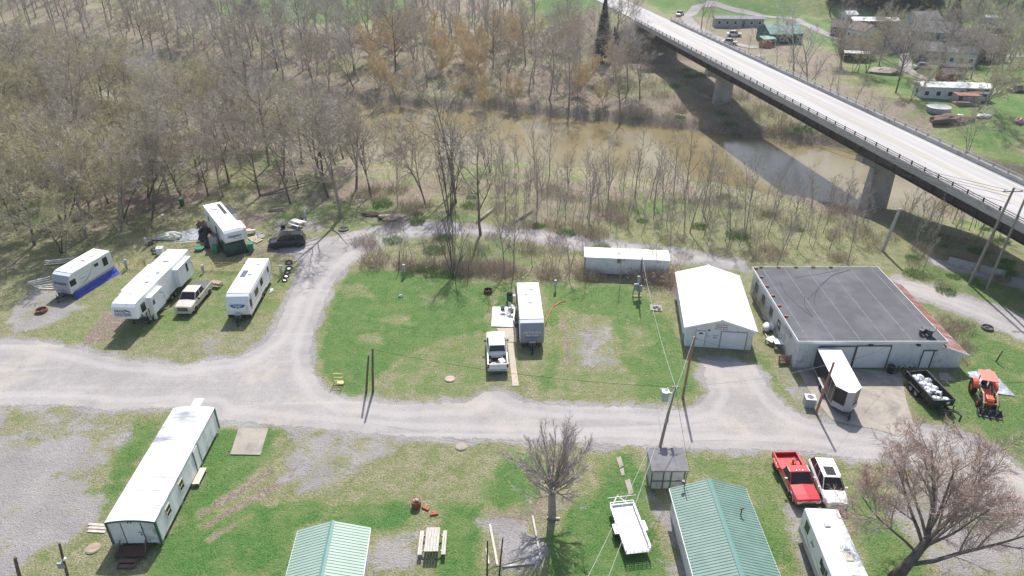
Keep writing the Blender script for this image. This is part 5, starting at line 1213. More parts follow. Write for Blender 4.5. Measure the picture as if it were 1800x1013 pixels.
# 4 trailer with blue wing emblem
c, yaw, w, d = tfit((396, 518.4), (440.4, 518), (470, 459), (431.5, 456), 3.1)
t, hx, hy = trailer('white travel trailer with blue wing emblem right of gold pickup', c, yaw, 2.44, d + .9, 3.1, .62, 'curve', None, ac=((-.6, .15, .7, .55, .15),), vents=((-3.0, .4),), wins_l=((hx_ := d / 2 - .3, 1.95, .55, .75), (1.5, 2.0, 1.1, .65), (-.5, 2.1, .8, .7), (-3.3, 2.2, .4, .6)), wheels_x=(-1.2, -.35))
b = MB(); b.box(-1.4, .15, -.85, -.25, 3.136, 3.17); b.build('solar_panel', mat('solar_panel', (.10, .12, .16), .3, .1, 5), t)
em = [(-.85, 2.05), (-.6, 1.75), (-.3, 1.70), (0, 1.62), (.3, 1.70), (.6, 1.75), (.85, 2.05), (0, 2.12)]
b = MB(); b.prism(em, 'x', hx - .02, hx + .035); el = b.build('emblem', M_blue, t)
front_text(el, 'SALEM', .17, M_wtxt, hx + .04, 0, 1.98, 0, 0, 1.8); front_text(el, 'LITE', .22, M_wtxt, hx + .045, 0, 1.80, 0, 0, 1.3)
b = MB(); b.box(hx - .14, hx + .03, -hy, hy, .45, .85); b.build('front_skirt', M_black, t)
decal('lower_band', [(-hx + .05, 1.25), (hx - .5, 1.25), (hx - .5, 1.45), (-hx + .05, 1.40)], hy, mat('peach_band', (.62, .50, .42), .5), t)
b = MB(); b.tube([(hx - .8, hy + .1, 2.95), (-hx + .6, hy + .1, 2.95)], .06, 8); b.tube([(hx - .8, hy + .08, 2.9), (hx - .8, hy + .05, 1.0)], .03, 5); b.tube([(-hx + .6, hy + .08, 2.9), (-hx + .6, hy + .05, 1.0)], .03, 5); b.build('awning', M_grey, t)
# 5 trailer on the lawn, grey nose
c, yaw, w, d = tfit((915, 565.4), (957, 564), (946.3, 500.7), (907.6, 499.5), 3.1); 
t, hx, hy = trailer('white travel trailer with charcoal curved nose beside the white pickup on the lawn', c, yaw, 2.44, d + .8, 3.1, .6, 'curve', (P_grey, .60, 2.9), ac=((.1, .05, .5, .5, .13),), vents=((-1.7, -.3), (-2.6, .3)), wins_r=((1.2, 1.95, .8, .6), (-2.2, 2.0, .8, .6)), doors_r=(-.4,), wins_l=((-1, 2, .8, .6),))
front_text(t, 'CATALINA', .32, M_wtxt, hx + .015, 0, 1.98, -5, .15, 1.15); front_text(t, 'TRAIL BLAZER', .2, M_wtxt, hx + .035, 0, 1.66, -3, .1, 1.0)
b = MB(); b.box(hx + .015, hx + .04, -.75, .75, 1.38, 1.46); b.build('stripe', M_blue, t)
b = MB(); b.tube([(hx - 1.0, -hy - .12, 2.9), (-hx + .6, -hy - .12, 2.9)], .08, 8); b.tube([(hx - 1.0, -hy - .1, 2.9), (hx - 1.1, -hy - .05, .8)], .03, 5); b.tube([(-hx + .6, -hy - .1, 2.9), (-hx + .6, -hy - .05, .8)], .03, 5); b.build('awning', M_black, t)
T5 = (c, yaw, hx, hy)
# 6 trailer at the bottom right
c, yaw, w, d = tfit((1465, 1013), (1524, 1013), (1471, 895.8), (1415.5, 892), 3.0); M6 = Matrix.Rotation(yaw, 3, 'Z')
c2 = c + M6 @ Vector((1.6, 0, 0)); 
t, hx, hy = trailer('white travel trailer at the bottom right below the red pickup', c2, yaw, 2.35, d + 3.2, 3.0, .65, 'flat', None, ac=((.9, .35, 1.1, .75, .2),), vents=((-2.9, -.1), (-1.0, .5)), wins_r=((-3.3, 2.3, .62, .72), (.1, 2.15, .5, .62), (.62, 2.35, .16, .5), (-.35, 2.35, .16, .5), (2.6, 2.2, .7, .7)), wheels_x=(.9, 1.8), tongue=False)
b = MB(); b.box(-.6, .1, .15, .65, 3.036, 3.12); b.build('roof_vent', M_lum, t)
for p in ([(-4.2 + k * .5, 1.9 - k * .13) for k in range(6)], [(-1.2 + k * .45, 1.75 - k * .12) for k in range(8)], [(2.6 + k * .2, 2.5 - k * .1) for k in range(6)]): swoosh(p, .06, -hy, M_dgrey, t)
text_mesh('lettering', 'Jay', .5, M_txt, t, (-2.0, -hy - .008, 2.15), (R(90), 0, 0), .003, .2)
decal('lower_band', [(-hx + .05, .70), (hx - .3, .70), (hx - .3, 1.30), (-hx + .05, 1.15)], -hy, M_lgrey, t)
# ---------------------------------------------------------------- black enclosed cargo trailer, white roof, V nose
c, yaw, w, d = fitq((1466, 680), (1517, 683), (1483, 622), (1440, 617), 2.6); yaw = yaw - math.pi / 2 + R(2)
t = thing('cargo_trailer', 'black enclosed cargo trailer with bright white roof in front of the workshop doors', 'cargo trailer', c, yaw); hx, hy, H, zb = 3.25, 1.1, 2.6, .5
poly = [(-hx, -hy), (hx - .6, -hy), (hx + .25, -.28), (hx + .25, .28), (hx - .6, hy), (-hx, hy)]
b = MB(); b.prism(poly, 'z', zb, H); b.build('body', mat('black_trailer_skin', (.022, .021, .022), .3, .1, 1), t, bevel=.02)
b = MB(); b.prism([(x * 1.005, y * 1.01) for x, y in poly], 'z', H + .002, H + .04); b.build('roof', M_white, t)
b = MB(); b.box(hx + .22, hx + .29, -.34, .34, zb, H - .003); b.prism([(hx - .58, -hy - .012), (hx + .26, -.32), (hx + .3, -.3), (hx - .55, -hy - .03)], 'z', zb, zb + .55); b.prism([(hx + .26, .32), (hx - .58, hy + .012), (hx - .55, hy + .03), (hx + .3, .3)], 'z', zb, zb + .55); b.build('nose_plate', M_lgrey, t)
for s in (-1, 1):
    b = MB(); b.box(-hx, hx - .6, s * hy - .015, s * hy + .015, zb - .06, zb + .06); b.build('bottom_rail', M_lgrey, t)
    for x in (-.6, .25): wheel(t, x, s * (hy + .02), .34, .2)
    b = MB(); b.box(-1.05, .7, min(s * hy, s * (hy + .22)), max(s * hy, s * (hy + .22)), .76, .80); b.build('mudguard', M_lgrey, t)
b = MB(); b.box(hx - 1.75, hx - 1.7, -hy - .02, -hy, zb + .1, H - .15); b.box(hx - .95, hx - .9, -hy - .02, -hy, zb + .1, H - .15); b.build('side_door', M_lgrey, t)
b = MB()
for s in (-1, 1): b.tube([(hx - .4, s * .6, .45), (hx + 1.3, 0, .43)], .05, 5)
b.tube([(hx + 1.0, 0, .8), (hx + 1.0, 0, .05)], .05, 6); b.build('hitch', M_black, t)
# ---------------------------------------------------------------- black gooseneck dump trailer
a0 = G(1594, 652, 1.3); a1 = G(1637, 705, 1.3); 
c, yaw, w, d = fitq((1640, 706), (1682, 702), (1628, 652), (1594, 652), 1.3); yaw = yaw - math.pi / 2
t = thing('dump_trailer', 'black gooseneck dump trailer full of white rubbish bags beside the workshop', 'dump trailer', c, yaw); hx, hy = d / 2, .98
M_dt = mat('black_trailer_steel', (.025, .025, .028), .45, .2, 2)
b = MB()
for s in (-1, 1):
    b.box(-hx, hx, s * hy - .03, s * hy + .03, .6, 1.3); b.box(-hx - .01, hx + .01, s * hy - .06, s * hy + .06, 1.302, 1.36)
    for k in range(9): x = -hx + .2 + k * (2 * hx - .4) / 8; b.box(x - .03, x + .03, min(s * (hy + .03), s * (hy + .09)), max(s * (hy + .03), s * (hy + .09)), .6, 1.3)
b.box(hx - .06, hx, -hy + .03, hy - .03, .6, 1.3); b.build('side', M_dt, t)
b = MB(); b.box(-hx, hx - .06, -hy + .031, hy - .031, .56, .62); b.build('floor', M_dgrey, t)
b = MB(); b.box(-hx - .05, -hx, -hy, hy, .6, 1.28); b.build('tailgate', M_dt, t)
b = MB()
for s in (-1, 1): b.box(-hx + .1, hx + .4, s * .42 - .06, s * .42 + .06, .34, .55)
for s in (-1, 1): b.tube([(hx + .3, s * .5, .5), (hx + 1.7, s * .12, 1.35), (hx + 2.3, 0, 1.45)], .07, 6)
b.tube([(hx + 2.3, 0, 1.5), (hx + 2.3, 0, .75)], .08, 8); b.tube([(hx + 1.0, -.32, .95), (hx + 1.0, .32, .95)], .05, 6); b.build('gooseneck', M_dt, t)
for s in (-1, 1):
    b = MB(); b.tube([(hx + .6, s * .55, 1.15), (hx + .6, s * .55, .02)], .05, 6); b.build('landing_leg', M_dt, t)
    for x in (-.85, -.05): wheel(t, x, s * (hy + .08), .36, .22, M_lgrey)
    b = MB(); b.box(-1.3, .4, min(s * (hy + .03), s * (hy + .26)), max(s * (hy + .03), s * (hy + .26)), .80, .84); b.build('mudguard', M_dt, t)
dm = Matrix.Rotation(yaw, 3, 'Z'); rs = random.Random(3)
M_bag = mat('white_bin_bag', (.72, .72, .73), .35, .06, 4, .6); M_bagk = mat('black_bin_bag', (.03, .03, .035), .35, .2, 4, .6)
BG = 'white rubbish bags in the black dump trailer'
for k in range(17):
    x = -hx + .7 + (k % 9) * .43 + rs.uniform(-.1, .1); y = rs.uniform(-.62, .62); kb = k in (6, 12)
    b = MB(); b.ball((0, 0, 0), (.36, .30, .26), 12, 8, jit=.10, rs=rs)
    b.tube([(0, 0, .2), (.05, .02, .36)], [.10, .03], 6)
    o = b.build('rubbish_bag', M_bagk if kb else M_bag, None, True); o.location = Vector((c.x, c.y, 0)) + dm @ Vector((x, y, .85 + rs.uniform(0, .25))); o.rotation_euler = (rs.uniform(-.5, .5), rs.uniform(-.5, .5), rs.uniform(0, 6))
    tag(o, 'black rubbish bag among the white ones in the dump trailer' if kb else 'knotted white rubbish bag heaped in the black dump trailer', 'rubbish bag', 'black bags in the dump trailer' if kb else BG)
# ---------------------------------------------------------------- white flat utility trailer
c, yaw, w, d = fitq((1101, 970), (1143, 964), (1113, 883), (1072, 888), .75)
t = thing('utility_trailer', 'white open utility trailer with slatted tail ramp on the lower lawn', 'utility trailer', c, yaw); hw, hd = w / 2, d / 2
b = MB(); b.box(-hw, hw, -hd, hd, .50, .56); b.build('deck', M_white, t)
b = MB()
for s in (-1, 1):
    b.box(s * hw - .03, s * hw + .03, -hd, hd, .565, .75)
    b.tube([(s * hw, -hd, .98), (s * hw, hd, .98)], .03, 6)
    for k in range(8): y = -hd + k * 2 * hd / 7; b.tube([(s * hw, y, .5), (s * hw, y, .98)], .022, 5)
b.tube([(-hw, hd, .98), (hw, hd, .98)], .03, 6); b.box(-hw, hw, hd - .03, hd + .03, .565, .75); b.build('rail', M_white, t)
b = MB()
for x in np.linspace(-hw, hw, 7): b.tube([(x, -hd - .05, .5), (x, -hd - .1, 1.15)], .025, 5)
for z in (.55, .75, .95, 1.15): b.tube([(-hw, -hd - .07, z), (hw, -hd - .09, z)], .03, 5)
b.build('tail_ramp', M_white, t)
for s in (-1, 1):
    wh = wheel(t, 0, 0, .33, .2, M_lgrey); wh.location = (s * (hw + .2), -.1, .33); wh.rotation_euler = (0, 0, R(90))
    b = MB(); b.box(min(s * (hw + .04), s * (hw + .34)), max(s * (hw + .04), s * (hw + .34)), -.55, .35, .70, .75); b.build('mudguard', M_white, t)
b = MB()
for s in (-1, 1): b.tube([(s * hw * .8, hd, .48), (0, hd + 1.1, .46)], .045, 5)
b.tube([(-hw - .05, hd + .55, .9), (hw + .4, hd + .55, .9)], .03, 5); b.tube([(0, hd + .55, .9), (0, hd + .55, .46)], .03, 5); b.tube([(0, hd + .9, .8), (-.15, hd + 1.2, .05)], .035, 5); b.build('hitch', M_white, t)
# ---------------------------------------------------------------- orange tractor with canopy and loader
A = G(1722, 690); B = G(1742, 742); yaw = math.atan2((B - A).y, (B - A).x)
t = thing('tractor', 'orange tractor with flat canopy and front loader on the grass by the grey tarpaulin', 'tractor', A + (B - A) * .22, yaw)
b = MB(); b.box(.15, 1.85, -.33, .33, .85, 1.30); b.box(1.75, 1.95, -.30, .30, .65, 1.22); b.build('bonnet', M_orange, t, bevel=.08)
b = MB(); b.box(-1.1, 1.7, -.25, .25, .45, .85); b.build('chassis', M_dgrey, t)
for s in (-1, 1):
    wheel(t, -.75, s * .78, .70, .42, M_orange); wheel(t, 1.35, s * .70, .45, .28, M_orange)
    b = MB(); P_ = [(-.75 + .80 * math.cos(a), .72 + .80 * math.sin(a)) for a in [R(25 + 13 * k) for k in range(11)]]
    b.prism(P_ + [(-.75 + (x + .75) * .93, .72 + (z - .72) * .93) for x, z in reversed(P_)], 'y', s * .78 - .24, s * .78 + .24); b.build('mudguard', M_orange, t)
    b = MB(); b.tube([(.35, s * .50, 1.35), (1.3, s * .55, 1.45), (2.1, s * .55, .95), (2.35, s * .55, .35)], .075, 6); b.tube([(.45, s * .5, .7), (.40, s * .5, 1.35)], .08, 6); b.build('loader_arm', M_tan, t)
    b = MB(); b.tube([(.5, s * .52, .8), (1.4, s * .55, 1.25)], .04, 6); b.build('hydraulic_ram', M_dgrey, t)
    b = MB(); b.tube([(-.9, s * .5, 1.1), (-.95, s * .5, 2.2)], .04, 6); b.build('canopy_post', M_black, t)
b = MB(); b.tube([(1.9, -.6, .9), (1.9, .6, .9)], .06, 6); b.build('cross_bar', M_tan, t)
b = MB(); b.prism([(2.3, .55), (2.35, .1), (2.95, .05), (2.95, .09), (2.42, .16), (2.36, .6)], 'y', -.95, .95); b.box(2.3, 2.9, -.97, -.93, .08, .5); b.box(2.3, 2.9, .93, .97, .08, .5); b.build('bucket', M_dgrey, t)
b = MB(); b.box(-1.45, .35, -.68, .68, 2.2, 2.28); b.build('canopy', mat('faded_red_canopy', (.66, .20, .15), .5, .1, 1), t, bevel=.04)
b = MB(); b.box(-.85, -.35, -.25, .25, .95, 1.08); b.box(-.95, -.82, -.25, .25, 1.0, 1.45); b.build('seat', M_black, t, bevel=.03)
b = MB(); b.torus((.0, 0, 1.42), .19, .025); b.tube([(0, 0, 1.42), (.2, 0, 1.1)], .03, 5); b.build('steering_wheel', M_black, t)
b = MB(); b.tube([(.9, .2, 1.3), (.9, .2, 1.9)], .035, 6); b.build('exhaust', M_dgrey, t)
tl = t; ty = yaw
for k, y in enumerate((-.6, -.05, .5)):
    q = Vector(t.location) + Matrix.Rotation(ty, 3, 'Z') @ Vector((2.66, y, .36)); w_ = thing('loose_tyre', 'black tyre carried in the tractor bucket', 'tyre', q, ty, 'tyres in the tractor bucket')
    b = MB(); b.torus((0, 0, 0), .21, .085, 'y', 18, 8); b.build('tread', M_rubber, w_, True); b = MB(); b.cyl((0, 0, 0), .13, .10, 'y'); b.build('rim', M_grey, w_)
# ================================================================ SITE DETAILS
def ring(name, label, P, r=.5, h=.3, m=None, fill=True, cat='fire ring'):
    t = thing(name, label, cat, P); m = m or M_rust
    b = MB(); n = 20
    for i in range(n):
        a = 2 * math.pi * i / n
        for q, z in ((r, 0), (r, h), (r * .86, h), (r * .86, .02)): b.v.append((q * math.cos(a), q * math.sin(a), z))
    for i in range(n):
        for j in range(3): k = i * 4 + j; k2 = ((i + 1) % n) * 4 + j; b.f.append((k, k2, k2 + 1, k + 1)); b.m.append(0)
    b.build('rim', m, t)
    if fill:
        b = MB(); b.cyl((0, 0, .05), r * .84, .06); b.build('ash', M_dgrey, t)
        b = MB(); b.tube([(-r * .5, 0, .14), (r * .5, .1, .16)], .05, 5); b.tube([(0, -r * .5, .14), (.1, r * .5, .22)], .05, 5); b.build('charred_log', M_woodd, t)
    return t
ring('fire_ring', 'rusty fire ring on the gravel in front of the grey fronted trailer', G(74, 548), .62, .35)
ring('fire_ring', 'dark fire ring at the lawn edge left of the charcoal nosed trailer', G(858, 514), .5, .4, M_brown)
ring('fire_ring', 'fire ring on a bare patch beside the eastern gravel track', G(1735, 578), .6, .25, M_dgrey)
ring('fire_ring', 'low dark fire ring where the loop track meets the woods', G(604, 404), .7, .2, M_dgrey)
ring('fire_pit', 'small dark fire pit on grass between woods and loop track', G(671, 385), .5, .4, M_black, cat='fire pit')
t = thing('burn_barrel', 'rusty barrel heaped with ash and bricks on the lower lawn', 'barrel', G(732, 890)); b = MB(); b.cyl((0, 0, .3), .36, .6); b.torus((0, 0, .6), .36, .02); b.torus((0, 0, .3), .365, .015); b.build('drum', M_rust, t)
b = MB(); b.box(-.2, .15, -.15, .1, .6, .72, M=Matrix.Rotation(.4, 4, 'Z')); b.box(-.05, .25, -.1, .12, .72, .8, M=Matrix.Rotation(-.5, 4, 'Z')); b.build('brick', M_pad, t)
M_brick = mat('red_brick', (.36, .12, .07), .9, .25, 4)
for k, (px, py, l) in enumerate(((748, 895, 'red brick block lying nearest the rusty barrel'), (763, 905, 'red brick slab lying farther right of the rusty barrel'))):
    o = MB().box(-.3, .3, -.09, .09, 0, .14, M=Matrix.Rotation(-.5 + k * .7, 4, 'Z')).box(-.2, .1, .12, .26, 0, .1, M=Matrix.Rotation(-.2, 4, 'Z')).build('brick_pile', M_brick, None, loc=G(px, py)); tag(o, l, 'bricks')
def picnic(label, P, rz, m, sc=1):
    t = thing('picnic_table', label, 'picnic table', P, rz)
    b = MB()
    for k in range(5): y = -.36 + k * .18; b.box(-.95, .95, y - .08, y + .08, .72, .76)
    b.build('table_top', m, t)
    for s in (-1, 1): b = MB(); b.box(-.95, .95, s * .75 - .13, s * .75 - .005, .42, .46); b.box(-.95, .95, s * .75 + .005, s * .75 + .13, .42, .46); b.build('bench', m, t)
    for x in (-.6, .6):
        b = MB(); b.box(x - .04, x + .04, -.85, .85, .35, .415); 
        for s in (-1, 1): b.tube([(x, s * .75, 0), (x, s * .3, .71)], .05, 4)
        b.build('leg_frame', m, t)
    t.scale = (sc,) * 3; return t
M_pgrey = mat('bleached_picnic_wood', (.55, .50, .44), .9, .2, 3, stretch=(1, 8, 8), stains=(.33, .29, .25), stain_amt=.4, stain_scale=2)
picnic('bleached wooden picnic table standing on the lower lawn by the pale green roofed cabin', G(761, 962), R(91), M_pgrey, 1.12)
picnic('white topped picnic table on the gravel by the edge of the woods', G(524, 397), R(-30), M_white)
picnic('small wooden picnic table behind the gold pickup', G(381, 503), R(-15), M_wood, .75)
# concrete pads and paving, as low slabs
def slab(name, label, pts, m, h=.06, cat='concrete slab'):
    P = [G(*p) for p in pts]; c = sum(P, Vector()) / len(P); b = MB(); pl = [(p.x - c.x, p.y - c.y) for p in P]
    a = sum(pl[i][0] * pl[(i + 1) % len(pl)][1] - pl[(i + 1) % len(pl)][0] * pl[i][1] for i in range(len(pl)))
    if a < 0: pl = pl[::-1]
    b.prism(pl, 'z', -.05, h); o = b.build(name, m, None, loc=(c.x, c.y, 0)); return tag(o, label, cat)
slab('concrete_slab', 'stained bare concrete slab in the grass right of the long white cabin', [(405, 800), (458, 801), (472, 754), (420, 754)], M_pad, .09)
o = slab('concrete_apron', 'x', [(1397, 642), (1424, 690), (1440, 712), (1462, 738), (1500, 748), (1540, 755), (1580, 768), (1606, 745), (1592, 702), (1584, 655)], M_pad, .03); del o['label']; del o['category']; o['kind'] = 'structure'
slab('concrete_slab', 'small square concrete slab against the workshop lean to wall', [(1652, 670), (1677, 671), (1666, 656), (1650, 656)], M_pad, .05)
slab('white_deck_mat', 'bright white plywood platform beside the charcoal nosed trailer', [(864, 575), (905, 576), (905, 541), (866, 541)], M_white, .12, 'platform')
M_ply = mat('pale_plywood', (.46, .40, .32), .85, .12, 1.5, stains=(.33, .28, .22), stain_amt=.3)
slab('plywood_walkway', 'wide tan plywood panel between the white platform and pickup', [(873, 578), (908, 577), (909, 602), (885, 602)], M_ply, .06, 'walkway')
slab('plank_walkway', 'long narrow plank walkway running from the plywood to the road', [(892, 603), (902, 603), (912, 679), (901, 679)], M_ply, .05, 'walkway')
for k, p in enumerate(([(1083, 806), (1091, 803), (1096, 820), (1089, 824)], [(1089, 826), (1096, 823), (1098, 836), (1093, 838)], [(1098, 846), (1107, 843), (1114, 868), (1106, 872)])):
    slab('stepping_stone', ['top stepping stone of the row between tree and grey shed', 'middle stepping stone of the row between tree and grey shed', 'long bottom stepping stone nearest the white utility trailer'][k], p, M_pad, .07, 'paving stone')
def disc(label, px, py, r, m): 
    t = thing('manhole_cover', label, 'manhole cover', G(px, py)); b = MB(); b.cyl((0, 0, .04), r, .08, n=28); b.build('collar', M_pad, t); b = MB(); b.cyl((0, 0, .095), r * .85, .03, n=28); b.cyl((0, 0, .12), r * .1, .03); b.build('lid', m, t)
disc('round pinkish concrete cover on the lawn left of the white pickup', 791, 667, .5, mat('pink_concrete', (.48, .36, .31), .9)); disc('round grey cover on the verge below the main gravel road', 811, 786, .5, M_pad); disc('round brown cover beside the long white cabin steps', 164, 965, .5, mat('brown_cover', (.36, .27, .20), .9))
# utility posts
M_pole = mat('creosoted_pole', (.14, .105, .085), .9, .25, 2, stretch=(6, 6, .6)); M_poleg = mat('grey_weathered_pole', (.27, .24, .21), .9, .2, 2, stretch=(6, 6, .6)); M_rpole = mat('reddish_pole', (.30, .17, .115), .9, .25, 2, stretch=(6, 6, .6))
def ptop(base, top):
    P = G(*base); a, b_, c_ = ray(*top); s = P.y / b_; return P, Vector((a * s, P.y, HC + c_ * s))
POLES = {}
def pole(key, label, base, top, r, m, cat='utility pole', name='utility_pole', arm=0):
    P, Tp = ptop(base, top); t = thing(name, label, cat, P); v = Tp - P
    b = MB(); b.tube([(0, 0, -.3), v * .5, v], [r, r * .88, r * .75], 10); b.build('shaft', m, t)
    if arm:
        b = MB(); b.box(-arm, arm, -.06, .06, v.z - .5, v.z - .4, M=Matrix.Translation((v.x, v.y, 0))); b.build('crossarm', m, t)
        for x in (-arm * .85, 0, arm * .85): q = MB(); q.cyl((v.x + x, v.y, v.z - .33), .05, .14, n=8); q.build('insulator', M_grey, t)
    POLES[key] = Tp; return t, v
t, v = pole('A', 'tall grey utility pole carrying a transformer behind the grey shed', (1160, 785), (1187, 679), .14, M_poleg)
b = MB(); b.cyl((v.x - .75, v.y - .1, v.z - .9), .30, .85, n=18); b.build('transformer', mat('pale_blue_grey_tank', (.42, .47, .50), .4), t)
b = MB(); b.cyl((v.x - .75, v.y - .1, v.z - .44), .31, .06, n=18); b.cyl((v.x - .6, v.y, v.z - .3), .04, .25); b.tube([(v.x - .45, v.y, v.z - .7), (v.x, v.y, v.z - .7)], .04, 6); b.tube([(v.x - 1.2, v.y, v.z - .25), (v.x - .6, v.y, v.z - .35)], .05, 6); b.build('transformer_lid', M_white, t)
for q in (-.2, .25): b = MB(); b.cyl((v.x + q, v.y, v.z - .1), .06, .15, n=8); b.build('insulator', M_grey, t)
b = MB(); b.box(v.x * .45 - .12, v.x * .45 + .12, -.2, .15, v.z * .45 - .15, v.z * .45 + .25); b.build('junction_box', M_grey, t)
pole('B', 'reddish brown pole on the lawn corner in front of the white garage', (1200, 700), (1220, 592), .13, M_rpole)
pole('C', 'leaning brown pole beside the condenser box and cargo trailer', (1434, 727), (1466, 637), .12, M_rpole)
pole('D', 'left shorter pole of the dark pair at the lawn end', (643, 690), (648, 625), .11, M_pole); pole('E', 'right taller bent pole of the dark pair at the lawn end', (655, 690), (655, 613), .12, M_pole)
pole('F', 'tall pole with crossarm beside the bridge, left of two', (1703, 500), (1783, 330), .16, M_poleg, arm=1.1); pole('G', 'tall plain pole beside the bridge, right of two', (1733, 510), (1803, 347), .15, M_poleg)
pole('H', 'thick pale concrete stub pole rising from brush near the bridge pier', (1551, 442), (1582, 367), .22, M_conc)
pole('I', 'short dark timber post in the bottom left corner', (36, 1022), (26, 980), .13, M_pole, 'post', 'timber_post')
t, v = pole('J', 'crooked timber post with meter box at the bottom left', (118, 1012), (104, 955), .10, M_pole, 'meter post', 'meter_post'); b = MB(); b.box(-.15, .25, -.25, -.1, 1.0, 1.5); b.build('meter_box', M_grey, t); b = MB(); b.ball((.35, 0, 1.7), .14); b.build('meter_dome', M_white, t)
pole('K', 'left dark stake standing by the timber edged gravel pit', (856, 1015), (857, 950), .06, M_black, 'stake', 'stake'); pole('L', 'right leaning dark stake by the timber edged gravel pit', (877, 1012), (884, 945), .06, M_black, 'stake', 'stake')
pole('M', 'short broken post on the grass above the grey tarpaulin', (1750, 636), (1763, 617), .08, M_woodd, 'post', 'timber_post')
pole('N', 'dark fence stake at the left end of the bramble strip', (701, 476), (702, 442), .05, M_pole, 'stake', 'stake'); pole('O', 'fence stake in the bramble strip near the multi stemmed tree', (822, 496), (824, 464), .05, M_pole, 'stake', 'stake'); pole('P', 'thin post on grass left of the woods edge trailer', (258, 432), (253, 397), .05, M_pole, 'post', 'timber_post')
t, v = pole('Q', 'dark pole with pale electrical cabinets at the top of the lawn', (1123, 522), (1129, 453), .10, M_pole)
for x, z, w_ in ((-.45, 1.0, .28), (-.05, .8, .26), (-.25, 2.0, .2)): b = MB(); b.box(x - w_, x + w_, -.3, -.1, z, z + .85); b.build('cabinet', M_grey, t, bevel=.02)
b = MB(); b.tube([(-.7, 0, 0), (-.7, 0, 1.2)], .06, 6); b.box(-.8, .3, -.1, .1, 0, .12); b.build('cabinet_post', M_wood, t)
def ped(label, px, py, h=1.1):
    t = thing('hookup_pedestal', label, 'hookup post', G(px, py)); b = MB(); b.box(-.06, .06, -.05, .05, 0, h * .6); b.build('post', M_poleg, t); b = MB(); b.box(-.15, .15, -.12, .10, h * .45, h * 1.25); b.build('box', mat('pedestal_grey', (.40, .44, .48), .5), t, bevel=.02); b = MB(); b.box(-.1, .1, -.14, -.12, h * .6, h * 1.0); b.build('cover', M_lgrey, t)
ped('grey electrical hookup post on the upper left corner of the lawn', 711, 486, 1.3); ped('grey hookup post under a green shrub behind the lawn trailer', 976, 512, 1.2); ped('hookup post by the tyre row beside the loop track', 496, 487, 1.3); ped('hookup post between the two leftmost trailers', 224, 474, 1.1); ped('hookup post beside the thin post left of the woods edge trailer', 259, 435, 1.1); ped('hookup post behind the gold pickup by the yellow gates', 358, 480, .9); ped('hookup post behind the white topped picnic table', 538, 388, 1.2)
# wires as sagging cables
def wire(label, a, b_, sag=.6, r=.012, m=None):
    P = [a.lerp(b_, k / 14) - Vector((0, 0, sag * 4 * (k / 14) * (1 - k / 14))) for k in range(15)]; b = MB(); b.tube([p - a for p in P], r, 4); o = b.build('overhead_wire', m or M_black, None, loc=a); tag(o, label, 'overhead wire')
M_wire = mat('bare_aluminium_wire', (.55, .55, .52), .5, .05)
z_ = Vector((0, 0, -.1))
wire('thin dark wire from the paired poles across the lawn to the transformer pole', POLES['E'] + z_, POLES['A'] + z_, .7, .014)
wire('wire from the transformer pole down the lawn to the cabinet pole', POLES['A'], POLES['Q'], .8, .014, M_wire)
wire('pale wire from the transformer pole toward the workshop side', POLES['A'], POLES['C'] + z_, .5, .014, M_wire)
wire('wire from the reddish pole to the leaning pole beyond the garage drive', POLES['B'] + z_, POLES['C'] + z_, .6)
wire('pale wire from the reddish pole to the transformer pole', POLES['B'], POLES['A'] + Vector((.1, 0, -.3)), .2, .014, M_wire)
wire('wire from the leaning pole to the workshop front', POLES['C'], G(1560, 610, 2.9), .3)
wire('pale wire running from the transformer pole off the bottom, left one', POLES['A'], G(1010, 1060, 4), .8, .016, M_wire); wire('pale wire running from the transformer pole off the bottom, right one', POLES['A'] + z_, G(1052, 1060, 4), .8, .016, M_wire)
wire('service wire from the transformer pole to the green cabin mast', POLES['A'], G(1213, 830, 4.2), .2, .012)
far = T(1056, 110, 7)
for k, (dz, l) in enumerate(((0, 'topmost'), (-.4, 'second'), (-.8, 'third'), (-1.6, 'lowest'))): wire(l + ' of the long wires crossing the river below the bridge', POLES['F'] + Vector((-.6 + k * .3, 0, -.3 + dz)), far + Vector((k * .6, 0, dz)), 4.0, .022)
wire('wire leaving the bridge side pole toward the right edge', POLES['F'] + z_, POLES['F'] + Vector((24, -12, -.3)), .6, .02); wire('wire leaving the plain bridge side pole toward the right', POLES['G'] + z_, POLES['G'] + Vector((22, -14, -.3)), .6, .02)
wire('dark wire crossing low over the big tree toward the tractor', POLES['C'] + Vector((0, 0, -.5)), G(1830, 672, 4), .6, .012)
# yellow tube gates
def gate(label, a, b_, n=2, h=1.15):
    P, Q = G(*a), G(*b_); L = (Q - P).length; t = thing('tube_gate', label, 'gate', P, math.atan2((Q - P).y, (Q - P).x))
    b = MB()
    for z in (.2, .42, .64, .86, h): b.tube([(0, 0, z), (L, 0, z)], .024, 5)
    b.build('rail', M_yellow, t)
    for k in range(int(L / 1.4) + 2): x = min(k * 1.4, L); b = MB(); b.tube([(x, 0, .08), (x, 0, h + .02)], .028, 5); b.build('upright', M_yellow, t)
    for x in (0, L): b = MB(); b.tube([(x, .06, -.1), (x, .06, h + .1)], .06, 6); b.build('post', M_pole, t)
gate('yellow tube gate between the two leftmost trailers', (221, 471), (257, 476)); gate('long yellow tube gate behind the gold pickup', (336, 474), (432, 478)); gate('short yellow tube gate beside the tyre row', (477, 480), (495, 482))
t = thing('climbing_frame', 'small yellow wooden frame on the grass left of the paired poles', 'frame', G(596, 676)); 
for x in (-.48, .48): b = MB(); b.tube([(x, .1, 0), (x, .1, 1.75)], .035, 5); b.build('post', M_yellow, t)
for z in (.35, .75, 1.2): b = MB(); b.box(-.48, .48, .07, .13, z - .03, z + .03); b.build('rail', M_yellow, t)
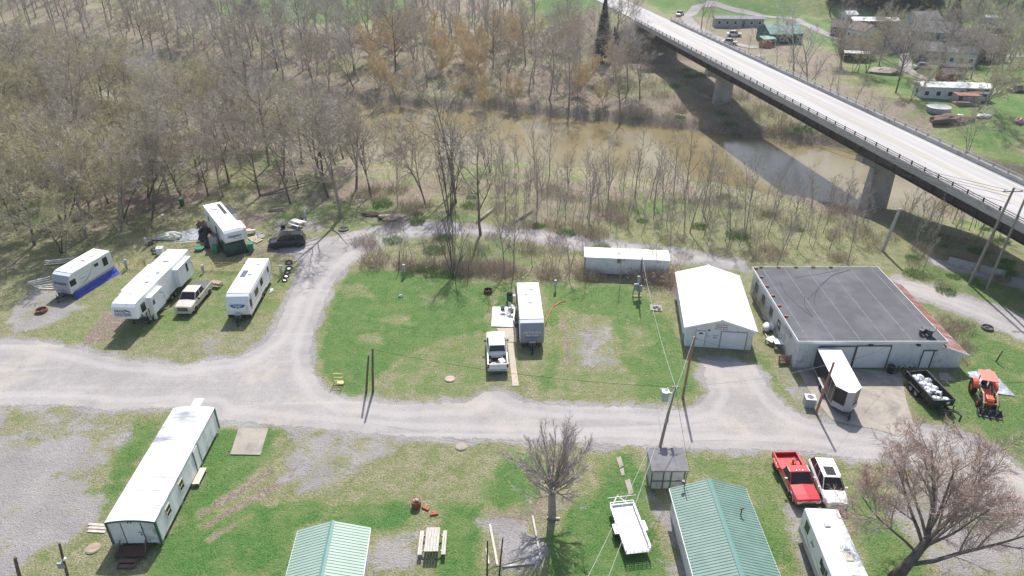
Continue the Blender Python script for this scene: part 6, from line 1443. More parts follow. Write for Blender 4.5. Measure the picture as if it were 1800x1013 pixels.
b = MB(); b.box(-.2, .45, -.15, .3, .05, .14); b.build('board', M_yellow, t)
# tyres
def tyre(P, rz, lab_, grp=None, tilt=0, r=.28, rim=False, name='old_tyre'):
    w_ = thing(name, lab_, 'tyre', P, rz, grp); w_.rotation_euler = (tilt, 0, rz); b = MB(); b.torus((0, 0, .11), r, .10, 'z', 18, 8); b.build('tread', M_rubber, w_, True); b = MB(); b.cyl((0, 0, .08), r * .62, .06); b.build('centre', M_white if rim else M_dgrey, w_); return w_
for k, (px, py, rim) in enumerate(((508, 463, 0), (508, 473, 1), (505, 480, 0), (503, 487, 1), (500, 494, 1))):
    tyre(G(px, py), .3 * k, ['largest black tyre at the top of the tyre row by the loop track', 'pale filled tyre second in the tyre row', 'black tyre in the middle of the tyre row', 'pale filled tyre fourth in the tyre row', 'lowest tyre of the tyre row beside the hookup post'][k], None, .3, .38 - .03 * k, rim)
for k, (px, py) in enumerate(((265, 429), (271, 440), (273, 446), (262, 431))): tyre(G(px, py), k, ['old tyre beside the hookup post behind the long white trailer', 'upper old tyre beside the white box behind the long trailer', 'lower old tyre beside the white box behind the long trailer', 'old tyre leaning at the foot of the thin post'][k], None, .2, .32)
tyre(G(529, 386), 0, 'old tyre behind the white topped picnic table')
# timber edged pit
M_old = mat('grey_old_timber', (.48, .44, .38), .9, .2, 3)
def beam(name, label, a, b_, w_=.14, h=.12, m=None, cat='timber', z=0): 
    P, Q = G(*a), G(*b_); L = (Q - P).length; o = MB().box(0, L, -w_ / 2, w_ / 2, 0, h).build(name, m or M_old, None, loc=P + Vector((0, 0, z))); o.rotation_euler = (0, 0, math.atan2((Q - P).y, (Q - P).x)); return tag(o, label, cat)
beam('timber_edging', 'old timber along the right side of the gravel pit', (936, 908), (951, 985)); beam('timber_edging', 'old timber along the bottom of the gravel pit', (884, 997), (940, 991)); beam('timber_edging', 'long pale board left of the gravel pit', (861, 922), (875, 996), .16, .08, M_lum); beam('timber_edging', 'short pale board lying outside the left end of the gravel pit', (855, 965), (859, 992), .14, .08, M_lum)
beam('tree_board', 'pale board lying at the foot of the pollarded tree', (961, 911), (984, 913), .12, .15, M_lum)
for k, (a, b_) in enumerate((((156, 922), (192, 925)), ((156, 928), (190, 930)), ((155, 934), (186, 936)))): beam('plank', ['upper', 'middle', 'lower'][k] + ' of the old planks left of the long white cabin', a, b_, .22, .08, M_old, 'plank')
for k in range(6): beam('plank', ['rear', 'second', 'third', 'fourth', 'fifth', 'front'][k] + ' board of the lumber laid by the grey fronted trailer', (48 + k * 4, 497 + k * 2.4), (88 + k * 1.5, 487 + k * 4.4), .22, .07 + .03 * (k % 3), [M_white, M_old, M_lum][k % 3], 'plank')
t = thing('wooden_bench', 'stack of long white boards behind the grey fronted trailer', 'board stack', G(106, 463), R(14))
for k in range(4): b = MB(); b.box(-1.7, 1.7, -.35 + k * .2, -.2 + k * .2, .15 + .15 * (k % 3), .2 + .15 * (k % 3)); b.build('board', [M_white, M_lum][k % 2], t)
b = MB(); b.box(-1.5, -1.3, -.3, .35, 0, .15); b.box(1.3, 1.5, -.3, .35, 0, .15); b.build('bearer', M_wood, t)
# clutter around the woods edge trailer
M_cover = mat('white_crumpled_cover', (.68, .66, .60), .8, .1, 1.5, .9); M_gplas = mat('green_plastic', (.02, .20, .11), .5, .1)
def heap(name, label, P, sx, sy, sz, m, seed, cat, n=14):
    rs = random.Random(seed); b = MB(); b.ball((0, 0, sz * .25), (sx, sy, sz * .75), n, 7, jit=.22, rs=rs); o = b.build(name, m, None, loc=P); tag(o, label, cat); return o
heap('covered_boat', 'white crumpled cover over low equipment left of the woods edge trailer', G(300, 418), 1.5, .8, .8, M_cover, 2, 'covered pile'); heap('grey_cover', 'grey folded cover lying left of the white covered pile', G(280, 420), .9, .6, .35, M_grey, 3, 'cover')
heap('black_tarpaulin_pile', 'black tarpaulin heap against the left side of the woods edge trailer', G(362, 418), .8, 1.3, 1.5, M_black, 4, 'tarpaulin heap'); heap('black_cover_pile', 'dark navy cover heaped behind the grey cabinet', G(368, 433), .6, .7, 1.0, mat('navy_cover', (.02, .03, .06), .5, .2), 5, 'cover heap')
heap('rubbish_heap', 'dark clutter under the rear left corner of the woods edge trailer', G(356, 398), .8, .5, .8, M_woodd, 6, 'clutter')
t = thing('storage_cabinet', 'tall grey plastic cabinet beside the black covers', 'cabinet', G(379, 437), R(10)); b = MB(); b.box(-.5, .5, -.45, .45, 0, 1.9); b.build('body', M_grey, t, bevel=.03); b = MB(); b.box(-.56, .56, -.5, .5, 1.9, 1.97); b.build('lid', M_woodd, t)
def bin_(label, P, rz, m, sc=1):
    t = thing('wheelie_bin', label, 'wheeled bin', P, rz); b = MB(); b.hexa([(-.24, -.28, .08), (.24, -.28, .08), (.24, .28, .08), (-.24, .28, .08)], [(-.30, -.35, 1.0), (.30, -.35, 1.0), (.30, .35, 1.0), (-.30, .35, 1.0)]); b.build('body', m, t, bevel=.02)
    b = MB(); b.box(-.32, .32, -.38, .37, 1.003, 1.07); b.build('lid', m, t, bevel=.02); b = MB(); b.tube([(-.25, .4, 1.0), (.25, .4, 1.0)], .02, 6); b.build('handle', M_black, t)
    for x in (-.26, .26): q = MB(); q.cyl((x, .25, .1), .1, .05, 'x', 12); q.build('wheel', M_black, t)
    t.scale = (sc,) * 3
bin_('green wheeled bin standing right of the tarpaulin covered trailer nose', G(442, 442), .2, M_gplas, 1.15); bin_('green lidded bin in front of the grey cabinet', G(380, 445), .1, M_gplas, 1.0)
t = thing('sandbox_tub', 'round green plastic tub on the grass near the black covers', 'tub', G(351, 440)); b = MB(); b.cyl((0, 0, .18), .5, .36, n=20, r2=.58); b.build('tub', M_gplas, t); b = MB(); b.torus((0, 0, .36), .56, .05); b.cyl((0, 0, .362), .5, .01); b.build('rim', M_gplas, t)
t = thing('white_tank', 'white box tank standing behind the long white trailer', 'tank', G(283, 447), .1); b = MB(); b.box(-.4, .4, -.4, .4, 0, 1.0); b.build('body', M_white, t, bevel=.06); b = MB(); b.cyl((0, 0, 1.03), .15, .06); b.build('cap', M_lgrey, t)
P, Q = G(290, 437), G(352, 430); o = MB().tube([(0, 0, .6), (Q - P) * .5 + Vector((0, 0, .55)), (Q - P) + Vector((0, 0, .5))], .06, 6).build('white_pipe', M_white, None, True, loc=P); tag(o, 'long white pipe running from the white tank to the woods edge trailer', 'pipe')
for p, q, l, m_ in (((343, 404), (372, 404), 'grey gravel filled mat left of the woods edge trailer', M_pad),): pass
slab('ground_sheet', 'worn grey ground sheet left of the woods edge trailer', [(315, 424), (352, 422), (350, 400), (322, 406)], M_tarpg, .02, 'ground sheet')
# flag, boards right of that trailer
t = thing('flag_table', 'low table draped with a red white and blue striped flag', 'flag draped table', G(441, 411), R(15)); b = MB(); b.box(-.7, .7, -.45, .45, .55, .6); b.build('table_top', M_grey, t)
for x, y in ((-.6, -.35), (.6, -.35), (-.6, .35), (.6, .35)): q = MB(); q.box(x - .04, x + .04, y - .04, y + .04, 0, .55); q.build('leg', M_grey, t)
b = MB(); fl = []
for k in range(7): b.box(-.65, .62, -.42 + k * .12, -.42 + (k + 1) * .12, .603, .615, mi=k % 2)
b.box(0.05, .66, .06, .44, .616, .622, mi=2); b.build('flag', [mat('flag_red', (.55, .08, .08), .8), M_wtxt, mat('flag_navy', (.03, .05, .16), .8)], t)
for k, (px, py, rz, m_) in enumerate(((446, 420, .7, M_lum), (452, 424, -.6, M_lum), (458, 417, .3, M_old), (452, 412, 1.2, M_grey))):
    t = thing('wooden_pallet', ['pale timber panel lying nearest the green bin', 'pale timber frame lying by the dark navy car', 'grey board panel lying between flag table and dark car', 'small grey panel lying just beyond the flag table'][k], 'panel', G(px, py), rz); b = MB()
    for q in range(4): b.box(-.6, .6, -.5 + q * .3, -.35 + q * .3, .1, .14)
    b.build('slat', m_, t); b = MB(); b.box(-.55, -.45, -.5, .55, 0, .1); b.box(.45, .55, -.5, .55, 0, .1); b.build('bearer', M_woodd, t)
t = thing('kettle_grill', 'black kettle shaped smoker with pale cap near the white topped picnic table', 'grill', G(498, 402)); b = MB(); b.cyl((0, 0, .35), .3, .5); b.build('bowl', M_black, t); b = MB(); b.cyl((0, 0, .85), .28, .5, r2=.03); b.build('cap', M_lgrey, t)
t = thing('barrel_grill', 'green and black cylinder grill beside the lawn trailer', 'grill', G(896, 530)); b = MB(); b.cyl((0, 0, .45), .36, .9, n=18); b.build('drum', mat('dark_green_drum', (.03, .10, .07), .4), t); b = MB(); b.ball((0, 0, 1.0), (.36, .36, .28), 14, 8); b.build('lid', M_black, t, True); b = MB(); b.box(.35, .8, -.25, .25, .8, .84); b.build('shelf', M_grey, t)
def chair(label, P, rz):
    t = thing('camp_chair', label, 'chair', P, rz); b = MB(); b.box(-.25, .25, -.25, .25, .40, .44); b.build('seat', M_grey, t); b = MB(); b.box(-.25, .25, .24, .29, .44, .95); b.build('backrest', M_grey, t)
    for x, y in ((-.23, -.23), (.23, -.23), (-.23, .25), (.23, .25)): q = MB(); q.tube([(x, y, 0), (x, y, .6)], .02, 4); q.build('leg', M_white, t)
chair('folding camp chair on the white platform farthest from the trailer', G(885, 552), .4); chair('folding camp chair on the white platform against the trailer', G(897, 556), -.9); chair('folding camp chair behind the white platform by the grill', G(899, 543), 2.2)
b = MB(); P = G(958, 568); pts = [(958, 575), (963, 556), (972, 540), (985, 532), (993, 530)]; o = MB().tube([G(*p) - P + Vector((0, 0, .05)) for p in pts], .045, 6).build('orange_hose', M_orange, None, True, loc=P); tag(o, 'orange drain hose curving from the lawn trailer across the grass', 'hose')
heap('white_rock', 'pale rock on a bare ring in the middle of the lawn', G(705, 522), .28, .2, .3, M_cover, 8, 'rock', 9); heap('stone', 'small grey stone at the left edge of the bramble strip', G(655, 470), .3, .2, .3, M_pad, 9, 'rock', 9)
# items by the workshop and garage
t = thing('condenser_unit', 'grey condenser box with round fan on the verge by the leaning pole', 'condenser', G(1421, 713), R(-8)); b = MB(); b.box(-.45, .45, -.42, .42, 0, .95); b.build('casing', M_grey, t, bevel=.02); b = MB(); b.box(-.46, .46, -.43, .43, .955, 1.0); b.build('top', M_white, t); b = MB(); b.torus((0, 0, 1.0), .27, .03); b.cyl((0, 0, 1.002), .25, .01); b.build('fan', M_dgrey, t)
t = thing('litter_bin', 'black barrel bin against the workshop front wall', 'bin', G(1564, 655)); b = MB(); b.cyl((0, 0, .4), .3, .8, r2=.34); b.build('drum', M_black, t); b = MB(); b.torus((0, 0, .8), .33, .03); b.build('rim', M_dgrey, t)
def bike(label, P, rz):
    t = thing('bicycle', label, 'bicycle', P, rz)
    for x in (-.52, .52): h = bpy.data.objects.new('wheel', None); COL.objects.link(h); h.parent = t; h.location = (x, 0, .33); MB().torus((0, 0, 0), .31, .025, 'y', 20, 6).build('tyre', M_rubber, h); q = MB(); [q.tube([(0, 0, 0), (.3 * math.cos(a), 0, .3 * math.sin(a))], .006, 3) for a in np.linspace(0, 6.28, 9)]; q.build('spoke', M_grey, h)
    b = MB(); b.tube([(-.52, 0, .33), (-.12, 0, .30), (.42, 0, .72), (.52, 0, .33)], .022, 6); b.tube([(-.12, 0, .3), (-.22, 0, .82)], .02, 6); b.tube([(-.18, 0, .68), (.38, 0, .74)], .02, 6); b.tube([(-.52, 0, .33), (-.18, 0, .68)], .015, 6); b.build('frame', M_black, t)
    b = MB(); b.box(-.35, -.1, -.06, .06, .82, .87); b.build('saddle', M_black, t); b = MB(); b.tube([(.40, -.28, .98), (.38, 0, .95), (.40, .28, .98)], .018, 6); b.tube([(.42, 0, .72), (.38, 0, .95)], .018, 6); b.build('handlebar', M_black, t)
bike('dark bicycle leaning by the workshop wall next to the black bin', G(1579, 657), .15); bike('dark bicycle behind the dump trailer tail', G(1598, 657), .4)
t = thing('propane_tank', 'left of two white propane tanks beside the workshop', 'propane tank', G(1346, 581), 1.2); b = MB(); b.ball((0, 0, .45), (.7, .42, .42), 16, 10); b.build('tank', M_white, t, True); b = MB(); b.box(-.4, -.3, -.3, .3, 0, .2); b.box(.3, .4, -.3, .3, 0, .2); b.build('foot', M_pad, t)
dup(t, G(1356, 579), 1.4, 'right of two white propane tanks beside the workshop')
def table(label, P, rz, l, w_, h, m):
    t = thing('work_table', label, 'table', P, rz); b = MB(); b.box(-l / 2, l / 2, -w_ / 2, w_ / 2, h - .05, h); b.build('table_top', m, t)
    for x, y in ((-1, -1), (1, -1), (-1, 1), (1, 1)): q = MB(); q.box(x * l * .45 - .04, x * l * .45 + .04, y * w_ * .45 - .04, y * w_ * .45 + .04, 0, h - .05); q.build('leg', M_wood, t)
table('white topped work table with clutter between garage and workshop', G(1369, 612), R(-8), 1.2, .9, .8, M_white); table('low white board table left of the work table', G(1356, 603), R(35), 1.1, .8, .5, M_white)
def pallet(label, P, rz, tilt, m):
    t = thing('wooden_pallet', label, 'pallet', P, rz); t.rotation_euler = (tilt, 0, rz); b = MB()
    for k in range(6): b.box(-.75, .75, -.02, .02, .02 + k * .16, .12 + k * .16)
    b.build('slat', m, t); b = MB(); [b.box(x - .04, x + .04, .02, .10, 0, .95) for x in (-.68, 0, .68)]; b.build('bearer', m, t)
pallet('reddish slatted pallet standing at the workshop corner', G(1381, 640), R(3), R(-12), mat('reddish_pallet', (.24, .13, .11), .9, .2)); pallet('grey slatted pallet leaning on the workshop side wall', G(1393, 618), R(70), R(-20), M_old)
rs = random.Random(9)
for k, (px, py, l) in enumerate(((1350, 592, 'pale lath lying behind the propane tanks'), (1344, 588, 'long pale batten beside the garage wall'), (1358, 590, 'short batten under the work table clutter'), (1340, 560, 'long batten lying along the workshop side'))): beam('batten', l, (px, py), (px + 8 + k * 3, py + 16 + 2 * k), .1, .1, M_lum, 'timber', .02 + .06 * k)
t = thing('pallet_load', 'low pallet of grey scrap on bare ground left of the garage', 'pallet load', G(1153, 543), -.1); b = MB(); [b.box(-.65, .65, -.5 + k * .25, -.35 + k * .25, .08, .12) for k in range(5)]; b.build('pallet', M_old, t); b = MB(); [b.ball((x, y, .22), (.22, .18, .14), 8, 5, jit=.2) for x, y in ((-.2, 0), (.2, .15), (.35, -.15))]; b.build('scrap', M_grey, t)
t = thing('gas_bottle', 'pair of pale bottles at the front left corner of the garage', 'gas bottles', G(1203, 598)); [MB().cyl((x, 0, .4), .17, .8).build('bottle', M_grey, t) for x in (-.2, .2)]
P = [G(*p) for p in ((1700, 655), (1740, 650), (1784, 697), (1717, 689))]; b = MB(); n = 14
for i in range(n + 1):
    for j in range(n + 1):
        q = P[0].lerp(P[1], i / n).lerp(P[3].lerp(P[2], i / n), j / n); b.v.append((q.x - P[0].x, q.y - P[0].y, .04 + .07 * abs(math.sin(i * 2.3 + j * 1.1) * math.cos(j * 1.9 + i))))
for i in range(n):
    for j in range(n): k = i * (n + 1) + j; b.f.append((k, k + 1, k + n + 2, k + n + 1)); b.m.append(0)
o = b.build('grey_tarpaulin', M_tarpg, None, loc=P[0]); tag(o, 'crumpled grey tarpaulin spread on the grass behind the tractor', 'tarpaulin')
t = thing('concrete_barrier', 'long low concrete barrier beside the eastern gravel path', 'barrier', G(1665, 463), math.atan2((G(1765, 488) - G(1665, 463)).y, (G(1765, 488) - G(1665, 463)).x)); L = (G(1765, 488) - G(1665, 463)).length
b = MB(); b.prism([(-.3, 0), (.3, 0), (.15, .8), (-.15, .8)], 'x', 0, L); b.build('wall', M_conc, t); b = MB(); b.box(0, L, -.18, .18, .803, .86); b.build('coping', M_conc, t)
heap('white_sack', 'white plastic bottle lying by the blue winged trailer', G(477, 512), .16, .5, .25, M_white, 11, 'plastic sack'); 
t = thing('propane_bottle', 'pair of white bottles under the long trailer nose', 'gas bottles', G(270, 561)); [MB().cyl((x, x * .4, .35), .2, .7).build('bottle', M_white, t, bevel=.05) for x in (-.24, .24)]
b = MB(); P = G(290, 541)
for k in range(5): b.torus((.05 * k, .04 * math.sin(k * 2), .03 + .03 * k), .45 - .05 * k, .03, 'z', 20, 5)
o = b.build('hose_coil', M_lum, None, True, loc=P); tag(o, 'coil of pale hose on the grass beside the long trailer', 'hose coil')
t = thing('step_stool', 'dark metal steps on the grass below the long trailer door', 'steps', G(256, 567), .8); [MB().box(-.35, .35, -.2 + k * .28, .05 + k * .28, .1 + k * .15, .14 + k * .15).build('tread', M_grey, t) for k in range(3)]; MB().box(-.38, -.34, -.2, .6, 0, .45).box(.34, .38, -.2, .6, 0, .45).build('side', M_dgrey, t)
t = thing('bird_bath', 'small white bowl on a stand against the woods edge tree', 'bowl', G(288, 388)); MB().cyl((0, 0, .4), .05, .8).build('stand', M_grey, t); MB().cyl((0, 0, .85), .12, .14, r2=.25).build('bowl', M_white, t)
t = thing('green_bin', 'dark green post box at the edge of the woods', 'bin', T(321, 362)); MB().box(-.25, .25, -.25, .25, 0, 1.1).build('body', mat('dark_green_box', (.03, .10, .06), .5), t, bevel=.02); MB().box(-.28, .28, -.28, .28, 1.103, 1.16).build('lid', M_gplas, t)
# ================================================================ VILLAGE ACROSS THE RIVER
def rmat(c): return mat('roofing', c, .85, .15, .5, stains=tuple(v * .6 for v in c), stain_amt=.3, stain_scale=.4)
def wmat(c): return mat('wall_cladding', c, .8, .08, .8, stains=tuple(v * .6 for v in c), stain_amt=.2)
RB = rmat((.14, .10, .095)); RG = rmat((.22, .22, .23)); RGN = rmat((.22, .36, .31)); RW = rmat((.72, .73, .72)); RD = rmat((.08, .075, .08))
WW = wmat((.60, .62, .63)); WG = wmat((.33, .35, .36)); WR = wmat((.26, .09, .06)); WGN = wmat((.05, .12, .12)); WB = wmat((.10, .065, .05)); WBG = wmat((.30, .36, .38))
def house(name, label, px, py, w, d, h, rise, rz, wm, rm, cat='house', hip=False, wins=4, porch=None):
    P = T(px, py); P.z -= .15; t = thing(name, label, cat, P, R(rz)); hw, hd = w / 2, d / 2
    b = MB(); poly = [(-hd, 0), (hd, 0), (hd, h)] + ([(0, h + rise * .9)] if rise > .3 and not hip else []) + [(-hd, h)]; b.prism(poly, 'x', -hw, hw); b.build('wall', wm, t)
    e = .35; b = MB()
    if hip: k = hd * .9; b.add([(-hw - e, -hd - e, h), (hw + e, -hd - e, h), (hw + e, hd + e, h), (-hw - e, hd + e, h), (-hw + k, 0, h + rise), (hw - k, 0, h + rise)], [(0, 3, 2, 1), (0, 1, 5, 4), (1, 2, 5), (2, 3, 4, 5), (3, 0, 4)])
    elif rise > .3:
        s = rise / hd
        for q in (-1, 1): b.prism([(0, h + rise), (q * (hd + e), h - e * s), (q * (hd + e), h - e * s + .15), (0, h + rise + .15)], 'x', -hw - e, hw + e)
    else: b.prism([(-hd - .15, h), (hd + .15, h), (hd + .15, h + .1), (0, h + .1 + rise), (-hd - .15, h + .1)], 'x', -hw - .15, hw + .15)
    rf = b.build('roof', rm, t)
    if rise > 1: b = MB(); b.box(hw * .3, hw * .3 + .5, -.25, .25, h + rise * .5, h + rise + .7); b.build('chimney', M_pad, rf)
    for k in range(wins):
        x = -hw + (k + .5) * w / wins
        if k == wins // 2: b = MB(); b.box(x - .45, x + .45, -hd - .06, -hd + .05, .2, 2.2); b.build('door', M_woodd, t)
        else:
            b = MB(); b.box(x - .45, x + .45, -hd - .05, -hd + .05, 1.1, 2.05); wd = b.build('window', M_glass, t)
            b = MB(); b.box(x - .55, x - .45, -hd - .08, -hd, 1.0, 2.15); b.box(x + .45, x + .55, -hd - .08, -hd, 1.0, 2.15); b.box(x - .45, x + .45, -hd - .08, -hd, 2.05, 2.15); b.box(x - .45, x + .45, -hd - .08, -hd, 1.0, 1.1); b.build('frame', M_white, wd)
    for sx in (-1, 1): b = MB(); b.box(min(sx * hw, sx * (hw + .05)), max(sx * hw, sx * (hw + .05)), -.45, .45, 1.1, 2.0); b.build('window', M_glass, t)
    if porch:
        x0, x1, pd, pm = porch; b = MB(); b.prism([(-hd - pd, 2.1), (-hd, 2.5), (-hd, 2.6), (-hd - pd, 2.2)], 'x', x0, x1); b.build('porch_roof', pm, t)
        for x in (x0 + .1, x1 - .1): b = MB(); b.box(x - .06, x + .06, -hd - pd + .05, -hd - pd + .17, 0, 2.1); b.build('porch_post', M_white, t)
    return t
house('mobile_home', 'long grey mobile home beyond the bridge beside the green roofed house', 1296, 46, 15.5, 4.5, 2.7, .5, -3, WG, RG, 'mobile home', wins=6)
house('village_house', 'house with pale green metal roof nearest the bridge', 1368, 72, 10, 9, 3, 2.0, 8, WGN, RGN, 'house', wins=4, porch=(-8.5, -4.5, 3, RGN))
house('long_barn', 'long red building with bright white roof in the village', 1532, 50, 14, 5, 2.8, .7, -5, WR, RW, 'barn', wins=6)
house('village_house', 'white sided house with brown roof beside the long red building', 1514, 70, 7, 6, 3.2, 1.6, -70, WW, RB, 'house', wins=3)
house('village_house', 'dark brown cottage with white porch roof above the meadow', 1503, 100, 8, 7, 2.8, 2.2, -15, WB, RB, 'cottage', wins=4, porch=(-3.9, 2.6, 2.5, RW))
house('village_house', 'brown roofed house left of the village big tree', 1562, 88, 8, 7, 3, 2.0, 20, WG, RB, 'house', wins=4)
house('village_house', 'grey roofed house behind the village big tree crown', 1636, 70, 11, 8, 3, 2.4, -25, WBG, RG, 'house', wins=4)
house('village_house', 'pale blue grey house in the back row by the conifers', 1618, 50, 8, 7, 3.5, 1.8, 10, WBG, RG, 'house', wins=3)
house('village_house', 'grey house with brown hip roof in the back right of the village', 1706, 78, 10, 9, 2.8, 2.2, -18, WBG, RB, 'house', True, wins=5)
house('village_house', 'brown gabled house with dark walls right of the white box house', 1722, 104, 9.5, 8, 3, 2.6, 28, WB, RB, 'house', wins=4)
house('village_house', 'white box shaped house in the middle of the village', 1684, 112, 6.5, 6, 3.4, .9, -22, WW, RG, 'house', wins=3)
house('village_house', 'pale grey house left of the white box shaped house', 1637, 105, 10, 7, 3, 1.6, -15, WG, RG, 'house', wins=4)
house('mobile_home', 'white mobile home with white roof and cluttered porch on the village lawn', 1669, 172, 14.5, 4.5, 2.9, .35, -6, WW, RW, 'mobile home', wins=6, porch=(2.0, 6.5, 2, RB))
house('garden_shed', 'dark red shed behind the white mobile home', 1662, 143, 3.5, 3, 2.2, .8, 10, WR, RB, 'shed', wins=1); house('garden_shed', 'dark roofed grey shed behind the dark red shed', 1671, 132, 5.5, 3.5, 2.4, .3, -3, WG, RD, 'shed', wins=2)
house('garden_shed', 'small white roofed shed below the wooded hillside', 1735, 42, 4, 4, 2.4, .3, -10, WG, RW, 'shed', wins=1); house('garden_shed', 'black sheeted shed behind the hip roofed house', 1752, 62, 6, 5, 2.4, .3, -20, WB, RD, 'shed', wins=1)
house('garden_shed', 'white gabled shed on the far left of the long red building', 1490, 40, 3.5, 3.5, 3.0, .8, 10, WW, RW, 'shed', wins=1); house('village_house', 'dark house with brown roof just left of the white sided house', 1482, 62, 7, 6, 2.8, 1.6, -30, WB, RB, 'house', wins=3)
def far_car(label, px, py, rz, m, van=False):
    P = T(px, py); P.z += .02; t = thing('parked_car', label, 'car', P, R(rz)); b = MB(); b.box(-2.2, 2.2, -.9, .9, .3, .95); b.build('body', m, t, bevel=.12)
    b = MB(); b.hexa([(-1.8 if van else -1.5, -.85, .95), (1.1, -.85, .95), (1.1, .85, .95), (-1.8 if van else -1.5, .85, .95)], [(-1.6 if van else -1.0, -.7, 1.6), (.4, -.7, 1.6), (.4, .7, 1.6), (-1.6 if van else -1.0, .7, 1.6)]); c_ = b.build('cabin', M_glass, t, bevel=.04)
    b = MB(); b.box(-1.5 if van else -.95, .35, -.68, .68, 1.602, 1.66); b.build('roof', m, c_)
    for x in (-1.35, 1.35):
        for s in (-.88, .88): q = MB(); q.cyl((x, s, .33), .33, .2, 'y', 14); q.build('wheel', M_rubber, t)
P_sil = paint('silver_car_paint', (.45, .47, .48)); P_blk = paint('black_car_paint', (.03, .03, .035))
for a_ in (('white pickup like car parked by the green roofed house', 1290, 64, -10, P_white), ('silver car parked below the green roofed house', 1282, 78, -25, P_sil), ('silver van parked on the lane beyond the bridge', 1195, 28, 60, P_sil), ('dark silver car on the grass between the village big tree and the white mobile home', 1621, 122, -8, P_sil), ('dark car between the red building and the village big tree', 1546, 58, 60, P_blk), ('white car parked in front of the white sided house', 1535, 62, -10, P_white), ('black truck parked on the far right village lawn', 1787, 162, 10, P_blk), ('red car parked right of the brown gabled house', 1743, 82, 20, P_red), ('white car on the grass behind the hip roofed house', 1738, 66, -20, P_white), ('silver car behind the village big tree', 1592, 55, 10, P_sil)): far_car(*a_)
def th_heap(name, label, px, py, sx, sy, sz, m, seed, cat, n=12): P = T(px, py); return heap(name, label, P, sx, sy, sz, m, seed, cat, n)
for a_ in (('rubble_heap', 'heap of grey boards and scrap left of the village big tree', 1556, 128, 4, 2.4, 1.2, M_pad, 21, 'scrap heap'), ('scrap_heap', 'brown brush and scrap heap below the white mobile home', 1672, 214, 4.5, 2.2, 1.4, M_woodd, 22, 'scrap heap'), ('rubbish_heap', 'white junk at the right end of the brown scrap heap', 1685, 208, 1.6, 1.0, .7, M_white, 23, 'junk'), ('rubbish_heap', 'scattered white junk on the village lawn right of the scrap heap', 1730, 205, 1.6, 1.2, .5, M_lgrey, 24, 'junk'), ('play_equipment', 'pink and white plastic toys on the far right lawn', 1791, 216, .9, .8, 1.0, mat('pink_plastic', (.6, .25, .32), .6), 25, 'toys'), ('rusty_bush', 'round rusty pink bush on the lawn below the green roofed house', 1345, 84, 1.8, 1.6, 2.2, mat('rust_pink_leaves', (.36, .17, .12), .9, .4, 2, .6), 26, 'bush'), ('tan_cover', 'tan and white covered mound behind the bridge railing', 1334, 104, 1.6, 1.2, 1.2, M_lum, 27, 'covered pile'), ('blue_tank', 'small blue tank right of the white mobile home', 1724, 160, .8, .7, 1.1, M_blue, 28, 'tank')): th_heap(*a_)
P = T(1648, 196); t = thing('garden_pool', 'round grey above ground pool below the white mobile home', 'pool', P); b = MB(); b.cyl((0, 0, .5), 2.3, 1.0, n=28); b.build('wall', M_grey, t); b = MB(); b.torus((0, 0, 1.0), 2.3, .08, n=28); b.cyl((0, 0, 1.0), 2.2, .02, n=28); b.build('cover', M_lgrey, t)
P = T(1695, 183); t = thing('open_porch', 'rusty roofed open porch in front of the white mobile home', 'porch', P, R(-6)); MB().box(-2.4, 2.4, -1.5, 1.5, 2.0, 2.15).build('roof', M_rust, t); MB().box(-2.4, 2.4, -1.5, 1.5, 0, .3).build('floor', M_wood, t)
for x, y in ((-2.3, -1.4), (2.3, -1.4), (-2.3, 1.4), (2.3, 1.4)): MB().box(x - .07, x + .07, y - .07, y + .07, .3, 2.0).build('post', M_wood, t)
# earth retaining face beside the abutment
t = thing('retaining_wall', 'dark curved retaining wall below the highway abutment', 'retaining wall', (0, 0, 0)); pts = [(1078, 70), (1086, 88), (1105, 99), (1125, 101), (1138, 92)]
b = MB(); Q = [T(*p) for p in pts]
for i in range(len(Q) - 1):
    a, c_ = Q[i], Q[i + 1]; d_ = (c_ - a).normalized(); nrm = Vector((d_.y, -d_.x, 0)) * .5
    b.hexa([(a.x, a.y, a.z - 1), (c_.x, c_.y, c_.z - 1), (c_.x - nrm.x, c_.y - nrm.y, c_.z - 1), (a.x - nrm.x, a.y - nrm.y, a.z - 1)], [(a.x, a.y, a.z + 3.4), (c_.x, c_.y, c_.z + 3.4), (c_.x - nrm.x, c_.y - nrm.y, c_.z + 3.4), (a.x - nrm.x, a.y - nrm.y, a.z + 3.4)])
b.build('wall', mat('dark_stone_wall', (.075, .07, .075), .9, .3, 1.2, .5, stains=(.26, .24, .22), stain_amt=.4, stain_scale=.6, stretch=(1, 1, .25)), t)
# ================================================================ SINGLE TREES AND SHRUBS
def own_tree(name, label, cat, P, seed, H, r, BPk, bm, tm, top=None, **kw):
    t = make_tree(name, seed, H, r, BP(**BPk), bm, tm, label, cat, **kw); t.location = P; t.rotation_euler = (0, 0, kw.get('rz', 0)); return t
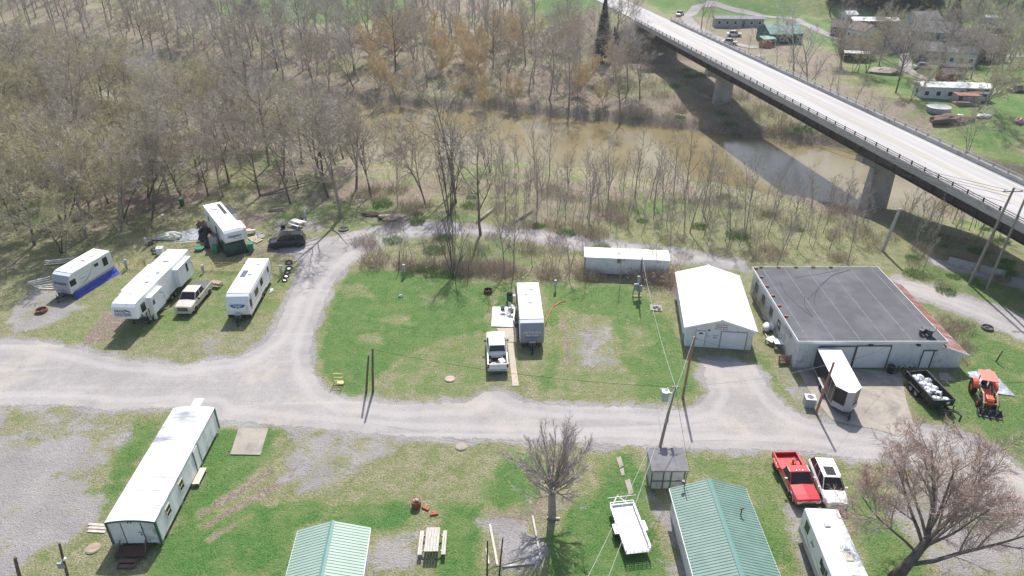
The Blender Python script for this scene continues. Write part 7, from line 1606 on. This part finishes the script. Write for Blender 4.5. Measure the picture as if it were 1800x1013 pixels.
# pollarded tree
t = Tree(301); rs = t.rs; P = G(970, 908)
t.tr.tube([(0, 0, -.2), (.02, 0, .3), (-.05, .0, 2.2), (0, 0, 3.4), (.1, 0, 4.2)], [.48, .34, .29, .28, .16], 12)
K = BP(n=[6, 7, 7], seg=[5, 3, 2], wig=[.10, .16, .2], up=[.06, .18, .1], tap=[.8, .8, .8], st=[.25, .15, .1], ang=[26, 26, 30], len=[.5, .5, .75], tw=.022)
for k in range(20):
    a = rs.uniform(0, 6.28); z = rs.uniform(2.6, 4.1); el = rs.uniform(.35, 1.2); d_ = Vector((math.cos(a), math.sin(a), el * 1.3)).normalized(); t.branch(Vector((math.cos(a) * .2, math.sin(a) * .2, z)), d_, rs.uniform(.05, .10), rs.uniform(2.6, 4.6), 0, K)
for k in range(9): a = rs.uniform(0, 6.28); t.branch(Vector((0, 0, rs.uniform(3, 4))), Vector((math.cos(a) * .35, math.sin(a) * .35, 1)).normalized(), .09, rs.uniform(3.8, 5.2), 0, K)
for a, z, L in ((.25, 3.0, 2.9), (2.9, 2.6, 2.6)): t.branch(Vector((0, 0, z)), Vector((math.cos(a), math.sin(a), .35)).normalized(), .12, L, 0, K)
M_polb = mat('pollard_bark', (.34, .29, .26), .95, .3, 3, .4)
root = thing('pollarded_tree', 'stout bare tree with a broom of upright shoots on the lower lawn', 'tree', P); root.scale = (.92, .92, .92); t.tr.build('trunk', M_polb, root, True); t.cr.build('crown', [M_polb, mat('mauve_grey_twigs', (.56, .48, .44), .9, .2, 2)], root)
# big reddish budding maple at the bottom right
t = Tree(305); rs = t.rs; P = G(1572, 1016)
K = BP(n=[6, 7, 7, 8], seg=[5, 4, 3, 2], wig=[.16, .22, .28, .3], up=[.05, .06, .05, .03], tap=[.7, .8, .8, .8], st=[.25, .15, .12, .1], ang=[38, 44, 42, 42], len=[.72, .6, .6, .95], tw=.020, leaf=.8)
t.tr.tube([(0, 0, -.2), (.35, 0, .9), (.9, .1, 2.2), (1.3, .2, 3.6)], [.50, .38, .31, .25], 12)
for p0, d_, r_, L in (((1.3, .2, 3.4), (.15, .4, 1), .20, 6.4), ((1.2, .1, 3.0), (-.45, .5, 1), .14, 6.0), ((.9, .1, 2.2), (1.0, .45, .6), .20, 7.6), ((1.0, .1, 2.6), (.6, .35, 1), .15, 6.8), ((.7, 0, 1.4), (1.0, -.1, .3), .17, 7.4), ((.6, 0, 1.3), (.9, .7, .35), .12, 6.4), ((.95, 0, 2.4), (-.9, .5, .7), .11, 5.6), ((1.2, 0, 3.2), (.5, -.2, 1), .11, 5.2), ((1.3, .2, 3.6), (-.1, 1, .9), .12, 6.2)):
    t.branch(Vector(p0), Vector(d_).normalized(), r_, L, 0, K)
t.leaves(.030, 2, 1, .07)
root = thing('maple_tree', 'large spreading bare tree with reddish buds at the bottom right', 'tree', P); t.tr.build('trunk', M_bark_d, root, True); t.cr.build('crown', [M_bark, bark('pale_reddish_twigs', (.50, .37, .32), .25), M_rbud], root)
def solo(key, px, py, top, label, cat=None, z=None, rz=None):
    P = T(px, py); h = zat(px, top, P) - P.z; base = {'bare': 15.5, 'mult': 13.5, 'syc0': 18, 'syc1': 18, 'syc2': 18, 'bud0': 13, 'bud1': 12, 'bud2': 13, 'will': 9, 'sap0': 9, 'stem': 14.5, 'sap1': 9, 'sap2': 9}
    b0 = base.get(key[:4]) or 14; s = h / b0; o = plant(key, P.x, P.y, s, label, None, P.z, rz); o['category'] = cat or o['category']; return o
solo('stem0', 798, 488, 335, 'multi stemmed bare tree at the top of the campsite lawn'); solo('bare1', 845, 413, 205, 'tall bare tree inside the loop by the back track')
solo('stem1', 790, 378, 180, 'tall dark multi stemmed tree beyond the top of the loop track'); solo('bare2', 600, 382, 130, 'tall broad bare tree at the track corner by the woods')
solo('bare0', 392, 345, 200, 'stout bare tree standing right behind the woods edge trailer'); solo('multi1', 262, 388, 215, 'multi stemmed bare tree on grass left of the woods edge trailer')
for a_ in ((655, 450, 405, 'small bare sapling at the left end of the bramble strip'), (888, 480, 330, 'slim bare sapling just left of the lawn trailer rear'), (903, 478, 320, 'taller slim sapling behind the lawn trailer'), (936, 470, 390, 'bare sapling right of the lawn trailer rear'), (1000, 490, 400, 'leaning bare sapling left of the storage unit'), (726, 460, 415, 'sapling with green leaves in the bramble strip'), (1030, 498, 440, 'bare sapling in front of the storage unit left end'), (1090, 500, 430, 'bare sapling in front of the storage unit'), (1150, 480, 410, 'bare sapling at the right end of the storage unit'), (1365, 470, 330, 'bare sapling behind the workshop left corner'), (1490, 465, 350, 'bare sapling behind the workshop'), (1625, 470, 390, 'bare sapling by the eastern path'), (1283, 440, 350, 'bare sapling behind the garage')): solo('sap%d' % (a_[0] % 3), *a_)
solo('bare3', 1582, 133, 30, 'big spreading bare tree in the middle of the village'); solo('multi0', 1765, 128, 10, 'big bare tree at the right side of the village'); solo('bud0', 1690, 168, 95, 'small budding tree right behind the white mobile home')
solo('multi0', 1700, 272, 190, 'spreading bare tree beyond the bridge deck at right'); solo('syc0', 1395, 120, 0, 'pale sycamore beside the green roofed house'); solo('syc1', 1420, 190, 20, 'pale bare tree between the bridge and the village meadow')
rs = random.Random(77)
for k, (px, py) in enumerate(((1232, 52), (1240, 55), (1248, 50), (1290, 82), (1315, 95), (1335, 110), (1365, 118), (1385, 132), (1405, 140), (1430, 158), (1455, 170), (1470, 185), (1500, 190), (1520, 205), (1545, 215), (1400, 105), (1440, 130))): 
    P = T(px, py); plant(rs.choice(['sap0', 'sap1', 'bare0', 'sap2']), P.x, P.y, rs.uniform(.8, 1.3) if k < 9 else rs.uniform(.6, 1.0), 'slim bare tree in the row along the far side of the bridge', 'bare trees along the far side of the bridge', P.z, rs=rs)
for k, (px, py, l) in enumerate(((1605, 108, 'bare tree behind the village big tree'), (1662, 100, 'bare tree beside the white box shaped house'), (1740, 140, 'bare tree above the black truck'), (1780, 75, 'bare tree behind the red car'), (1545, 75, 'bare tree beside the brown roofed house'), (1600, 85, 'bare tree right of the brown roofed house'), (1655, 130, 'bare tree beside the dark red shed'), (1480, 120, 'bare tree at the foot of the dark brown cottage'))):
    P = T(px, py); plant(rs.choice(['bare1', 'multi1', 'bud2']), P.x, P.y, rs.uniform(.5, .8), l, None, P.z, rs=rs)
for _ in range(48):
    px = rs.uniform(1440, 1795); py = rs.uniform(55, 200); 
    if py > 130 + (px - 1440) * .3: continue
    P = T(px, py); plant(rs.choice(['bare0', 'bare2', 'multi0', 'bud1', 'bare3']), P.x, P.y, rs.uniform(.5, 1.0), 'bare garden tree standing among the village houses', 'bare trees among the village houses', P.z, rs=rs)
# utility pole at the head of the river wires
P = T(1056, 110); t = thing('utility_pole', 'wooden pole carrying wires on the far bank by the conifer', 'utility pole', P); MB().tube([(0, 0, -.5), (0, 0, 7.4)], [.16, .12], 8).build('shaft', M_pole, t); MB().box(-.2, 2.2, -.06, .06, 6.8, 6.9).build('crossarm', M_pole, t)
# conifers
def conifer(seed, H, rad, n):
    rs = random.Random(seed); tr = MB().tube([(0, 0, -.3), (0, 0, H * .95)], [.02 * H, .02], 6); cr = MB()
    for _ in range(n):
        f = rs.random() ** .75; z = H * (.10 + .9 * f); rr = rad * (1 - f) ** .85 * rs.uniform(.45, 1.1); a = rs.uniform(0, 6.28); c = Vector((rr * math.cos(a), rr * math.sin(a), z - rr * .25)); o_ = Vector((math.cos(a), math.sin(a), -.35)); s_ = rs.uniform(.18, .42); p = o_.cross(Vector((0, 0, 1))).normalized() * s_ * .6
        cr.add([c - o_ * s_ - p, c - o_ * s_ + p, c + o_ * s_], [(0, 1, 2)])
    root = thing('conifer_tree', 'x', 'conifer'); tr.build('trunk', M_bark_d, root); cr.build('crown', M_leaf, root); return root
cf = conifer(1, 14, 2.6, 5200); P = T(1058, 108); cf.location = P; cf['label'] = 'tall narrow dark conifer beside the highway abutment'; h = zat(1058, -5, P) - P.z; cf.scale = (1.1, 1.1, h / 14)
P = T(1667, 62); dup(cf, P, 1.0, 'dark green rounded conifer behind the hip roofed house', (1.5, 1.5, .75))
for k, (px, py) in enumerate(((1500, 3), (1515, 10), (1540, 16), (1565, 8), (1590, 18), (1615, 10), (1640, 22), (1470, 6), (1600, 4), (1555, 22))): dup(cf, T(px, py), k, 'dark conifer in the row at the foot of the wooded hillside', (1.4, 1.4, .85), 'conifers at the foot of the hillside')
for px, py, l, s in ((440, 22, 'dark green bush in the far meadow top left of centre', .35), (362, 20, 'round dark green tree by the far meadow', .5)): dup(cf, T(px, py), 0, l, (1.6, 1.6, s))
# shrubs
def clump(name, cat, seed, R_, H, n, w_, m, leaf=None):
    rs = random.Random(seed); b = MB()
    for _ in range(n):
        a = rs.uniform(0, 6.28); q = R_ * math.sqrt(rs.random()) * .7; p = Vector((q * math.cos(a), q * math.sin(a), -.05)); d_ = Vector((rs.gauss(0, .45), rs.gauss(0, .45), 1)).normalized(); L = H * rs.uniform(.4, 1.1); u = perp(d_, rs) * w_; m_ = p + d_ * L * .6; e = m_ + (d_ + Vector((rs.gauss(0, .6), rs.gauss(0, .6), -.1))).normalized() * L * .4
        b.add([p - u, p + u, m_ + u * .7, m_ - u * .7, e], [(0, 1, 2, 3), (3, 2, 4)])
        if leaf and rs.random() < leaf: c = m_; v_ = perp(d_, rs) * .09; b.add([c - v_, c + perp(d_, rs) * .08, c + v_], [(0, 1, 2)], 1)
    o = b.build(name, m, None); return tag(o, 'x', cat)
BR = [clump('bramble_bush', 'bramble bush', 401 + k, 2.5, 1.8, 210, .014, [M_bram, M_bud], .15) for k in range(2)]
GS_ = [clump('green_bush', 'green bush', 411 + k, 1.9, .8, 330, .022, [M_gleaf, M_gleaf], .9) for k in range(2)]
def shrub(kind, px, py, sc, label, group, first=set()):
    src = (BR if kind == 'b' else GS_)[rs.randrange(2)]; P = T(px, py); rz = rs.uniform(0, 6)
    if src.name in first: return dup(src, P, rz, label, sc, group)
    first.add(src.name); src.location = P; src.rotation_euler = (0, 0, rz); src.scale = (sc,) * 3; src['label'] = label; src['group'] = group; return src
for _ in range(56):
    u = rs.random(); px = 645 + u * 540; py = 462 + 26 * u ** .7 + rs.uniform(-9, 9)
    if 905 < px < 950: continue
    shrub('b', px, py, rs.uniform(.6, 1.15) * (1.3 if px > 1130 else 1), 'brown bramble bush in the strip between lawn and loop track', 'brambles above the lawn')
for k in range(34):
    u = rs.random(); P = T(650 + 535 * u, 452 + 30 * u ** .7 + rs.uniform(-12, 6))
    if 900 < 650 + 535 * u < 952: continue
    plant('sap%d' % rs.randrange(3), P.x, P.y, rs.uniform(.3, .62), 'thin bare sapling in the bramble strip above the campsite lawn', 'saplings in the bramble strip', P.z, rs=rs)
for _ in range(14): shrub('g', rs.uniform(715, 820), rs.uniform(466, 484), rs.uniform(.5, 1.0), 'low green shrub in the strip above the left half of the lawn', 'green shrubs above the lawn')
for _ in range(95):
    px = rs.uniform(640, 1640); py = rs.uniform(330, 445) + (px - 860) * .03
    P = T(px, min(py, 460)); 
    if P.y > np.interp(P.x, NX, NY) - 1: continue
    shrub('b' if rs.random() < .75 else 'g', px, min(py, 455), rs.uniform(.6, 1.3), 'low bush among the saplings between track and river', 'bushes between track and river')
for _ in range(60):
    px = rs.uniform(1120, 1790); y0_ = 112 + (px - 1120) * .40; py = y0_ + rs.uniform(-35, 70)
    if px > 1560 and py > y0_ + 12: continue
    shrub('b' if rs.random() < .8 else 'g', px, py, rs.uniform(.8, 1.7), 'bush in the rough ground around the highway bridge', 'bushes around the bridge')
for _ in range(26): shrub('g' if rs.random() < .6 else 'b', rs.uniform(1600, 1790), rs.uniform(405, 520), rs.uniform(.5, 1.1), 'bush on the slope between workshop and bridge', 'bushes by the eastern track')
for _ in range(18): shrub('b', rs.uniform(1650, 1705), rs.uniform(560, 640), rs.uniform(.3, .6), 'dry brown weeds beside the rusty lean to', 'weeds beside the lean to')
for _ in range(45): shrub('g' if rs.random() < .5 else 'b', rs.uniform(840, 1300), rs.uniform(196, 250), rs.uniform(.7, 1.3), 'bush along the waterline of the far bank', 'bushes along the far bank')
# undergrowth of fallen twigs and tufts, one stuff object
def litter(name, label, cat, cols, n, seed, cond, h, w_, xr, yr, mats, pick=None):
    r_ = np.random.RandomState(seed); x = r_.uniform(*xr, n); y = r_.uniform(*yr, n); k = cond(x, y); x = x[k]; y = y[k]; z = terr(x, y); m = len(x)
    a = r_.uniform(0, 6.28, m); L = r_.uniform(.3, 1, m) * h; lean = r_.normal(0, .7, (m, 2)) * L[:, None]
    p0 = np.stack([x - np.cos(a) * w_, y - np.sin(a) * w_, z], 1); p1 = np.stack([x + np.cos(a) * w_, y + np.sin(a) * w_, z], 1); p2 = np.stack([x + lean[:, 0], y + lean[:, 1], z + L], 1)
    V = np.stack([p0, p1, p2], 1).reshape(-1, 3); F = np.arange(3 * m, dtype=np.int32); me = bpy.data.meshes.new(name); me.vertices.add(3 * m); me.vertices.foreach_set('co', V.ravel()); me.loops.add(3 * m); me.loops.foreach_set('vertex_index', F)
    me.polygons.add(m); me.polygons.foreach_set('loop_start', np.arange(0, 3 * m, 3, dtype=np.int32)); me.polygons.foreach_set('material_index', (r_.randint(0, len(mats), m) if pick is None else pick(x, y, r_)).astype(np.int32))
    for q in mats: me.materials.append(q)
    me.update(calc_edges=True); o = bpy.data.objects.new(name, me); COL.objects.link(o); tag(o, label, cat, kind='stuff')
dry_l = interp = None
def in_wood(x, y): nbk = np.interp(x, NX, NY); return (y < nbk - .5) & ((y > 97 - .0 * x) | ((x < -40) & (y > 80 + (-x - 40) * -.25)))
litter('undergrowth', 'dead stems and low green growth on the woodland floor of the near bank', 'undergrowth', None, 60000, 5, in_wood, .9, .02, (-120, 90), (66, 170), [M_bram, M_bram, M_twig, M_gleaf])
litter('bank_scrub', 'dead stems and low scrub covering the far bank', 'scrub', None, 60000, 6, lambda x, y: (y > np.interp(x, FX, FY) + .5) & (y < 235) & ((x < 30) | (y < 178 - (x - 30) * .4)), 1.3, .03, (-160, 75), (120, 235), [M_bram, M_twig, M_gleaf])
def look(A, x, y): return A[np.clip(np.searchsorted(gy, y), 0, len(gy) - 1), np.clip(np.searchsorted(gx, x), 0, len(gx) - 1)]
PADS = [gp(q) for q in ([(405, 800), (458, 801), (472, 754), (420, 754)], [(1397, 642), (1424, 690), (1440, 712), (1462, 738), (1500, 748), (1580, 768), (1606, 745), (1584, 655)], [(864, 575), (905, 576), (905, 541), (866, 541)])]
def on_lawn(x, y):
    k = (look(sd_road, x, y) < -.3) & (look(grav, x, y) < .55)
    for q in PADS: k &= poly_sd(q, x, y) < -.1
    return k
def gcol(x, y, r_): l = look(lush, x, y) + r_.normal(0, .22, len(x)); return np.where(l > .62, r_.randint(0, 2, len(x)), np.where(l > .3, r_.randint(1, 4, len(x)), r_.randint(2, 5, len(x))))
gm = [mat(nm, c_, .9, .15, 2, spec=.1) for nm, c_ in (('dark_grass', (.065, .15, .04)), ('bright_grass', (.15, .30, .075)), ('yellow_grass', (.28, .31, .13)), ('straw_grass', (.55, .50, .37)), ('brown_grass', (.26, .23, .15)))]
litter('grass_tufts', 'short grass, clover and straw tufts over the campsite lawns', 'grass', None, 280000, 9, on_lawn, .07, .028, (-56, 62), (27, 97), gm, gcol)
litter('loose_stones', 'loose stones scattered over the gravel roads and yards', 'gravel', None, 110000, 10, lambda x, y: (look(sd_road, x, y) > -.6) | (look(grav, x, y) > .5), .05, .03, (-56, 62), (27, 97), [mat('pale_stone', (.62, .59, .57), .9), mat('dark_stone', (.16, .15, .15), .9), mat('buff_stone', (.42, .37, .30), .9)])
for k_ in list(bpy.data.objects):
    if k_.get('label') == 'x' and k_.parent is None: 
        for ch in list(k_.children_recursive): bpy.data.objects.remove(ch)
        bpy.data.objects.remove(k_)

for a_, b_, l, m_ in (((838, 392), (868, 368), 'pale broken trunk lying beyond the loop track', M_syc), ((472, 372), (508, 370), 'fallen log on the grass behind the dark car', M_bark), ((460, 345), (560, 318), 'long fallen trunk leaning through the woods', M_bark), ((905, 392), (935, 372), 'fallen log among the saplings by the track', M_bark)):
    P, Q = T(*a_, .15), T(*b_, .25); o = MB().tube([(0, 0, 0), (Q - P) * .5 + Vector((.2, .1, .15)), Q - P], [.2, .16, .08], 7).build('fallen_log', m_, None, True, loc=P); tag(o, l, 'log')
for a_ in ((690, 384, 'rusty brown brush heap at the woods edge left of the loop top', 2.2, 1.0, .5, M_bram), (655, 378, 'dark brown leaf heap beside the small fire pit', 1.6, .8, .4, M_woodd)): th_heap('brush_heap', a_[2], a_[0], a_[1], a_[3], a_[4], a_[5], a_[6], int(a_[0]), 'brush heap')
# ================================================================ HAZE
hz = bpy.data.materials.new('haze_air'); hz.use_nodes = True; t_ = hz.node_tree; t_.nodes.clear()
pv = t_.nodes.new('ShaderNodeVolumePrincipled'); pv.inputs['Color'].default_value = (.93, .95, 1, 1); pv.inputs['Density'].default_value = .0002; pv.inputs['Anisotropy'].default_value = .2
ot = t_.nodes.new('ShaderNodeOutputMaterial'); t_.links.new(pv.outputs[0], ot.inputs['Volume'])
tag(MB().box(-435, 435, -60, 440, -9, 75).build('haze', hz), kind='stuff')
